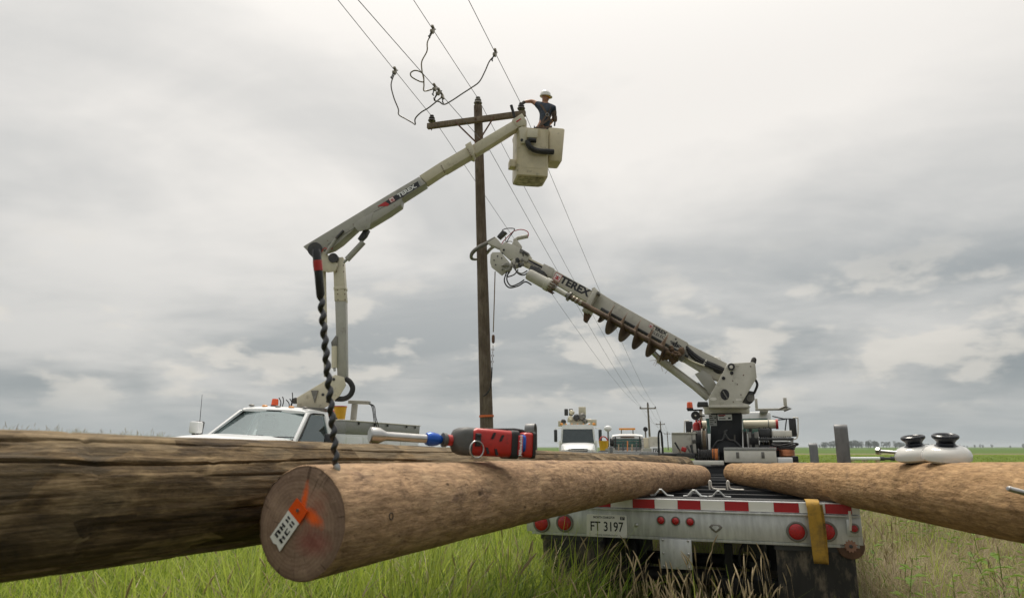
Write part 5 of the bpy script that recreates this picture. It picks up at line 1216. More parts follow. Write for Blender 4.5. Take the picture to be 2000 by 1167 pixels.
man = thing('person', 'person in navy shirt and white hard hat reaching for the wire from the bucket', 'person', floor_p)
Pw = lambda x, y, d=0.: P(x, y, PYW+d)
J = {
 'pelvis': (Pw(1062, 254), (.165, .125)), 'waist': (Pw(1063, 240), (.155, .115)), 'chest': (Pw(1066, 222), (.185, .125)), 'upper': (Pw(1066, 208), (.165, .105)),
 'neck': (Pw(1065, 200, -.02), .062), 'head0': (Pw(1065.5, 195, -.03), (.075, .085)), 'head1': (Pw(1065, 188, -.03), (.085, .098)), 'head2': (Pw(1064.5, 183.5, -.03), (.06, .07)),
 'shl': (Pw(1053, 206, .05), .078), 'ell': (Pw(1039, 197.5, .12), .050), 'wrl': (Pw(1025, 199, .03), .034), 'hdl': (Pw(1021, 201.5, 0), .036),
 'shr': (Pw(1080, 212, -.05), .078), 'elr': (Pw(1083, 230, .03), .052), 'wrr': (Pw(1072, 244, .20), .036), 'hdr': (Pw(1068, 247, .24), .036),
 'hil': (floor_p+Vector((-.11, 0, .88)), .10), 'knl': (floor_p+Vector((-.12, -.02, .48)), .068), 'anl': (floor_p+Vector((-.12, .02, .09)), .05), 'tol': (floor_p+Vector((-.13, .16, .045)), .045),
 'hir': (floor_p+Vector((.11, 0, .88)), .10), 'knr': (floor_p+Vector((.12, -.02, .48)), .068), 'anr': (floor_p+Vector((.12, .02, .09)), .05), 'tor': (floor_p+Vector((.13, .16, .045)), .045)}
body = skin_mesh('body', [['pelvis', 'waist', 'chest', 'upper', 'neck', 'head0', 'head1', 'head2'], ['upper', 'shl', 'ell', 'wrl', 'hdl'], ['upper', 'shr', 'elr', 'wrr', 'hdr'], ['pelvis', 'hil', 'knl', 'anl', 'tol'], ['pelvis', 'hir', 'knr', 'anr', 'tor']], J, 'skin', man)
G = lambda k, s: (J[k][0], tuple(q*s for q in J[k][1]) if hasattr(J[k][1], '__len__') else J[k][1]*s)
sl = J['shl'][0].lerp(J['ell'][0], .55); sr = J['shr'][0].lerp(J['elr'][0], .6)
S = {'a': (Pw(1062, 256), (.185, .145)), 'b': G('waist', 1.13), 'c': G('chest', 1.1), 'd': G('upper', 1.1), 'e': (Pw(1065.3, 202.5, -.01), .078), 'f': G('shl', 1.12), 'g': (sl, .078), 'h': G('shr', 1.12), 'i': (sr, .08)}
sh_ = skin_mesh('shirt', [['a', 'b', 'c', 'd', 'e'], ['d', 'f', 'g'], ['d', 'h', 'i']], S, 'navy_shirt', man)
Tt = {'a': (Pw(1062, 257), (.19, .15)), 'b': (J['hil'][0], .125), 'c': (J['knl'][0], .09), 'd': (J['anl'][0], .075), 'e': (J['hir'][0], .125), 'f': (J['knr'][0], .09), 'g': (J['anr'][0], .075)}
skin_mesh('trousers', [['a', 'b', 'c', 'd'], ['a', 'e', 'f', 'g']], Tt, 'navy_trousers', man)
for k_ in ('l', 'r'):
    a = J['an'+k_][0]; b = J['to'+k_][0]; skin_mesh('boot', [['a', 'b', 'c']], {'a': (a+Vector((0, 0, .05)), .068), 'b': (a-Vector((0, .02, .03)), .062), 'c': (b, (.055, .05))}, 'webbing', man)
# gloved hands: palm and five bent fingers; the reaching hand closes round the wire
def glove(wr, hd, fdir, up, curl):
    wr = Vector(wr); hd = Vector(hd); f = Vector(fdir).normalized(); u_ = Vector(up); u_ = (u_-f*u_.dot(f)).normalized(); s_ = f.cross(u_)
    jr = {'w': (wr, .038), 'm': (wr.lerp(hd, .6), .042), 'p': (hd, .040)}; ch = [['w', 'm', 'p']]
    for i, (off, ln) in enumerate(((-.032, .068), (-.011, .08), (.011, .076), (.031, .06))):
        b0 = hd+s_*off+f*.012; b1 = b0+(f*math.cos(curl*.5)-u_*math.sin(curl*.5))*ln*.5; b2 = b1+(f*math.cos(curl*1.5)-u_*math.sin(curl*1.5))*ln*.4; b3 = b2+(f*math.cos(curl*2.3)-u_*math.sin(curl*2.3))*ln*.3
        for q, (p_, r_) in enumerate(((b0, .0115), (b1, .011), (b2, .0105), (b3, .0095))): jr['f%d%d' % (i, q)] = (p_, r_)
        ch.append(['p']+['f%d%d' % (i, q) for q in range(4)])
    t0 = wr.lerp(hd, .5)-s_*.04; t1 = t0+(f*.6-s_*.5-u_*.4)*.04; t2 = t1+(f*.7-u_*.6)*.035
    jr['t0'] = (t0, .015); jr['t1'] = (t1, .0125); jr['t2'] = (t2, .0105); ch.append(['m', 't0', 't1', 't2'])
    return skin_mesh('glove', ch, jr, 'glove', man, 1)
glove(J['wrl'][0], J['hdl'][0], (-.75, .1, -.55), (-.5, -.2, .8), .9)
glove(J['wrr'][0], J['hdr'][0], (-.4, .8, -.3), (0, 0, 1), .7)
# face looks to the right: nose, ear, glasses; hard hat
hc = Pw(1064.8, 189, -.03); fd = Vector((.80, -.42, -.18)).normalized(); fs_ = fd.cross(Vector((0, 0, 1))).normalized(); fu = fs_.cross(fd)
MB().hexa([hc+fd*.085+fs_*q*.014-fu*.045 for q in (-1, 1)]+[hc+fd*.115-fs_*-.008-fu*.04, hc+fd*.115-fs_*.008-fu*.04]+[hc+fd*.09+fs_*q*.008+fu*.0 for q in (-1, 1)]+[hc+fd*.097+fs_*.004, hc+fd*.097-fs_*.004]).build('nose', 'skin', body, bevel=.004)
MB().tube([hc+fd*.092-fu*.068-fs_*.025, hc+fd*.099-fu*.07, hc+fd*.092-fu*.068+fs_*.025], .006, 6).build('mouth', 'webbing', body)
for q in (-1, 1): MB().torus(hc+fs_*q*.088-fu*.02-fd*.005, fs_, .022, .009, 12, 6).build('ear', 'skin', body)
gl = MB().tube([hc+fd*.02+fs_*.092, hc+fd*.085+fs_*.065-fu*.004, hc+fd*.108-fu*.008, hc+fd*.085-fs_*.065-fu*.004, hc+fd*.02-fs_*.092], [.008, .02, .018, .02, .008], 8).build('safety_glasses', 'hi_vis', man)
for q in (-1, 1): MB().ball(hc+fd*.078+fs_*q*.034-fu*.004, .014, 8, 6).build('eye', 'decal_white', body)
hb = hc+fu*.028
mb = MB(); mb.lathe([(-.03, .118), (-.005, .120), (.03, .118), (.06, .107), (.085, .085), (.10, .05), (.106, .01)], hb, fu, 24)
hat = mb.build('hard_hat', 'hard_hat_white', man)
brim = []
for i in range(28): a = 2*math.pi*i/28; r_ = .125+.045*max(0, math.cos(a))**2; brim.append((r_*math.cos(a), r_*math.sin(a)))
MB(mframe(hb-fu*.03, fd, fu.cross(fd))).prism(brim, -.004, .006).build('brim', 'hard_hat_white', hat, bevel=.003)
MB().tube([hb+fd*.11+fu*.02, hb+fd*.06+fu*.098, hb+fu*.110, hb-fd*.06+fu*.098, hb-fd*.11+fu*.02], .008, 6).build('ridge', 'hard_hat_white', hat)
# harness
hn_ = [[(1056, 204, -.13), (1064, 216, -.17), (1071, 228, -.175), (1078, 240, -.14)], [(1076, 206, -.14), (1072, 218, -.18), (1064, 230, -.175), (1055, 244, -.16)], [(1046, 249, -.13), (1055, 250, -.19), (1066, 249, -.20), (1078, 247, -.16)], [(1079, 222, -.12), (1073, 231, -.17), (1062, 240, -.18), (1052, 247, -.17)]]
for pts in hn_:
    mb = MB(); ribbon(mb, smoothpath([Pw(*q) for q in pts], 5), Vector((.4, 0, .9)) if pts is not hn_[2] else Vector((0, 0, 1)), .045, .004); mb.build('harness_strap', 'webbing', man)
MB().torus(Pw(1069, 224, -.19), (0, 1, .2), .035, .007, 16, 6).build('harness_ring', 'steel', man)
for px, py in ((1083, 222), (1084, 232)):
    MB().box(Pw(px, py, -.04), (.09, .10, .12)).build('harness_pouch', 'webbing', man, bevel=.02)
MB().tube([Pw(1083, 212, -.02), Pw(1085, 226, -.02), Pw(1083, 246, -.0)], .018, 8).build('lanyard', 'dark_steel', man)
# ================================================================== digger derrick truck (local: y forward, x right, tail at y = 0)
DIG = (3.92, 11.75, R(19))
dg = thing('derrick_truck', 'grey-white digger derrick truck with boom and earth auger, seen from behind', 'truck', (DIG[0], DIG[1], 0), -DIG[2])
DM = WM[dg]; DI = DM.inverted()
def dl(px, py, y=0.):
    o = DI @ CAMP; d = DI.to_3x3() @ ray(px, py); k = (y-o.y)/d.y; p = o+d*k; return p.x, p.z
def db(*a, name, m, bevel=0., par=dg): return MB(DM).bx(*a).build(name, m, par, bevel=bevel)
def dpx(x0, y0, x1, y1, ya, yb, name, m, bevel=.008, par=dg):
    """box whose camera-side face fills the pixel rectangle at local depth ya"""
    a = dl(x0, y1, ya); b = dl(x1, y0, ya); return db(a[0], b[0], ya, yb, a[1], b[1], name=name, m=m, bevel=bevel, par=par)
# deck, tail beam and chassis
db(-1.22, 1.22, .0, 4.3, 1.10, 1.165, name='deck', m='black_paint', bevel=.01)
db(-1.20, 1.20, -.05, .0, .95, 1.13, name='tail_beam', m='black_paint', bevel=.01)
dpx(1350, 899, 1413, 907, -.06, .15, 'tail_step', 'aluminium', .006)
for sx in (-.42, .42): db(sx-.06, sx+.06, .0, 7.6, .72, 1.06, name='chassis_rail', m='black_paint', bevel=.01)
for y in (1.7, 2.95):
    for sx in (-1, 1):
        for k_ in (1.02, .70): add_wheel(dg, (sx*k_, y, .50), (sx, 0, 0), .50, .28, DM)
    MB(DM).cyl((-1, y, .5), (1, y, .5), .09, 14).build('axle', 'dark_steel', dg)
for sx in (-1, 1): add_wheel(dg, (sx*1.02, 6.9, .50), (sx, 0, 0), .50, .30, DM)
for sx in (-1, 1):
    db(min(sx*.78, sx*1.22), max(sx*.78, sx*1.22), 3.5, 4.3, .62, 1.098, name='side_cabinet', m='white_paint', bevel=.01)
# --- pedestal and turret
PYL = .95
ped = MB(DM); a0 = dl(1386, 893, PYL); a1 = dl(1448, 893, PYL); t0 = dl(1388, 806, PYL); t1 = dl(1449, 806, PYL)
ped.hexa([(a0[0], PYL, 1.166), (a1[0], PYL, 1.166), (a1[0], PYL+.62, 1.166), (a0[0], PYL+.62, 1.166), (t0[0], PYL, t0[1]), (t1[0], PYL, t1[1]), (t1[0], PYL+.6, t1[1]), (t0[0], PYL+.6, t0[1])]); pe = ped.build('pedestal', 'black_paint', dg, bevel=.02)
cx = (t0[0]+t1[0])/2
hole = [dl(x, y, PYL-.003) for x, y in ((1402, 846), (1402, 838), (1411, 828), (1420, 823), (1428, 823), (1432, 828), (1429, 834), (1418, 843), (1410, 847))]
MB(mframe(DM @ Vector((0, PYL-.003, 0)), DM.to_3x3() @ Vector((1, 0, 0)), (0, 0, 1))).prism(hole, -.001, .0015).build('access_hole', 'ink', pe)
DF = lambda y: mframe(DM @ Vector((0, y, 0)), DM.to_3x3() @ Vector((1, 0, 0)), (0, 0, 1))
def sticker(x0, y0, x1, y1, y, rows, m='decal_white', red=False, par=None):
    a = dl(x0, y1, y); b = dl(x1, y0, y); MB(DF(y)).bx(a[0], b[0], a[1], b[1], .001, .003).build('warning_label', m, par or pe)
    mb = MB(DF(y)); w_ = b[0]-a[0]; h_ = b[1]-a[1]
    for r_ in range(rows):
        zz = b[1]-h_*(r_+.7)/(rows+.4); mb.bx(a[0]+w_*.08, a[0]+w_*(.45+.3*((r_*7) % 3)/3), zz-h_*.08/rows*2, zz+h_*.08/rows*2, .0035, .0042)
        if r_ % 2: mb.bx(a[0]+w_*.72, a[0]+w_*.92, zz-h_*.1/rows*2, zz+h_*.2/rows*2, .0035, .0042)
    mb.build('label_print', 'ink', par or pe)
    if red: MB(DF(y)).bx(a[0]+w_*.04, a[0]+w_*.55, b[1]-h_*.24, b[1]-h_*.06, .0045, .005).build('label_heading', 'red_tape', par or pe)
sticker(1384.5+1, 809, 1399, 831, PYL-.002, 5, 'decal_grey'); sticker(1402, 808.5, 1429, 820, PYL-.002, 2, red=True)
MB(DM).lathe([(t0[1]-.005, .40), (t0[1]+.02, .41), (t0[1]+.10, .41), (t0[1]+.105, .43), (t0[1]+.13, .43), (t0[1]+.14, .40)], (cx, PYL+.32, 0), (0, 0, 1), 40).build('turntable', 'paint_grey_white', dg)
# turret: two side plates in a plane facing the camera side; boom frame follows the boom's heading
DA = P(1412, 722, 12.65); DB = P(984, 497, 13.75)
FD = Frame(DA, DB-DA)           # x towards the tip, y up across the boom, z away from camera
def td(pts, z0, z1, name, m, par=dg, F=None, bevel=.008):
    F = F or FD; mb = MB(F.M); mb.prism([F.q(x, y, min(z0, z1)) for x, y in pts], z0, z1); return mb.build(name, m, par, bevel=bevel)
FT = Frame(DA, Vector((DB.x-DA.x, DB.y-DA.y, 0)))
tp = [(1384, 793), (1384, 776), (1420, 712), (1424, 709), (1471, 706.5), (1475, 709), (1478, 737), (1449, 786), (1463, 789), (1463, 793)]
tu = td(tp, -.34, -.30, 'turret_plate', 'paint_grey_white', dg, FT, .01); td(tp, .26, .30, 'turret_plate', 'paint_grey_white', dg, FT, .01)
td([(1384, 795.5), (1384, 791), (1463, 791), (1463, 795.5)], -.37, .33, 'turret_base', 'paint_grey_white', dg, FT, .01)
td([(1446, 720), (1470, 712), (1474, 738), (1452, 768)], -.298, .258, 'turret_web', 'boom_grey', dg, FT, .005)
def disc(px, py, z, r, h, name, m, par, F=None, prof=None):
    F = F or FT; c = F.q(px, py, z); return MB(F.M).lathe(prof or [(0, r), (-h, r), (-h, r*.6), (-h*1.15, r*.55)], (c[0], c[1], z), (0, 0, 1), 20).build(name, m, par)
disc(1428, 716, -.341, .062, .05, 'boom_pin', 'dark_steel', tu); disc(1428, 716, -.392, .03, .01, 'pin_cap', 'aluminium', tu); disc(1429, 728, -.341, .03, .012, 'port', 'ink', tu); disc(1413, 738, -.341, .03, .012, 'port', 'ink', tu)
disc(1440, 711.5, -.341, .025, .01, 'bolt', 'aluminium', tu)
c = FT.q(1415.5, 770, -.341); pts = [(c[0]+.078*math.cos(a)*.98, c[1]+.098*math.sin(a)) for a in [2*math.pi*k/24 for k in range(24)]]; MB(FT.M).prism(pts, -.343, -.341).build('hand_hole', 'ink', tu)
MB(FT.M).tube([(c[0]-.04, c[1]-.07, -.35), (c[0]+.03, c[1]+.06, -.35)], .012, 6).build('hose_seen_in_hole', 'worn_steel', tu)
c = FT.q(1393, 778.5, -.341); MB(FT.M).prism([(c[0]+.06*math.cos(a), c[1]+.03*math.sin(a)) for a in [2*math.pi*k/16 for k in range(16)]], -.345, -.341).build('oval_emblem', 'aluminium', tu)
c = FT.q(1443, 780, -.341); MB(FT.M).box((c[0], c[1], -.343), (.10, .035, .004)).build('data_plate', 'aluminium', tu)
for px, py in ((1431, 743), (1440, 750), (1452, 732), (1447, 770), (1432, 784), (1466, 715)): disc(px, py, -.341, .010, .006, 'rivet', 'rusty', tu)
a = FT.q(1471, 708, 0); MB(FT.M).tube([(a[0], a[1], 0), (a[0]-.02, a[1]+.07, 0), (a[0]-.025, a[1]+.10, 0)], [.05, .045, .02], 10).build('rubber_stop', 'black_rubber', dg)
wn = td([(1449, 782), (1462, 762), (1473, 764), (1474, 780), (1468, 787), (1452, 788)], -.2, .2, 'winch', 'dark_steel', dg, FT, .02); disc(1466, 777, -.2, .065, .04, 'winch_cap', 'worn_steel', wn)
a = FT.q(1473, 742, .0); b = FT.q(1474, 770, .0); MB(FT.M).tube(smoothpath([(a[0], a[1], -.2), (a[0]-.03, (a[1]*.6+b[1]*.4), -.2), (b[0]+.03, b[1], -.2)], 6), .022, 8).build('hose', 'black_rubber', dg)
mt = td([(1361, 790), (1363, 784), (1382, 784), (1384, 793), (1362, 794)], -.1, .1, 'swing_motor', 'dark_steel', dg, FT, .01)
# --- boom, three stages
def bdq(pts, z0, z1, name, m, par=dg, bevel=.008): return td(pts, z0, z1, name, m, par, FD, bevel)
b0 = bdq([(1344, 671), (1420, 709), (1413, 727), (1404, 743), (1386, 735), (1330, 701), (1336, 688)], -.13, .20, 'boom_root', 'paint_grey_white')
b1_ = bdq([(1164, 568), (1344, 669), (1336, 690), (1334, 704), (1152, 599)], -.16, .18, 'boom_outer', 'paint_grey_white')
bdq([(1155, 563), (1161, 560), (1172, 571), (1196, 586), (1182, 585), (1162, 582)], -.155, .19, 'boom_shoulder', 'paint_grey_white')
cl = bdq([(1160, 563), (1168, 568), (1146, 611), (1136, 606)], -.32, .20, 'boom_collar', 'paint_grey_white', bevel=.01)
bdq([(1140, 609), (1153, 613), (1144, 628), (1139, 626)], -.20, -.02, 'collar_hook', 'rusty', cl)
disc(1170, 575, -.2, .03, .15, 'collar_pin', 'worn_steel', cl, FD)
b2_ = bdq([(1062, 515), (1160, 569), (1152, 593), (1054, 536)], -.115, .135, 'boom_middle', 'paint_grey_white')
bdq([(1062, 514), (1082, 524), (1077, 541), (1053, 536)], -.128, .148, 'boom_middle_end', 'paint_grey_white', b2_)
b3_ = bdq([(1016, 494), (1063, 518), (1058, 536), (1010, 512)], -.085, .105, 'boom_inner', 'boom_beige')
bdq([(1020, 500), (1062, 521), (1061, 525), (1020, 505)], -.089, -.0855, 'boom_slot', 'ink', b3_, 0)
# rail along the boom that carries the stowed auger
bdq([(1175, 600), (1345, 694), (1343, 698), (1172, 604)], -.20, -.161, 'auger_rail', 'dark_steel', b1_, .003)
# hoses and tracks in the boom root
for k_ in range(5):
    z_ = -.15-.018*(k_ % 2)
    MB(FD.M).tube(smoothpath([(*FD.q(1340+k_, 676+3*k_, z_), z_), (*FD.q(1358, 692+2.5*k_, z_), z_), (*FD.q(1376, 704+2.2*k_, z_), z_-.03), (*FD.q(1396, 712+2.2*k_, z_), z_-.02), (*FD.q(1414, 720+2*k_, z_), z_)], 6), .021, 8).build('hose', 'black_rubber', dg)
MB(FD.M).tube(smoothpath([(*FD.q(1336, 696, -.15), -.15), (*FD.q(1352, 705, -.17), -.17), (*FD.q(1376, 714, -.2), -.2)], 6), .018, 8).build('hose', 'cream_tube', dg)
a = FD.q(1377, 707, -.2); MB(FD.M).box((a[0], a[1], -.2), (.03, .13, .03)).build('hose_clip', 'aluminium', dg)
a = FD.q(1400, 725, -.14); MB(FD.M).prism([(a[0]+.075*math.cos(q), a[1]+.03*math.sin(q)) for q in [2*math.pi*k/16 for k in range(16)]], -.1325, -.1305).build('root_slot', 'ink', b0)
MB(FD.M).tube(smoothpath([(*FD.q(1394, 703, 0), 0), (*FD.q(1396, 698, 0), 0), (*FD.q(1405, 699, 0), 0), (*FD.q(1408, 706, 0), 0)], 5), .007, 6).build('lifting_eye', 'aluminium', dg)
# lift cylinder
MB(FT.M).tube([(*FT.q(1286, 700, 0), 0), (*FT.q(1362, 757, 0), 0)], .076, 20).build('lift_cylinder', 'paint_grey_white', dg)
MB(FT.M).tube([(*FT.q(1358, 753, 0), 0), (*FT.q(1385, 776, 0), 0)], .085, 20).build('cylinder_base', 'paint_grey_white', dg)
MB(FT.M).tube([(*FT.q(1268, 680, 0), 0), (*FT.q(1290, 702, 0), 0)], .05, 14).build('cylinder_rod', 'steel', dg)
td([(1357, 730), (1372, 722), (1388, 732), (1400, 752), (1386, 770)], -.16, -.12, 'turret_horn', 'boom_grey', dg, FT, .005); td([(1357, 730), (1372, 722), (1388, 732), (1400, 752), (1386, 770)], .12, .16, 'turret_horn', 'boom_grey', dg, FT, .005)
# lettering: two marks with the emblem
def dlet(body, px, py, z, size, bold, xs, par, tilt=0.):
    c = FD.q(px, py, z); M = FD.M @ Matrix.Translation((c[0], c[1], z-.003)) @ Euler((0, math.pi, tilt)).to_matrix().to_4x4(); lettering(body, size, M, 'decal_black', par, bold, xs); return M
dlet('TEREX', 1122.5, 559, -.115, .20, .009, 1.12, b2_)
c = FD.q(1089, 541, -.13); logo(FD.M @ Matrix.Translation((c[0], c[1], -.1305)) @ Euler((0, math.pi, 0)).to_matrix().to_4x4(), .155, b2_)
dlet('TEREX', 1288, 645, -.16, .088, .004, 1.12, b1_); dlet('TELELECT', 1286, 654, -.16, .080, .0005, 1.05, b1_)
c = FD.q(1271.5, 636, -.16); logo(FD.M @ Matrix.Translation((c[0], c[1], -.1625)) @ Euler((0, math.pi, 0)).to_matrix().to_4x4(), .075, b1_)
c = FD.q(1320, 672, -.16); mb = MB(FD.M @ Matrix.Translation((c[0], c[1], -.1635)) @ Euler((0, math.pi, R(0))).to_matrix().to_4x4())
for sx in (-1, 1):     # spread wings mark
    for k_ in range(5):
        a = R(200+k_*28) if sx < 0 else R(-20-k_*28); mb.prism([(sx*.012, .03), (sx*.012+.11*math.cos(a)-.012*math.sin(a), .03+.085*math.sin(a)*.9+.012*math.cos(a)), (sx*.012+.11*math.cos(a)+.012*math.sin(a), .03+.085*math.sin(a)*.9-.012*math.cos(a))], 0, .001)
mb.prism([(-.012, .06), (.012, .06), (.012, -.05), (-.012, -.05)], 0.002, .003); mb.build('wing_emblem', 'decal_black', b1_)
disc(1320, 662, -.161, .016, .006, 'emblem_bolt', 'dark_steel', b1_, FD)
# --- earth auger stowed along the boom
za = -.47
g0 = Vector((*FD.q(1136, 592, za), za)); g1 = Vector((*FD.q(1326, 698, za), za)); ga = (g1-g0).normalized(); Lg = (g1-g0).length
def gpt(px): return (px-1136)/(1326-1136)*Lg
au = MB(FD.M).tube([g0-ga*.25, g1], [.052, .06], 14).build('auger_shaft', 'auger_steel', dg)
u_ = ga.orthogonal().normalized(); v_ = ga.cross(u_); vs = []; fs = []; s0, s1_ = gpt(1176), gpt(1303); turns = 4.9; n = 220
for i in range(n+1):
    q = i/n; a = 2*math.pi*turns*q+1.0; ro = .28*min(1, .55+q*8); h = s0+(s1_-s0)*q
    dr = u_*math.cos(a)+v_*math.sin(a)
    for r_, dh in ((.05, -.008), (ro, -.005), (ro, .005), (.05, .008)): vs.append(g0+ga*(h+dh)+dr*r_)
fs = [(i*4+k, i*4+(k+1) % 4, i*4+4+(k+1) % 4, i*4+4+k) for i in range(n) for k in range(4)]+[(0, 3, 2, 1), tuple(n*4+k for k in range(4))]
MB(FD.M).add(vs, fs).build('auger_flight', 'auger_steel', au, smooth=40)
rs = random.Random(4); mb = MB(FD.M)
for k_ in range(30):
    p = g0+ga*(gpt(1303)+rs.uniform(0, .24))+u_*rs.uniform(-.10, .10)+v_*rs.uniform(-.10, .10); mb.ball(p, rs.uniform(.03, .065), 8, 6, (rs.uniform(.7, 1.3), rs.uniform(.7, 1.3), rs.uniform(.7, 1.3)))
mb.build('mud_clod', 'mud', au, jitter=.045, smooth=40)
for k_ in range(9):
    p = g0+ga*(gpt(1290)+rs.uniform(0, .4))+Vector((0, -.12, 0)); MB(FD.M).tube([p, p+Vector((rs.uniform(-.05, .05), -rs.uniform(.05, .14), 0)), p+Vector((rs.uniform(-.1, .1), -rs.uniform(.12, .26), 0))], .004, 4).build('root_strand', 'tan_wood', au)
ab = FD.q(1318, 690, -.3); 
MB(FD.M).prism([FD.q(1330, 680, -.3), FD.q(1340, 686, -.3), FD.q(1332, 706, -.3), FD.q(1322, 700, -.3)], -.45, -.165).build('auger_bracket', 'worn_steel', dg, bevel=.01)
# auger drive: motor, gearbox, output shaft
def lat(px0, py0, px1, py1, z, prof, name, m, par=dg, n=22):
    a = Vector((*FD.q(px0, py0, z), z)); b = Vector((*FD.q(px1, py1, z), z)); L_ = (b-a).length; return MB(FD.M).lathe([(f*L_, r_) for f, r_ in prof], a, b-a, n).build(name, m, par)
mo = lat(1032, 535, 1080, 561, za, [(0, .06), (0, .105), (.08, .115), (.70, .118), (.72, .132), (.86, .132), (.88, .12), (1, .085)], 'auger_motor', 'paint_grey_white')
lat(1077, 559, 1086, 564, za, [(0, .085), (.5, .075), (1, .05)], 'motor_flange', 'worn_steel', mo)
for k_ in range(12):
    a = 2*math.pi*k_/12; c = Vector((*FD.q(1075, 558, za), za)); ex_ = (g1-g0).normalized(); p = c+(u_*math.cos(a)+v_*math.sin(a))*.115; MB(FD.M).tube([p, p+ga*.12], .012, 6).build('flange_bolt', 'rusty', mo)
lat(1084, 563, 1109, 577, za, [(0, .048), (1, .05)], 'output_shaft', 'paint_grey_white')
lat(1106, 575, 1119, 583, za, [(0, .055), (.3, .055), (.3, .09), (.55, .10), (.6, .05), (1, .05)], 'shaft_coupling', 'worn_steel'); lat(1116, 581, 1137, 593, za, [(0, .045), (.2, .06), (.3, .045), (.5, .062), (.6, .045), (.85, .06), (1, .05)], 'shaft_spring', 'brass')
MB(FD.M).prism([FD.q(1040, 520, -.3), FD.q(1066, 533, -.3), FD.q(1060, 549, -.3), FD.q(1034, 536, -.3)], -.45, -.09).build('motor_bracket', 'dark_steel', dg, bevel=.01)
# --- boom head: sheave plate, rotary gear, levers, hoses, pole guides
hp = bdq([(958, 497), (962, 492), (978, 492), (995, 512), (994, 527), (980, 538), (960, 522), (957, 512)], -.14, -.11, 'sheave_plate', 'paint_grey_white', bevel=.006); bdq([(958, 497), (962, 492), (978, 492), (995, 512), (994, 527), (980, 538), (960, 522), (957, 512)], .11, .14, 'sheave_plate', 'paint_grey_white')
disc(967, 513, -.10, .1, -.18, 'sheave', 'dark_steel', hp, FD)
for px, py in ((972, 500), (968, 517), (980, 504), (981, 527), (965, 508)): disc(px, py, -.141, .014, .008, 'bolt', 'ink', hp, FD)
hd = bdq([(986, 472), (1003, 478), (1034, 497), (1030, 512), (1012, 506), (994, 506), (976, 490), (978, 480)], -.12, .14, 'head_frame', 'paint_grey_white')
for px, py in ((984, 488), (981, 495), (980, 504)): disc(px, py, -.121, .022, .012, 'port', 'ink', hd, FD)
bdq([(1008, 466), (1018, 479), (1016, 490), (998, 484), (1001, 472)], -.05, .05, 'lever_plate', 'paint_grey_white', hd)
bdq([(1016, 484), (1033, 494), (1032, 500), (1014, 492)], -.14, .0, 'guide_block', 'worn_steel', hd)
tr2 = bdq([(952, 473), (968, 463), (986, 484), (984, 488), (977, 486), (953, 476)], -.10, .10, 'tong_bracket', 'paint_grey_white')
bdq([(972, 459), (981, 449), (989, 453), (975, 466), (970, 462)], -.06, .06, 'tong_cylinder', 'dark_steel', tr2, .01)
MB(FD.M).tube([(*FD.q(1003, 470, 0), 0), (*FD.q(1012, 465, 0), 0), (*FD.q(1031, 461, 0), 0)], [.03, .042, .042], 12).build('hydraulic_cylinder', 'paint_grey_white', hd)
gb = lat(988, 520, 988, 521, -.2, [(0, .01), (0, .10)], 'gear_backing', 'boom_grey')
MB(FD.M).lathe([(-.12, .095), (-.22, .095), (-.235, .085), (-.235, .06), (-.225, .055), (-.225, .02)], (*FD.q(990, 521, -.2), 0), (0, 0, 1), 24).build('gear_case', 'boom_grey', dg); MB(FD.M).lathe([(-.12, .10), (-.2, .10), (-.21, .06)], (*FD.q(1006, 514, -.2), 0), (0, 0, 1), 16).build('gear_housing', 'paint_grey_white', dg)
for k_ in range(8): disc(1016+3.2*math.cos(k_*.8)*2, 513+2.6*math.sin(k_*.8)*2.2, -.2, .022+.01*(k_ % 3), .05+.02*(k_ % 2), 'hydraulic_fitting', ('paint_grey_white', 'worn_steel', 'dark_steel')[k_ % 3], dg, FD)
for pts, m_ in (([(1004, 517), (1010, 532), (1022, 537), (1034, 530), (1048, 522), (1056, 526)], 'dark_steel'), ([(1000, 512), (1006, 526), (1018, 534), (1030, 528)], 'worn_steel'), ([(990, 530), (985, 548), (994, 561), (1012, 558), (1026, 550), (1038, 556)], 'black_rubber'), ([(993, 531), (990, 546), (998, 558), (1012, 554), (1024, 546)], 'black_rubber'), ([(1012, 526), (1004, 536), (990, 540), (996, 530)], 'dark_steel'), ([(1030, 510), (1040, 516), (1050, 522)], 'worn_steel'), ([(1022, 500), (1022, 492), (1030, 497)], 'black_rubber')):
    MB(FD.M).tube(smoothpath([(*FD.q(x, y, -.26), -.26) for x, y in pts], 6), .014, 8).build('hose', m_, dg)
for pts, m_ in (([(981, 449), (990, 446), (1003, 446), (1004, 450), (995, 463), (990, 472), (986, 478)], 'black_rubber'), ([(1003, 451), (1018, 448), (1030, 452), (1032, 458), (1031, 462)], 'red_paint'), ([(1002, 452), (990, 464), (981, 474), (981, 480)], 'red_paint'), ([(983, 475), (995, 471), (1000, 472)], 'worn_steel'), ([(987, 462), (989, 476), (993, 481)], 'worn_steel')):
    MB(FD.M).tube(smoothpath([(*FD.q(x, y, -.03), -.03) for x, y in pts], 6), .010, 8).build('hose', m_, dg)
pc = lambda py: pbase.lerp(ptop, (P(940, py, PY).z-pbase.z)/(ptop.z-pbase.z))
c = pc(492)
fr = smoothpath([P(968, 465, 13.95), P(952, 474, 13.98), P(935, 483, 13.97), P(924, 492, 14.02), P(920.5, 499, 14.18), P(922, 505, 14.38), P(931, 506, 14.52), P(944, 503, 14.55)], 6)
MB().tube(fr, [.022+.022*min(1, (len(fr)-i)/len(fr)*1.6) for i in range(len(fr))], 10).build('pole_tong', 'worn_steel', dg)
MB().tube(smoothpath([P(970, 478, 13.95), P(958, 486, 14.2), P(950, 495, 14.5), P(944, 497, 14.56)], 5), .035, 10).build('pole_tong', 'boom_grey', dg)
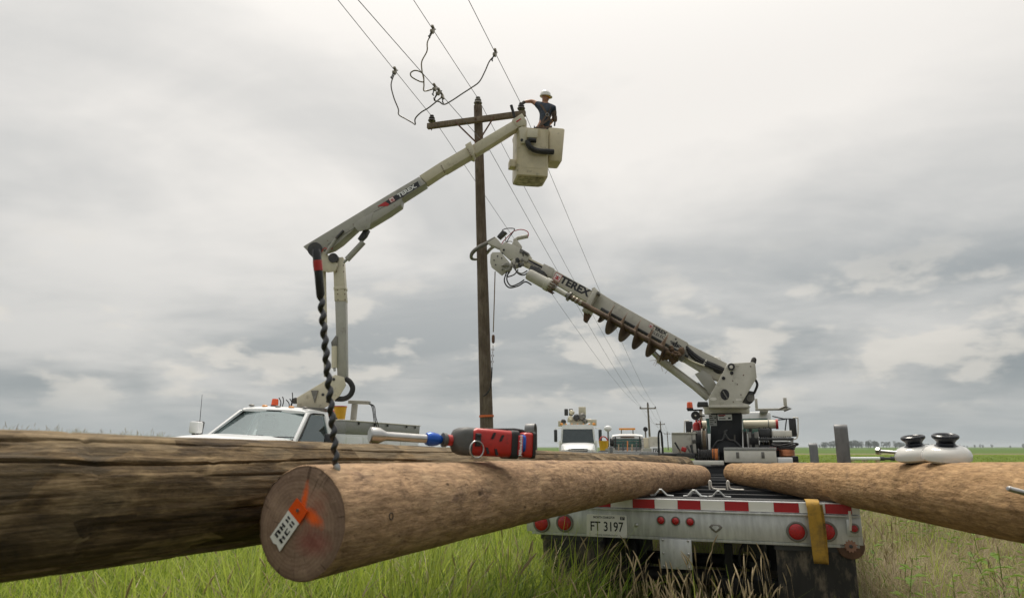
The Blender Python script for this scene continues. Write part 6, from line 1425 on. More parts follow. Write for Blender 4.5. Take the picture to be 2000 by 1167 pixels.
# --- tail board equipment
tk = dpx(1415, 874, 1515, 902, .02, .45, 'tool_box', 'aluminium', .01); 
o = dpx(1414, 873, 1516, 879, .012, .46, 'box_lid', 'tread_plate', .004, tk)
for px in (1440.5, 1490):
    l_ = dpx(px-2.5, 882, px+2.5, 894, .006, .02, 'latch', 'worn_steel', .003, tk)
dpx(1520, 893, 1548, 904, .02, .35, 'step_box', 'white_paint', .008); dpx(1549, 890, 1559, 905, .02, .5, 'tail_lamp_box', 'black_paint', .01)
cb = dpx(1313, 845, 1358, 885, .55, 1.0, 'control_cabinet', 'paint_grey_white', .012); dpx(1311.5, 843.5, 1359.5, 846.5, .53, 1.02, 'cabinet_lid', 'paint_grey_white', .004, cb)
dpx(1285, 885, 1345, 891, .3, .8, 'outrigger_beam', 'black_paint', .01)
a = dl(1287, 885, .5); b = dl(1294, 840, .5)
MB(DM).tube(smoothpath([(a[0], .5, a[1]-.02), (a[0]+.005, .5, b[1]-.10), (a[0]+.035, .5, b[1]), (a[0]+.065, .5, b[1]-.10), (a[0]+.07, .5, a[1]-.02)], 6), .017, 10).build('grab_hoop', 'black_paint', dg)
# A-frame hitch bracket in front of the pedestal
mb = MB(DF(.60)); mb.prism([dl(x, y, .60) for x, y in ((1389, 875), (1400, 861), (1434, 861), (1450, 875), (1450, 885), (1389, 885))], -.05, .0); mb.build('hitch_bracket', 'black_paint', dg, bevel=.006)
for pts in ([(1387, 884), (1400, 862), (1412, 858), (1417, 842), (1421, 840)], [(1451, 876), (1434, 860), (1424, 858), (1416, 846), (1416, 840)], [(1435, 860), (1435, 848)]):
    MB(DM).tube(smoothpath([(dl(x, y, .58)[0], .58, dl(x, y, .58)[1]) for x, y in pts], 5), .016, 8).build('frame_tube', 'dark_steel', dg)
# hydraulic hose reels on both sides of the pedestal
def reel(px, py, y, r, wd, m, name='hose_reel', rim='worn_steel', axis=(1, 0, 0), turns=6, par=dg, rr=None):
    x_, z_ = dl(px, py, y); ax_ = Vector(axis).normalized(); c = Vector((x_, y, z_))
    ro = MB(DM).lathe([(-wd/2, .02), (-wd/2, r*.5), (wd/2, r*.5), (wd/2, .02)], c, ax_, 20).build(name, 'dark_steel', par)
    for s_ in (-1, 1): MB(DM).lathe([(s_*wd/2, .02), (s_*wd/2, r), (s_*(wd/2+.012), r), (s_*(wd/2+.012), .02)], c, ax_, 28).build('flange', rim, ro)
    mb = MB(DM); k_ = max(2, turns); rr = wd/k_/2*1.05
    for i in range(k_): mb.torus(c+ax_*(wd*(i+.5)/k_-wd/2), ax_, r*.86-rr, rr, 28, 8)
    mb.build('winding', m, ro); return ro
reel(1363, 862, .75, .24, .16, 'black_rubber'); reel(1377, 862, .75, .24, .06, 'rope', turns=3); reel(1456, 862, .85, .22, .05, 'black_rubber', turns=2); reel(1472, 861, .75, .17, .15, 'black_rubber', turns=7)
reel(1380, 888, .25, .115, .25, 'black_rubber', 'wire_reel', 'black_plastic', turns=8); reel(1397, 887, .25, .12, .10, 'orange_rope', 'rope_reel', 'black_plastic', turns=5)
# white tubes with red caps for rubber blankets, fire extinguisher
def htube(px0, px1, py, y, r, name, m, cap=True):
    a = dl(px0, py, y); b = dl(px1, py, y); o = MB(DM).cyl((a[0], y, (a[1]+b[1])/2), (b[0], y, (a[1]+b[1])/2), r, 24).build(name, m, dg)
    return o, a, b
o, a, b = htube(1452, 1516, 828, 2.0, .082, 'storage_tube', 'cream_tube'); zz = (a[1]+b[1])/2
MB(DM).lathe([(-.01, .07), (-.01, .095), (.035, .095), (.035, .03)], (b[0], 2.0, zz), (1, 0, 0), 24).build('cap', 'red_paint', o); MB(DM).torus((b[0]-.14, 2.0, zz), (1, 0, 0), .084, .008, 24, 6).build('strap', 'worn_steel', o)
for f_ in (.2, .8): x_ = a[0]+(b[0]-a[0])*f_; db(x_-.03, x_+.03, 1.98, 2.02, 1.165, zz-.06, name='tube_stand', m='dark_steel', par=o)
o, a, b = htube(1366, 1380, 829, 2.0, .08, 'storage_tube', 'cream_tube'); zz2 = (a[1]+b[1])/2
MB(DM).lathe([(-.02, .06), (-.02, .09), (.05, .09), (.05, .06)], (a[0], 2.0, zz2), (1, 0, 0), 24).build('cap', 'red_paint', o); db(a[0]+.05, a[0]+.1, 1.98, 2.02, 1.165, zz2-.06, name='tube_stand', m='dark_steel', par=o)
x_, z_ = dl(1361, 835, 1.4); ex_ = MB(DM).lathe([(z_-.16, .03), (z_-.16, .075), (z_+.06, .075), (z_+.10, .05), (z_+.11, .025), (z_+.15, .02)], (x_, 1.4, 0), (0, 0, 1), 18).build('fire_extinguisher', 'red_paint', dg); MB(DM).tube([(x_, 1.4, z_+.14), (x_+.08, 1.36, z_+.16), (x_+.1, 1.36, z_+.02)], .012, 6).build('extinguisher_hose', 'black_rubber', ex_); db(x_-.06, x_+.06, 1.36, 1.46, 1.165, z_-.162, name='extinguisher_stand', m='dark_steel')
# right-hand rack with bins and coils
rk = dpx(1463, 854, 1550, 859, .65, 1.2, 'shelf', 'dark_steel', .006); dpx(1510, 840, 1546, 853, .66, 1.1, 'parts_box', 'aluminium', .008, rk)
for i in range(8): dpx(1511+i*4.4, 851.3, 1513+i*4.4, 853.5, .65, .66, 'rivet', 'dark_steel', 0, rk)
for px in (1465, 1478, 1548): dpx(px-1.5, 843 if px < 1500 else 859, px+1.5, 893, .62, .66, 'rack_post', 'worn_steel', .003, rk)
dpx(1482, 836, 1504, 853, .8, 1.1, 'valve_bank', 'dark_steel', .02); 
for i in range(6):
    x_, z_ = dl(1484+4*i, 847, .85); MB(DM).tube([(x_, .85, z_+.12), (x_+.01, .85, z_-.12), (x_+.01, .87, z_-.2)], .014, 6).build('control_lever', ('dark_steel', 'brass', 'black_rubber')[i % 3], dg)
dpx(1486, 862, 1545, 892, .9, 1.15, 'back_panel', 'black_paint', .01)
x_, z_ = dl(1537, 884, .5); mb = MB(DM)
for k_ in range(5): mb.torus((x_, .5, z_-.045+.022*k_), (0, .05, 1), .115, .013, 24, 6)
mb.build('copper_coil', 'copper', dg); mb = MB(DM)
for k_ in range(4): mb.tube([(x_+(.15+.02*k_)*math.cos(a_)-.02, .5+.12*math.sin(a_), z_+.085+.02*k_+.02*math.sin(2*a_+k_)) for a_ in [2*math.pi*i/24 for i in range(24)]], .012, 6, closed=True)
mb.build('cable_coil', 'black_rubber', dg)
for (px, py, w_, m_) in ((1496, 871, .14, 'black_plastic'), (1511, 872, .07, 'red_paint'), (1528, 868, .12, 'worn_steel'), (1517, 875, .05, 'red_paint')):
    x_, z_ = dl(px, py, .7); MB(DM).tube([(x_-w_, .7, z_), (x_+w_, .7, z_-.01)], .028, 10).build('tool_handle', m_, dg)
for (px, py, qx, qy, m_, r_) in ((1318, 863, 1333, 884, 'black_plastic', .016), (1325, 876, 1334, 884, 'tan_wood', .016), (1341, 870, 1354, 886, 'worn_steel', .018), (1349, 868, 1355, 888, 'dark_steel', .02)):
    a = dl(px, py, .35); b = dl(qx, qy, .35); MB(DM).tube([(a[0], .35, a[1]), (b[0], .35, b[1]-.05)], r_, 8).build('hand_tool', m_, dg)
x_, z_ = dl(1335.5, 877, .33); MB(DM).box((x_, .33, z_), (.09, .05, .08), (0, .3, 0)).build('tool_head', 'red_paint', dg, bevel=.015); dpx(1322, 884, 1358, 893, .28, .5, 'tool_tray', 'dark_steel', .01)
# amber beacon, loudspeaker, boom rest bar
x_, z_ = dl(1347.5, 799, 2.2); beacon(dg, (x_, 2.2, z_), .062, .15, DM); db(x_-.05, x_+.25, 2.14, 2.26, z_-.03, z_-.002, name='beacon_bracket', m='black_paint'); db(x_+.18, x_+.24, 2.17, 2.23, 1.166, z_-.031, name='beacon_post', m='paint_grey_white')
x_, z_ = dl(1358.5, 811, 2.0); MB(DM).lathe([(0, .085), (.01, .09), (-.0, .08), (-.08, .03), (-.14, .04), (-.18, .02)], (x_, 2.0, z_), (0, -1, 0), 20).build('horn', 'black_plastic', dg); MB(DM).ball((x_, 1.985, z_), .018, 8, 6).build('horn_centre', 'aluminium', dg); MB(DM).tube([(x_, 2.14, z_), (x_+.12, 2.17, z_), (x_+.16, 2.2, z_)], .015, 6).build('horn_bracket', 'dark_steel', dg)
rb = dpx(1475, 796, 1540, 801, 3.6, 3.75, 'boom_rest', 'paint_grey_white', .01)
a = dl(1530, 801, 3.6); MB(DM).tube([(*[(dl(px, py, 3.6)[0]), 3.6, dl(px, py, 3.6)[1]],) for px, py in ((1520, 799), (1534, 793), (1545, 797), (1531, 802))], .02, 8).build('rest_fork', 'worn_steel', rb); dpx(1531, 776, 1536, 797, 3.62, 3.68, 'rest_post', 'paint_grey_white', .006, rb); dpx(1475, 778, 1479, 797, 3.62, 3.68, 'rest_post', 'paint_grey_white', .006, rb); dpx(1484, 801, 1500, 804, 3.62, 4.9, 'rest_foot', 'paint_grey_white', .006, rb)
# cab seen from behind
CY = 4.7
cab = dpx(1372, 803, 1505, 900, CY, CY+1.5, 'cab', 'white_paint', .05)
dpx(1452, 816.5, 1499, 846, CY-.004, CY+.0, 'rear_window', 'green_pane', .0, cab); dpx(1380, 816.5, 1386, 846, CY-.004, CY, 'rear_window', 'green_pane', 0, cab)
dpx(1380, 846.5, 1500, 892, CY-.03, CY-.0, 'cab_panel', 'white_paint', .01, cab)
db(-1.0, 1.0, CY+1.52, CY+2.9, .9, 1.75, name='hood', m='white_paint', bevel=.08)
for px0, px1, py0, py1 in ((1543, 1554, 816, 852), (1340, 1352, 822, 852)):
    m_ = dpx(px0, py0, px1, py1, CY+1.3, CY+1.4, 'mirror', 'black_plastic', .02)
    s_ = 1 if px0 > 1450 else -1; xo = px1+4 if s_ > 0 else px0-3
    a = dl(xo, py0-1, CY+1.25); b = dl(xo, py1+3, CY+1.25); e_ = dl((px0+px1)/2, py0-1, CY+1.25)
    MB(DM).tube(smoothpath([(e_[0], CY+1.25, e_[1]), (a[0]-.02*s_, CY+1.25, a[1]), (a[0], CY+1.25, a[1]-.05), (b[0], CY+1.25, b[1]+.05), (b[0]-.1*s_, CY+1.25, b[1]-.03), (s_*.95, CY+1.2, b[1]-.05)], 5), .016, 8).build('mirror_bracket', 'aluminium', m_)
for pts in ([(1508, 812), (1530, 817), (1545, 817)], [(1508, 820), (1534, 818)], [(1536, 818), (1533, 842)]):
    MB(DM).tube([(dl(x, y, CY+.8)[0], CY+.8, dl(x, y, CY+.8)[1]) for x, y in pts], .014, 6).build('stay', 'black_paint', dg)
# load line with hook hanging from the boom head
pt = lambda x, y: P(x, y, 13.98)
t = thing('load_line', 'hoist rope with hook hanging from the boom head beside the pole', 'rope', pt(962, 765))
MB().tube([pt(967, 530), pt(965, 600), pt(963.5, 648)], .011, 8).build('rope', 'rope', t)
MB().lathe([(0, .012), (.02, .03), (.10, .034), (.16, .03), (.18, .012)], pt(963.4, 670), pt(963.5, 650)-pt(963.4, 670), 12).build('swivel', 'rusty', t)
mb = MB()
for k_ in range(7): c = pt(963-.3*k_, 676+6*k_); mb.torus(c, (0, 1, 0) if k_ % 2 else (1, 0, 0), .022, .006, 12, 6)
mb.build('chain', 'rusty', t); MB().tube(smoothpath([pt(961, 716), pt(960, 740), pt(957, 758), pt(950, 769), pt(944, 773)], 6), .012, 8).build('sling', 'black_rubber', t)
# ================================================================== vehicles farther back
# --- white cab truck facing the camera
bx_ = P(1129, 870, 42)
ft = thing('utility_truck', 'white utility truck facing the camera behind the stacked poles', 'truck', (bx_.x, 42, 0), math.pi-R(5.6))
FM = WM[ft]
fb = lambda *a, name, m, bevel=0., par=ft: MB(FM).bx(*a).build(name, m, par, bevel=bevel)
loft_y(FM, [(0, arch(1.05, 1.0, .9, 1.72, .15)), (.7, arch(1.0, .92, .9, 1.66, .2)), (1.3, arch(.95, .80, .9, 1.52, .22)), (1.5, arch(.9, .72, .9, 1.38, .2))]).build('hood', 'white_paint', ft)
fb(-.55, .55, 1.45, 1.53, .95, 1.38, name='grille', m='black_plastic', bevel=.02)
for z in (1.05, 1.18, 1.30): fb(-.52, .52, 1.53, 1.55, z-.02, z+.02, name='grille_bar', m='aluminium', bevel=.005)
fb(-1.2, 1.2, 1.35, 1.6, .45, .8, name='front_bumper', m='aluminium', bevel=.04)
for sx in (-1, 1): MB(FM).box((sx*.82, 1.40, 1.22), (.28, .16, .26)).build('headlight', 'aluminium', ft, bevel=.04)
loft_y(FM, [(-.25, arch(1.08, .98, .9, 2.80, .12)), (-1.7, arch(1.08, .98, .9, 2.82, .12))]).build('cab', 'white_paint', ft)
ws = [(-.96, -.02, 1.76), (.96, -.02, 1.76), (.88, -.27, 2.62), (-.88, -.27, 2.62)]
o = MB(FM).add(ws+[(x, y-.05, z) for x, y, z in ws], [(0, 1, 2, 3), (7, 6, 5, 4), (0, 4, 5, 1), (1, 5, 6, 2), (2, 6, 7, 3), (3, 7, 4, 0)]).build('windscreen', 'dark_pane', ft)
mb = MB(FM); mb.hexa([(-1.04, -.25, 1.70), (-.96, -.0, 1.70), (-.88, -.252, 2.66), (-.98, -.30, 2.66), (-1.04, -.3, 1.70), (-.96, -.05, 1.70), (-.88, -.29, 2.66), (-.98, -.34, 2.66)]); mb.build('a_pillar', 'white_paint', ft)
mb = MB(FM); mb.hexa([(1.04, -.25, 1.70), (.96, -.0, 1.70), (.88, -.252, 2.66), (.98, -.30, 2.66), (1.04, -.3, 1.70), (.96, -.05, 1.70), (.88, -.29, 2.66), (.98, -.34, 2.66)]); mb.build('a_pillar', 'white_paint', ft)
for sx in (-1, 1):
    m_ = MB(FM).box((sx*1.34, -.1, 2.15), (.20, .10, .72)).build('mirror', 'black_plastic', ft, bevel=.03); MB(FM).tube([(sx*1.0, -.2, 2.6), (sx*1.34, -.12, 2.6), (sx*1.34, -.12, 1.75), (sx*1.04, -.15, 1.72)], .022, 6).build('mirror_bracket', 'aluminium', m_)
    MB(FM).lathe([(0, .10), (.12, .09), (.14, .03)], (sx*1.0, -.5, 2.80), (0, 0, 1), 14).build('beacon', 'amber_lens', ft)
    for y in (.75, -4.6): add_wheel(ft, (sx*1.0, y, .5), (sx, 0, 0), .5, .3, FM)
for i in range(5): MB(FM).ball((-.7+.35*i, -.30, 2.84), .05, 8, 6).build('clearance_lamp', 'amber_lens', ft)
fb(-1.2, 1.2, -6.2, -1.8, .75, 1.9, name='service_body', m='white_paint', bevel=.02)
fb(-.5, .5, -3.0, -2.0, 1.91, 3.1, name='pedestal', m='boom_beige', bevel=.05)
for k_, (x_, z_, r_) in enumerate(((-.25, 3.35, .22), (.1, 3.3, .2), (.45, 3.25, .16), (-.5, 3.05, .15), (.85, 3.05, .14), (.3, 3.62, .14))):
    MB(FM).lathe([(0, r_*.7), (.06, r_), (.35, r_), (.42, r_*.6), (.5, r_*.55)], (x_, -2.2, z_), (0.1*k_-.2, 1, .1), 14).build('winch_motor', ('worn_steel', 'dark_steel', 'boom_beige')[k_ % 3], ft)
MB(FM).tube([(-.85, -2.2, 3.12), (.65, -2.2, 3.15)], .12, 12).build('stowed_boom', 'boom_beige', ft)
MB(FM).box((-.30, -2.4, 3.72), (.46, .5, .55)).build('control_box', 'boom_beige', ft, bevel=.03)
for sx in (.42, .72): MB(FM).box((sx, -2.3, 3.66), (.24, .3, .42)).build('control_console', 'dark_steel', ft, bevel=.03)
MB(FM).box((1.0, -2.6, 2.95), (.5, .5, .36)).build('tool_bin', 'boom_beige', ft, bevel=.03); MB(FM).box((-1.0, -2.6, 3.0), (.4, .5, .40)).build('tool_bin', 'boom_beige', ft, bevel=.03)
# --- service pickup seen from behind
b2 = P(1226, 870, 36); pk = thing('service_pickup', 'white service pickup with amber light bar, seen from behind', 'truck', (b2.x, 36, 0), -R(9))
KM2 = WM[pk]; pb = lambda *a, name, m, bevel=0., par=pk: MB(KM2).bx(*a).build(name, m, par, bevel=bevel)
loft_y(KM2, [(0, arch(.95, .80, 1.0, 2.05, .12)), (.15, arch(.97, .82, 1.0, 2.12, .12)), (1.4, arch(.97, .82, 1.0, 2.12, .12)), (1.8, arch(.97, .80, 1.0, 1.5, .12)), (3.0, arch(.95, .8, 1.0, 1.35, .15))]).build('cab', 'white_paint', pk)
pb(-.70, .70, -.03, -.005, 1.48, 1.88, name='rear_window', m='green_pane'); pb(-.82, .82, -.035, -.005, 1.885, 1.90, name='window_trim', m='black_rubber'); pb(-.35, .35, -.05, -.006, 1.96, 2.02, name='brake_lamp', m='rusty')
pb(-.95, .95, -.12, -.05, 1.36, 1.44, name='bed_rail', m='worn_galv', bevel=.01)
for x_ in (-.62, .62): pb(x_-.03, x_+.03, -.14, -.07, 1.441, 2.02, name='rack_post', m='dark_steel')
for z_ in (1.62, 1.80): MB(KM2).tube([(-.95, -.10, z_), (.95, -.10, z_-.03)], .012, 6).build('window_guard_bar', 'worn_steel', pk)
for k_ in range(5): MB(KM2).tube([(-.5+.22*k_, -1.6, .83), (-.45+.22*k_, -1.5+.1*k_, 1.62+.08*(k_ % 3))], .03, 6).build('tool_handle', ('tan_wood', 'dark_steel', 'orange_rope')[k_ % 3], pk)
for sx in (-1, 1):
    s0, s1 = sorted((sx*.66, sx*1.08)); pb(s0, s1, -2.9, -.2, .7, 1.42, name='side_cabinet', m='boom_grey', bevel=.015)
    for y in (-2.0, 2.2): add_wheel(pk, (sx*.92, y, .41), (sx, 0, 0), .41, .26, KM2)
pb(-.65, .65, -2.9, -.2, .7, .82, name='bed_floor', m='tread_plate'); pb(-1.08, 1.08, -2.96, -2.92, .7, 1.25, name='tailgate', m='white_paint', bevel=.01)
lb_ = pb(-.42, .42, .35, .55, 2.36, 2.46, name='light_bar', m='amber_lens', bevel=.02)
for sx in (-.3, .3): pb(sx-.03, sx+.03, .42, .48, 2.12, 2.36, name='bar_foot', m='worn_steel', par=lb_)
hr = pb(.88, .96, -.28, -.20, 1.43, 2.30, name='post', m='worn_steel'); MB(KM2).lathe([(0, .12), (-.1, .05), (-.2, .05)], (.92, -.3, 2.38), (0, -1, 0), 16).build('horn', 'black_plastic', hr)
hr = pb(-1.02, -.94, -.28, -.20, 1.43, 2.30, name='post', m='worn_steel'); MB(KM2).ball((-.98, -.26, 2.42), .17, 12, 8, (1.2, .8, .9)).build('work_lamp', 'white_paint', hr)
pb(1.08, 1.6, -.7, -.2, 1.25, 2.0, name='tool_cabinet', m='paint_grey_white', bevel=.02); pb(.80, 1.05, -.6, -.25, 1.43, 1.95, name='bottle_rack', m='boom_beige', bevel=.03)
o = pb(1.10, 1.68, -1.1, -.72, .95, 1.50, name='emblem_box', m='white_paint', bevel=.02)
mb = MB(KM2); mb.bx(1.22, 1.56, -1.106, -1.102, 1.38, 1.42); mb.bx(1.22, 1.26, -1.106, -1.102, 1.05, 1.38); mb.bx(1.52, 1.56, -1.106, -1.102, 1.05, 1.38); mb.bx(1.32, 1.36, -1.106, -1.102, 1.1, 1.34); mb.bx(1.42, 1.46, -1.106, -1.102, 1.1, 1.34); mb.bx(1.36, 1.42, -1.106, -1.102, 1.2, 1.24); mb.bx(1.36, 1.42, -1.106, -1.102, 1.30, 1.34); mb.bx(1.26, 1.52, -1.106, -1.102, 1.05, 1.08); mb.build('box_mark', 'ink', o)
x_ = -.55; reel_c = Vector((-.80, -.5, 1.72)); ro = MB(KM2).lathe([(-.1, .05), (-.1, .3), (-.08, .3), (-.08, .2), (.08, .2), (.08, .3), (.1, .3), (.1, .05)], reel_c, (1, 0, 0), 24).build('hose_reel', 'black_rubber', pk)
# yellow pail with tools
c = P(1179, 862, 33.5); t = thing('pail', 'yellow tool pail in front of the white service pickup', 'bucket', (c.x, 33.5, 0))
pb2 = MB(); pb2.lathe([(1.33, .01), (1.33, .19), (1.72, .235), (1.75, .245), (1.78, .245), (1.78, .22), (1.5, .2)], (c.x, 33.5, 0), (0, 0, 1), 20); pb2.build('pail_body', 'yellow_plastic', t)
MB().torus((c.x, 33.5, 1.78), (.3, -1, .1), .2, .03, 16, 6).build('hose_coil', 'red_paint', t); MB().bx(c.x-.25, c.x+.25, 33.25, 33.75, 0, 1.327).build('pail_stand', 'worn_galv', t, bevel=.02)
# grey flatbed trailer side rail between
a = Vector((1.70, 25, 0)); b = Vector((2.62, 14.5, 0)); d_ = (b-a).normalized(); Ln = (b-a).length; FB = mframe(a, d_, (0, 0, 1))
t = thing('flatbed_trailer', 'low grey flatbed trailer with open side rail beyond the weathered pole', 'trailer', a); 
mb = MB(FB); mb.bx(0, Ln, .78, .95, -1.9, 0); mb.build('deck', 'dark_steel', t, bevel=.01)
for z_ in (-.03, -1.87):
    MB(FB).bx(0, Ln, 1.22, 1.36, z_-.03, z_+.03).build('side_rail', 'worn_galv', t, bevel=.008)
    for k_ in range(7): x_ = .1+(Ln-.2)*k_/6; MB(FB).bx(x_-.035, x_+.035, .951, 1.219, z_-.03, z_+.03).build('rail_post', 'worn_galv', t)
for x_ in (3.8, 5.0):
    for z_ in (-.25, -1.65): add_wheel(t, (x_, .40, z_), (0, 0, 1 if z_ > -1 else -1), .40, .24, FB)
MB(FB).bx(7.85, 8.09, .951, 1.50, -.04, .03).build('stake', 'worn_galv', t, bevel=.004)
# yellow pail in the bucket truck's bed
c = P(664, 805, 14.6); t = thing('pail', 'yellow pail standing on the tread plate box behind the bucket truck cab', 'bucket', (c.x, 14.6, 0)); t.location.z = 2.06; WM[t] = Matrix.Translation(t.location)
MB().lathe([(c.z-.14, .01), (c.z-.14, .11), (c.z+.10, .135), (c.z+.12, .14), (c.z+.12, .12), (c.z, .1)], (c.x, 14.6, 0), (0, 0, 1), 20).build('pail_body', 'yellow_plastic', t); MB().torus((c.x, 14.6, c.z+.125), (0, 0, 1), .135, .012, 20, 6).build('pail_rim', 'red_paint', t)
# two birds' worth of line markers are left to the wires

# ================================================================== the air
hm = bpy.data.materials.new('haze'); hm.use_nodes = True; ht = hm.node_tree; ht.nodes.clear()
ho = ht.nodes.new('ShaderNodeOutputMaterial'); hv = ht.nodes.new('ShaderNodeVolumePrincipled'); hv.inputs['Color'].default_value = (.86, .92, .95, 1); hv.inputs['Density'].default_value = .00028; ht.links.new(hv.outputs[0], ho.inputs['Volume'])
MATS['haze'] = hm
o = MB().bx(-3700, 3700, -3700, 3700, -1.2, 14.5).build('haze', 'haze'); o['kind'] = 'stuff'; o['label'] = 'thin summer haze over the fields'; o['category'] = 'haze'
# ================================================================== grasses: far too many to count
def leaf_mat(name, c0, c1, rand=.25, tr=.35):
    m = bpy.data.materials.new(name); m.use_nodes = True; t = m.node_tree; b = t.nodes['Principled BSDF']
    oi = t.nodes.new('ShaderNodeObjectInfo'); r = t.nodes.new('ShaderNodeValToRGB'); r.color_ramp.elements[0].color = (*c0, 1); r.color_ramp.elements[1].color = (*c1, 1)
    n = t.nodes.new('ShaderNodeTexNoise'); tcn = t.nodes.new('ShaderNodeTexCoord'); t.links.new(tcn.outputs['Object'], n.inputs['Vector']); n.inputs['Scale'].default_value = 14
    ad = t.nodes.new('ShaderNodeMath'); ad.operation = 'MULTIPLY_ADD'; ad.inputs[1].default_value = .55; t.links.new(oi.outputs['Random'], ad.inputs[0])
    m2 = t.nodes.new('ShaderNodeMath'); m2.operation = 'MULTIPLY'; m2.inputs[1].default_value = .5; t.links.new(n.outputs[0], m2.inputs[0]); t.links.new(m2.outputs[0], ad.inputs[2])
    t.links.new(ad.outputs[0], r.inputs[0]); t.links.new(r.outputs[0], b.inputs['Base Color']); b.inputs['Roughness'].default_value = .55; b.inputs['Specular IOR Level'].default_value = .3
    tl_ = t.nodes.new('ShaderNodeBsdfTranslucent'); t.links.new(r.outputs[0], tl_.inputs[0]); mx = t.nodes.new('ShaderNodeMixShader'); mx.inputs[0].default_value = tr
    t.links.new(b.outputs[0], mx.inputs[1]); t.links.new(tl_.outputs[0], mx.inputs[2]); t.links.new(mx.outputs[0], t.nodes['Material Output'].inputs[0])
    MATS[name] = m
leaf_mat('grass_green', (.16, .24, .012), (.54, .62, .11), tr=.45); leaf_mat('grass_dark', (.045, .09, .008), (.20, .30, .03), tr=.38); leaf_mat('grass_dry', (.12, .09, .040), (.50, .40, .24), tr=.25); leaf_mat('seed_head', (.30, .22, .12), (.60, .48, .29), tr=.2)  # grass_dark: shade in the gaps between blades put into a darker leaf colour
leaf_mat('weed_green', (.10, .18, .018), (.21, .31, .045), tr=.4); leaf_mat('crop_leaf', (.13, .21, .018), (.27, .34, .05), tr=.45)
src = bpy.data.collections.new('grass_kinds')      # prototypes, not part of the scene
def blade(vs, fs, base, h, lean, az, wd, droop, seg=4):
    d = Vector((math.cos(az), math.sin(az), 0)); s = Vector((-d.y, d.x, 0)); b0 = len(vs)
    for i in range(seg+1):
        q = i/seg; p = Vector(base)+d*(lean*h*q+droop*h*q*q*q)+Vector((0, 0, h*(q-.45*droop*q*q*q-.12*lean*q*q))); w_ = wd*(1-q**1.6)*.5+.0004
        vs += [p-s*w_, p+s*w_]
    fs += [(b0+2*i, b0+2*i+1, b0+2*i+3, b0+2*i+2) for i in range(seg)]
def proto(name, parts):
    me = bpy.data.meshes.new(name); vs = []; fs = []; mi = []; mats = []
    for k, (v, f, m) in enumerate(parts):
        b = len(vs); vs += v; fs += [tuple(b+i for i in q) for q in f]; mi += [k]*len(f); me.materials.append(MATS[m])
    me.from_pydata(vs, [], fs); me.polygons.foreach_set('material_index', mi); me.polygons.foreach_set('use_smooth', [True]*len(fs))
    o = bpy.data.objects.new(name, me); src.objects.link(o); return o
def tuft(seed, nb, hmin, hmax, wd, spread, m, droop=(.1, .6), dry=0, heads=0, hh=(.8, 1.0), drym='grass_dry'):
    rs = random.Random(seed); v, f, v2, f2, v3, f3 = [], [], [], [], [], []
    for i in range(nb):
        a = rs.uniform(0, 6.28); r_ = rs.uniform(0, spread)
        tv, tf = (v2, f2) if rs.random() < dry else (v, f)
        blade(tv, tf, (r_*math.cos(a), r_*math.sin(a), -.02), rs.uniform(hmin, hmax), rs.uniform(.02, .5), rs.uniform(0, 6.28), wd*rs.uniform(.6, 1.3), rs.uniform(*droop))
    for i in range(heads):
        a = rs.uniform(0, 6.28); r_ = rs.uniform(0, spread); h = rs.uniform(*hh); az = rs.uniform(0, 6.28); ln = rs.uniform(.05, .22)
        p0 = Vector((r_*math.cos(a), r_*math.sin(a), -.02)); d = Vector((math.cos(az), math.sin(az), 0))
        pts = [p0+d*(ln*h*q*q)+Vector((0, 0, h*q)) for q in (0, .3, .6, .85)]
        hp_ = [pts[-1]+(d*ln*1.9+Vector((0, 0, 1-ln))).normalized()*(k*.024*h)+d*(.005*k*k*ln*h) for k in range(6)]
        mb = MB(); mb.tube(pts+[hp_[0]], .0012, 3, False); b0 = len(v2); v2 += mb.v; f2 += [tuple(b0+q for q in z) for z in mb.f]
        mb = MB(); mb.tube(hp_, [.0015, .0040, .0050, .0046, .0034, .0012], 5, False); b0 = len(v3); v3 += mb.v; f3 += [tuple(b0+q for q in z) for z in mb.f]
    ps = [(v, f, m)]
    if v2: ps.append((v2, f2, drym))
    if v3: ps.append((v3, f3, 'seed_head'))
    return [p for p in ps if p[0]]
def weed(seed, h):
    rs = random.Random(seed); v, f = [], []
    mb = MB(); mb.tube([(0, 0, -.02), (.01, 0, h*.5), (.02, .01, h)], [.005, .004, .002], 4, False); v += mb.v; f += mb.f
    for i in range(13):
        z = h*(.12+.86*i/13); az = i*2.4+rs.uniform(-.3, .3); ln = rs.uniform(.10, .20)*(1.15-.5*i/13); d = Vector((math.cos(az), math.sin(az), .45)); s = Vector((-math.sin(az), math.cos(az), 0)); p = Vector((.015*z/h, 0, z)); b0 = len(v)
        v += [p, p+d*ln*.45+s*ln*.2, p+d*ln+Vector((0, 0, -ln*.3)), p+d*ln*.45-s*ln*.2]; f += [(b0, b0+1, b0+2, b0+3)]
    return [(v, f, 'weed_green')]
def pl_kind(kind):
    global PK
KINDS = {}
def reg(kind, parts_list):
    KINDS[kind] = []
    for p in parts_list:
        KINDS[kind].append(len(src.objects)); proto('kind_%03d' % len(src.objects), p)
reg('green', [tuft(i, 18, .34, .84, .0105, .12, 'grass_green', dry=.04, droop=(.05, .5)) for i in range(6)] + [tuft(20+i, 22, .35, .74, .011, .12, 'grass_dark', dry=.03) for i in range(4)])
reg('green_heads', [tuft(40+i, 24, .35, .75, .006, .12, 'grass_green', dry=.08, heads=1, hh=(.55, .78)) for i in range(3)])
reg('dry_heads', [tuft(60+i, 7, .3, .62, .0038, .16, 'grass_green', dry=.6, heads=4, hh=(.5, .88)) for i in range(6)])
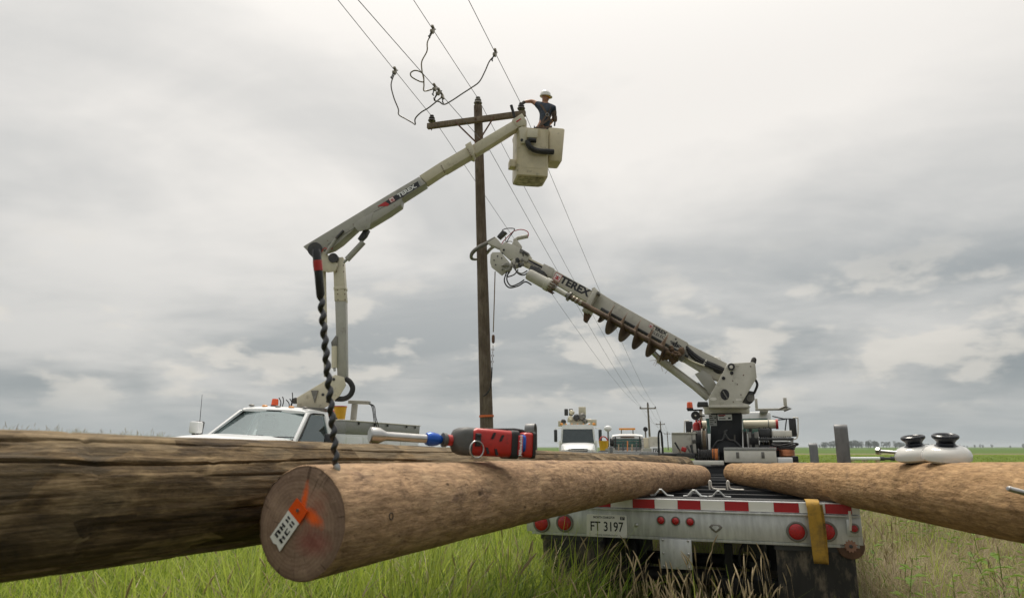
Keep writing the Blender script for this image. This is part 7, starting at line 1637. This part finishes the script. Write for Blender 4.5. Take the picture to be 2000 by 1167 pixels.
reg('dry', [tuft(80+i, 46, .25, .62, .0042, .20, 'grass_dry', droop=(.2, 1.0), dry=0, heads=0) for i in range(6)] + [tuft(90+i, 30, .2, .5, .006, .16, 'grass_dark', droop=(.2, .9), dry=.6) for i in range(3)])
reg('weed', [weed(100+i, .42+.08*i) for i in range(4)])
reg('tall', [tuft(120+i, 34, .45, .95, .012, .25, 'grass_dark', dry=.15, heads=1, hh=(.7, 1.0)) for i in range(4)])
reg('crop', [tuft(140+i, 40, .12, .34, .05, .35, 'crop_leaf', droop=(.4, 1.)) for i in range(3)])
names = sorted(o.name for o in src.objects)
def scatter(name, label, groups, cat='grass'):
    pos, rot, scl, idx = [], [], [], []
    for (x0, x1, y0, y1, n, kinds, smin, smax, keep) in groups:
        X = rng.uniform(x0, x1, n); Y = rng.uniform(y0, y1, n)
        k = keep(X, Y); X = X[k]; Y = Y[k]; Z = terrain(X, Y)
        ks = [i for kk, wgt in kinds for i in KINDS[kk]*wgt]
        pos.append(np.stack([X, Y, Z], 1)); n = len(X)
        rot.append(np.stack([rng.normal(0, .10, n), rng.normal(0, .10, n), rng.uniform(0, 6.28, n)], 1)); scl.append(rng.uniform(smin, smax, n)); idx.append(rng.choice(ks, n))
    pos = np.concatenate(pos); rot = np.concatenate(rot); scl = np.concatenate(scl); idx = np.concatenate(idx)
    me = bpy.data.meshes.new(name); me.vertices.add(len(pos)); me.vertices.foreach_set('co', pos.astype(np.float32).ravel())
    a = me.attributes.new('rot', 'FLOAT_VECTOR', 'POINT'); a.data.foreach_set('vector', rot.astype(np.float32).ravel())
    a = me.attributes.new('scl', 'FLOAT', 'POINT'); a.data.foreach_set('value', scl.astype(np.float32))
    a = me.attributes.new('idx', 'INT', 'POINT'); a.data.foreach_set('value', idx.astype(np.int32))
    o = bpy.data.objects.new(name, me); C.objects.link(o); o['kind'] = 'stuff'; o['label'] = label; o['category'] = cat
    gn = bpy.data.node_groups.new('scatter_'+name, 'GeometryNodeTree')
    gn.interface.new_socket('Geometry', in_out='INPUT', socket_type='NodeSocketGeometry'); gn.interface.new_socket('Geometry', in_out='OUTPUT', socket_type='NodeSocketGeometry')
    gi = gn.nodes.new('NodeGroupInput'); go = gn.nodes.new('NodeGroupOutput'); ip = gn.nodes.new('GeometryNodeInstanceOnPoints'); ci = gn.nodes.new('GeometryNodeCollectionInfo')
    ci.inputs['Collection'].default_value = src; ci.inputs['Separate Children'].default_value = True; ci.inputs['Reset Children'].default_value = True
    ip.inputs['Pick Instance'].default_value = True
    def na(nm, ty):
        q = gn.nodes.new('GeometryNodeInputNamedAttribute'); q.data_type = ty; q.inputs[0].default_value = nm; return q.outputs[0]
    gn.links.new(gi.outputs[0], ip.inputs['Points']); gn.links.new(ci.outputs[0], ip.inputs['Instance']); gn.links.new(na('idx', 'INT'), ip.inputs['Instance Index'])
    gn.links.new(na('rot', 'FLOAT_VECTOR'), ip.inputs['Rotation']); gn.links.new(na('scl', 'FLOAT'), ip.inputs['Scale']); gn.links.new(ip.outputs[0], go.inputs[0])
    md = o.modifiers.new('scatter', 'NODES'); md.node_group = gn; return o
def trailer_local(X, Y):
    dx = X-1.27; dy = Y-5.365; c, s = math.cos(THD), math.sin(THD)
    return dx*c-dy*s, dx*s+dy*c
def off_road(X, Y):
    lx, ly = trailer_local(X, Y)
    in_tr = (np.abs(lx) < 1.3) & (ly > .25) & (ly < 7.2)
    dx = X-TRUCK[0]; dy = Y-TRUCK[1]; c, s = math.cos(TRUCK[2]), math.sin(TRUCK[2]); ax_ = dx*c+dy*s; ay_ = -dx*s+dy*c
    in_bk = (np.abs(ax_) < 1.15) & (ay_ > -5.3) & (ay_ < 2.2)
    dx = X-DIG[0]; dy = Y-DIG[1]; c, s = math.cos(-DIG[2]), math.sin(-DIG[2]); ax_ = dx*c+dy*s; ay_ = -dx*s+dy*c
    in_dg = (np.abs(ax_) < 1.3) & (ay_ > -.2) & (ay_ < 8.2)
    return ~(in_tr | in_bk | in_dg)
def cone(X, Y, m=.5): return (np.abs(X) < Y*.85+m)
lft = lambda X, Y: off_road(X, Y) & cone(X, Y) & (X < .25+.36*(Y-5.2)+rng.normal(0, .25, X.shape))
front = lambda X, Y: off_road(X, Y) & (lambda q: (q[1] > -1.5) & (q[1] < .22) & (q[0] > -1.5) & (q[0] < .62))(trailer_local(X, Y))
rgt = lambda X, Y: off_road(X, Y) & cone(X, Y, 2) & (X > 1.5+.36*(Y-5.2)+rng.normal(0, .2, X.shape)) & ~((trailer_local(X, Y)[0] < 1.1) & (trailer_local(X, Y)[1] < .3) & (trailer_local(X, Y)[1] > -2))
under = lambda X, Y: (lambda q: (np.abs(q[0]) < 1.3) & (q[1] > .4) & (q[1] < 7))(trailer_local(X, Y))
scatter('tall_grass', 'lush green grass growing under the left poles', [
    (-3.6, 1.6, 2.5, 5.6, 3000, [('green', 9), ('green_heads', 1)], 1.1, 1.45, lft),
    (-7, 3, 2.7, 7.5, 10500, [('green', 7), ('green_heads', 1)], .75, 1.12, lft), (-9, 5, 7.5, 14, 7500, [('green', 7), ('green_heads', 1)], .8, 1.15, lft),
    (-24, 6, 14, 34, 5000, [('green', 3), ('green_heads', 1), ('dry', 1)], 1., 1.5, lft)])
scatter('seed_grass', 'straw coloured grass heads growing in front of the trailer tail', [(-2, 4, 3.0, 7.2, 1150, [('dry_heads', 8), ('green', 1)], .75, 1.1, front)])
scatter('dry_grass', 'matted dry tan grass with green weeds to the right of the trailer', [
    (1.4, 12, 3., 14, 17000, [('dry', 14), ('dry_heads', 1)], .65, 1.1, rgt), (1.4, 12, 4, 14, 3600, [('green', 1)], .55, .85, rgt), (1.4, 12, 4, 14, 600, [('weed', 1)], .6, 1.1, rgt),
    (4, 40, 14, 40, 5000, [('dry', 3), ('green', 5)], .8, 1.2, rgt), (0, 5, 5, 13, 3500, [('dry', 5), ('green', 1)], .5, .8, under)])
scatter('roadside_weeds', 'tall weeds on the bank behind the left pole', [(-34, -6.3, 14, 30, 2600, [('tall', 1)], .9, 1.35, lambda X, Y: off_road(X, Y) & cone(X, Y, 3) & (X < -6.3-.12*(Y-14)))])
scatter('crop_rows', 'bright green crop in the far field', [(-30, 110, 40, 110, 14000, [('crop', 1)], .9, 1.5, lambda X, Y: cone(X, Y, 2))], 'crop')
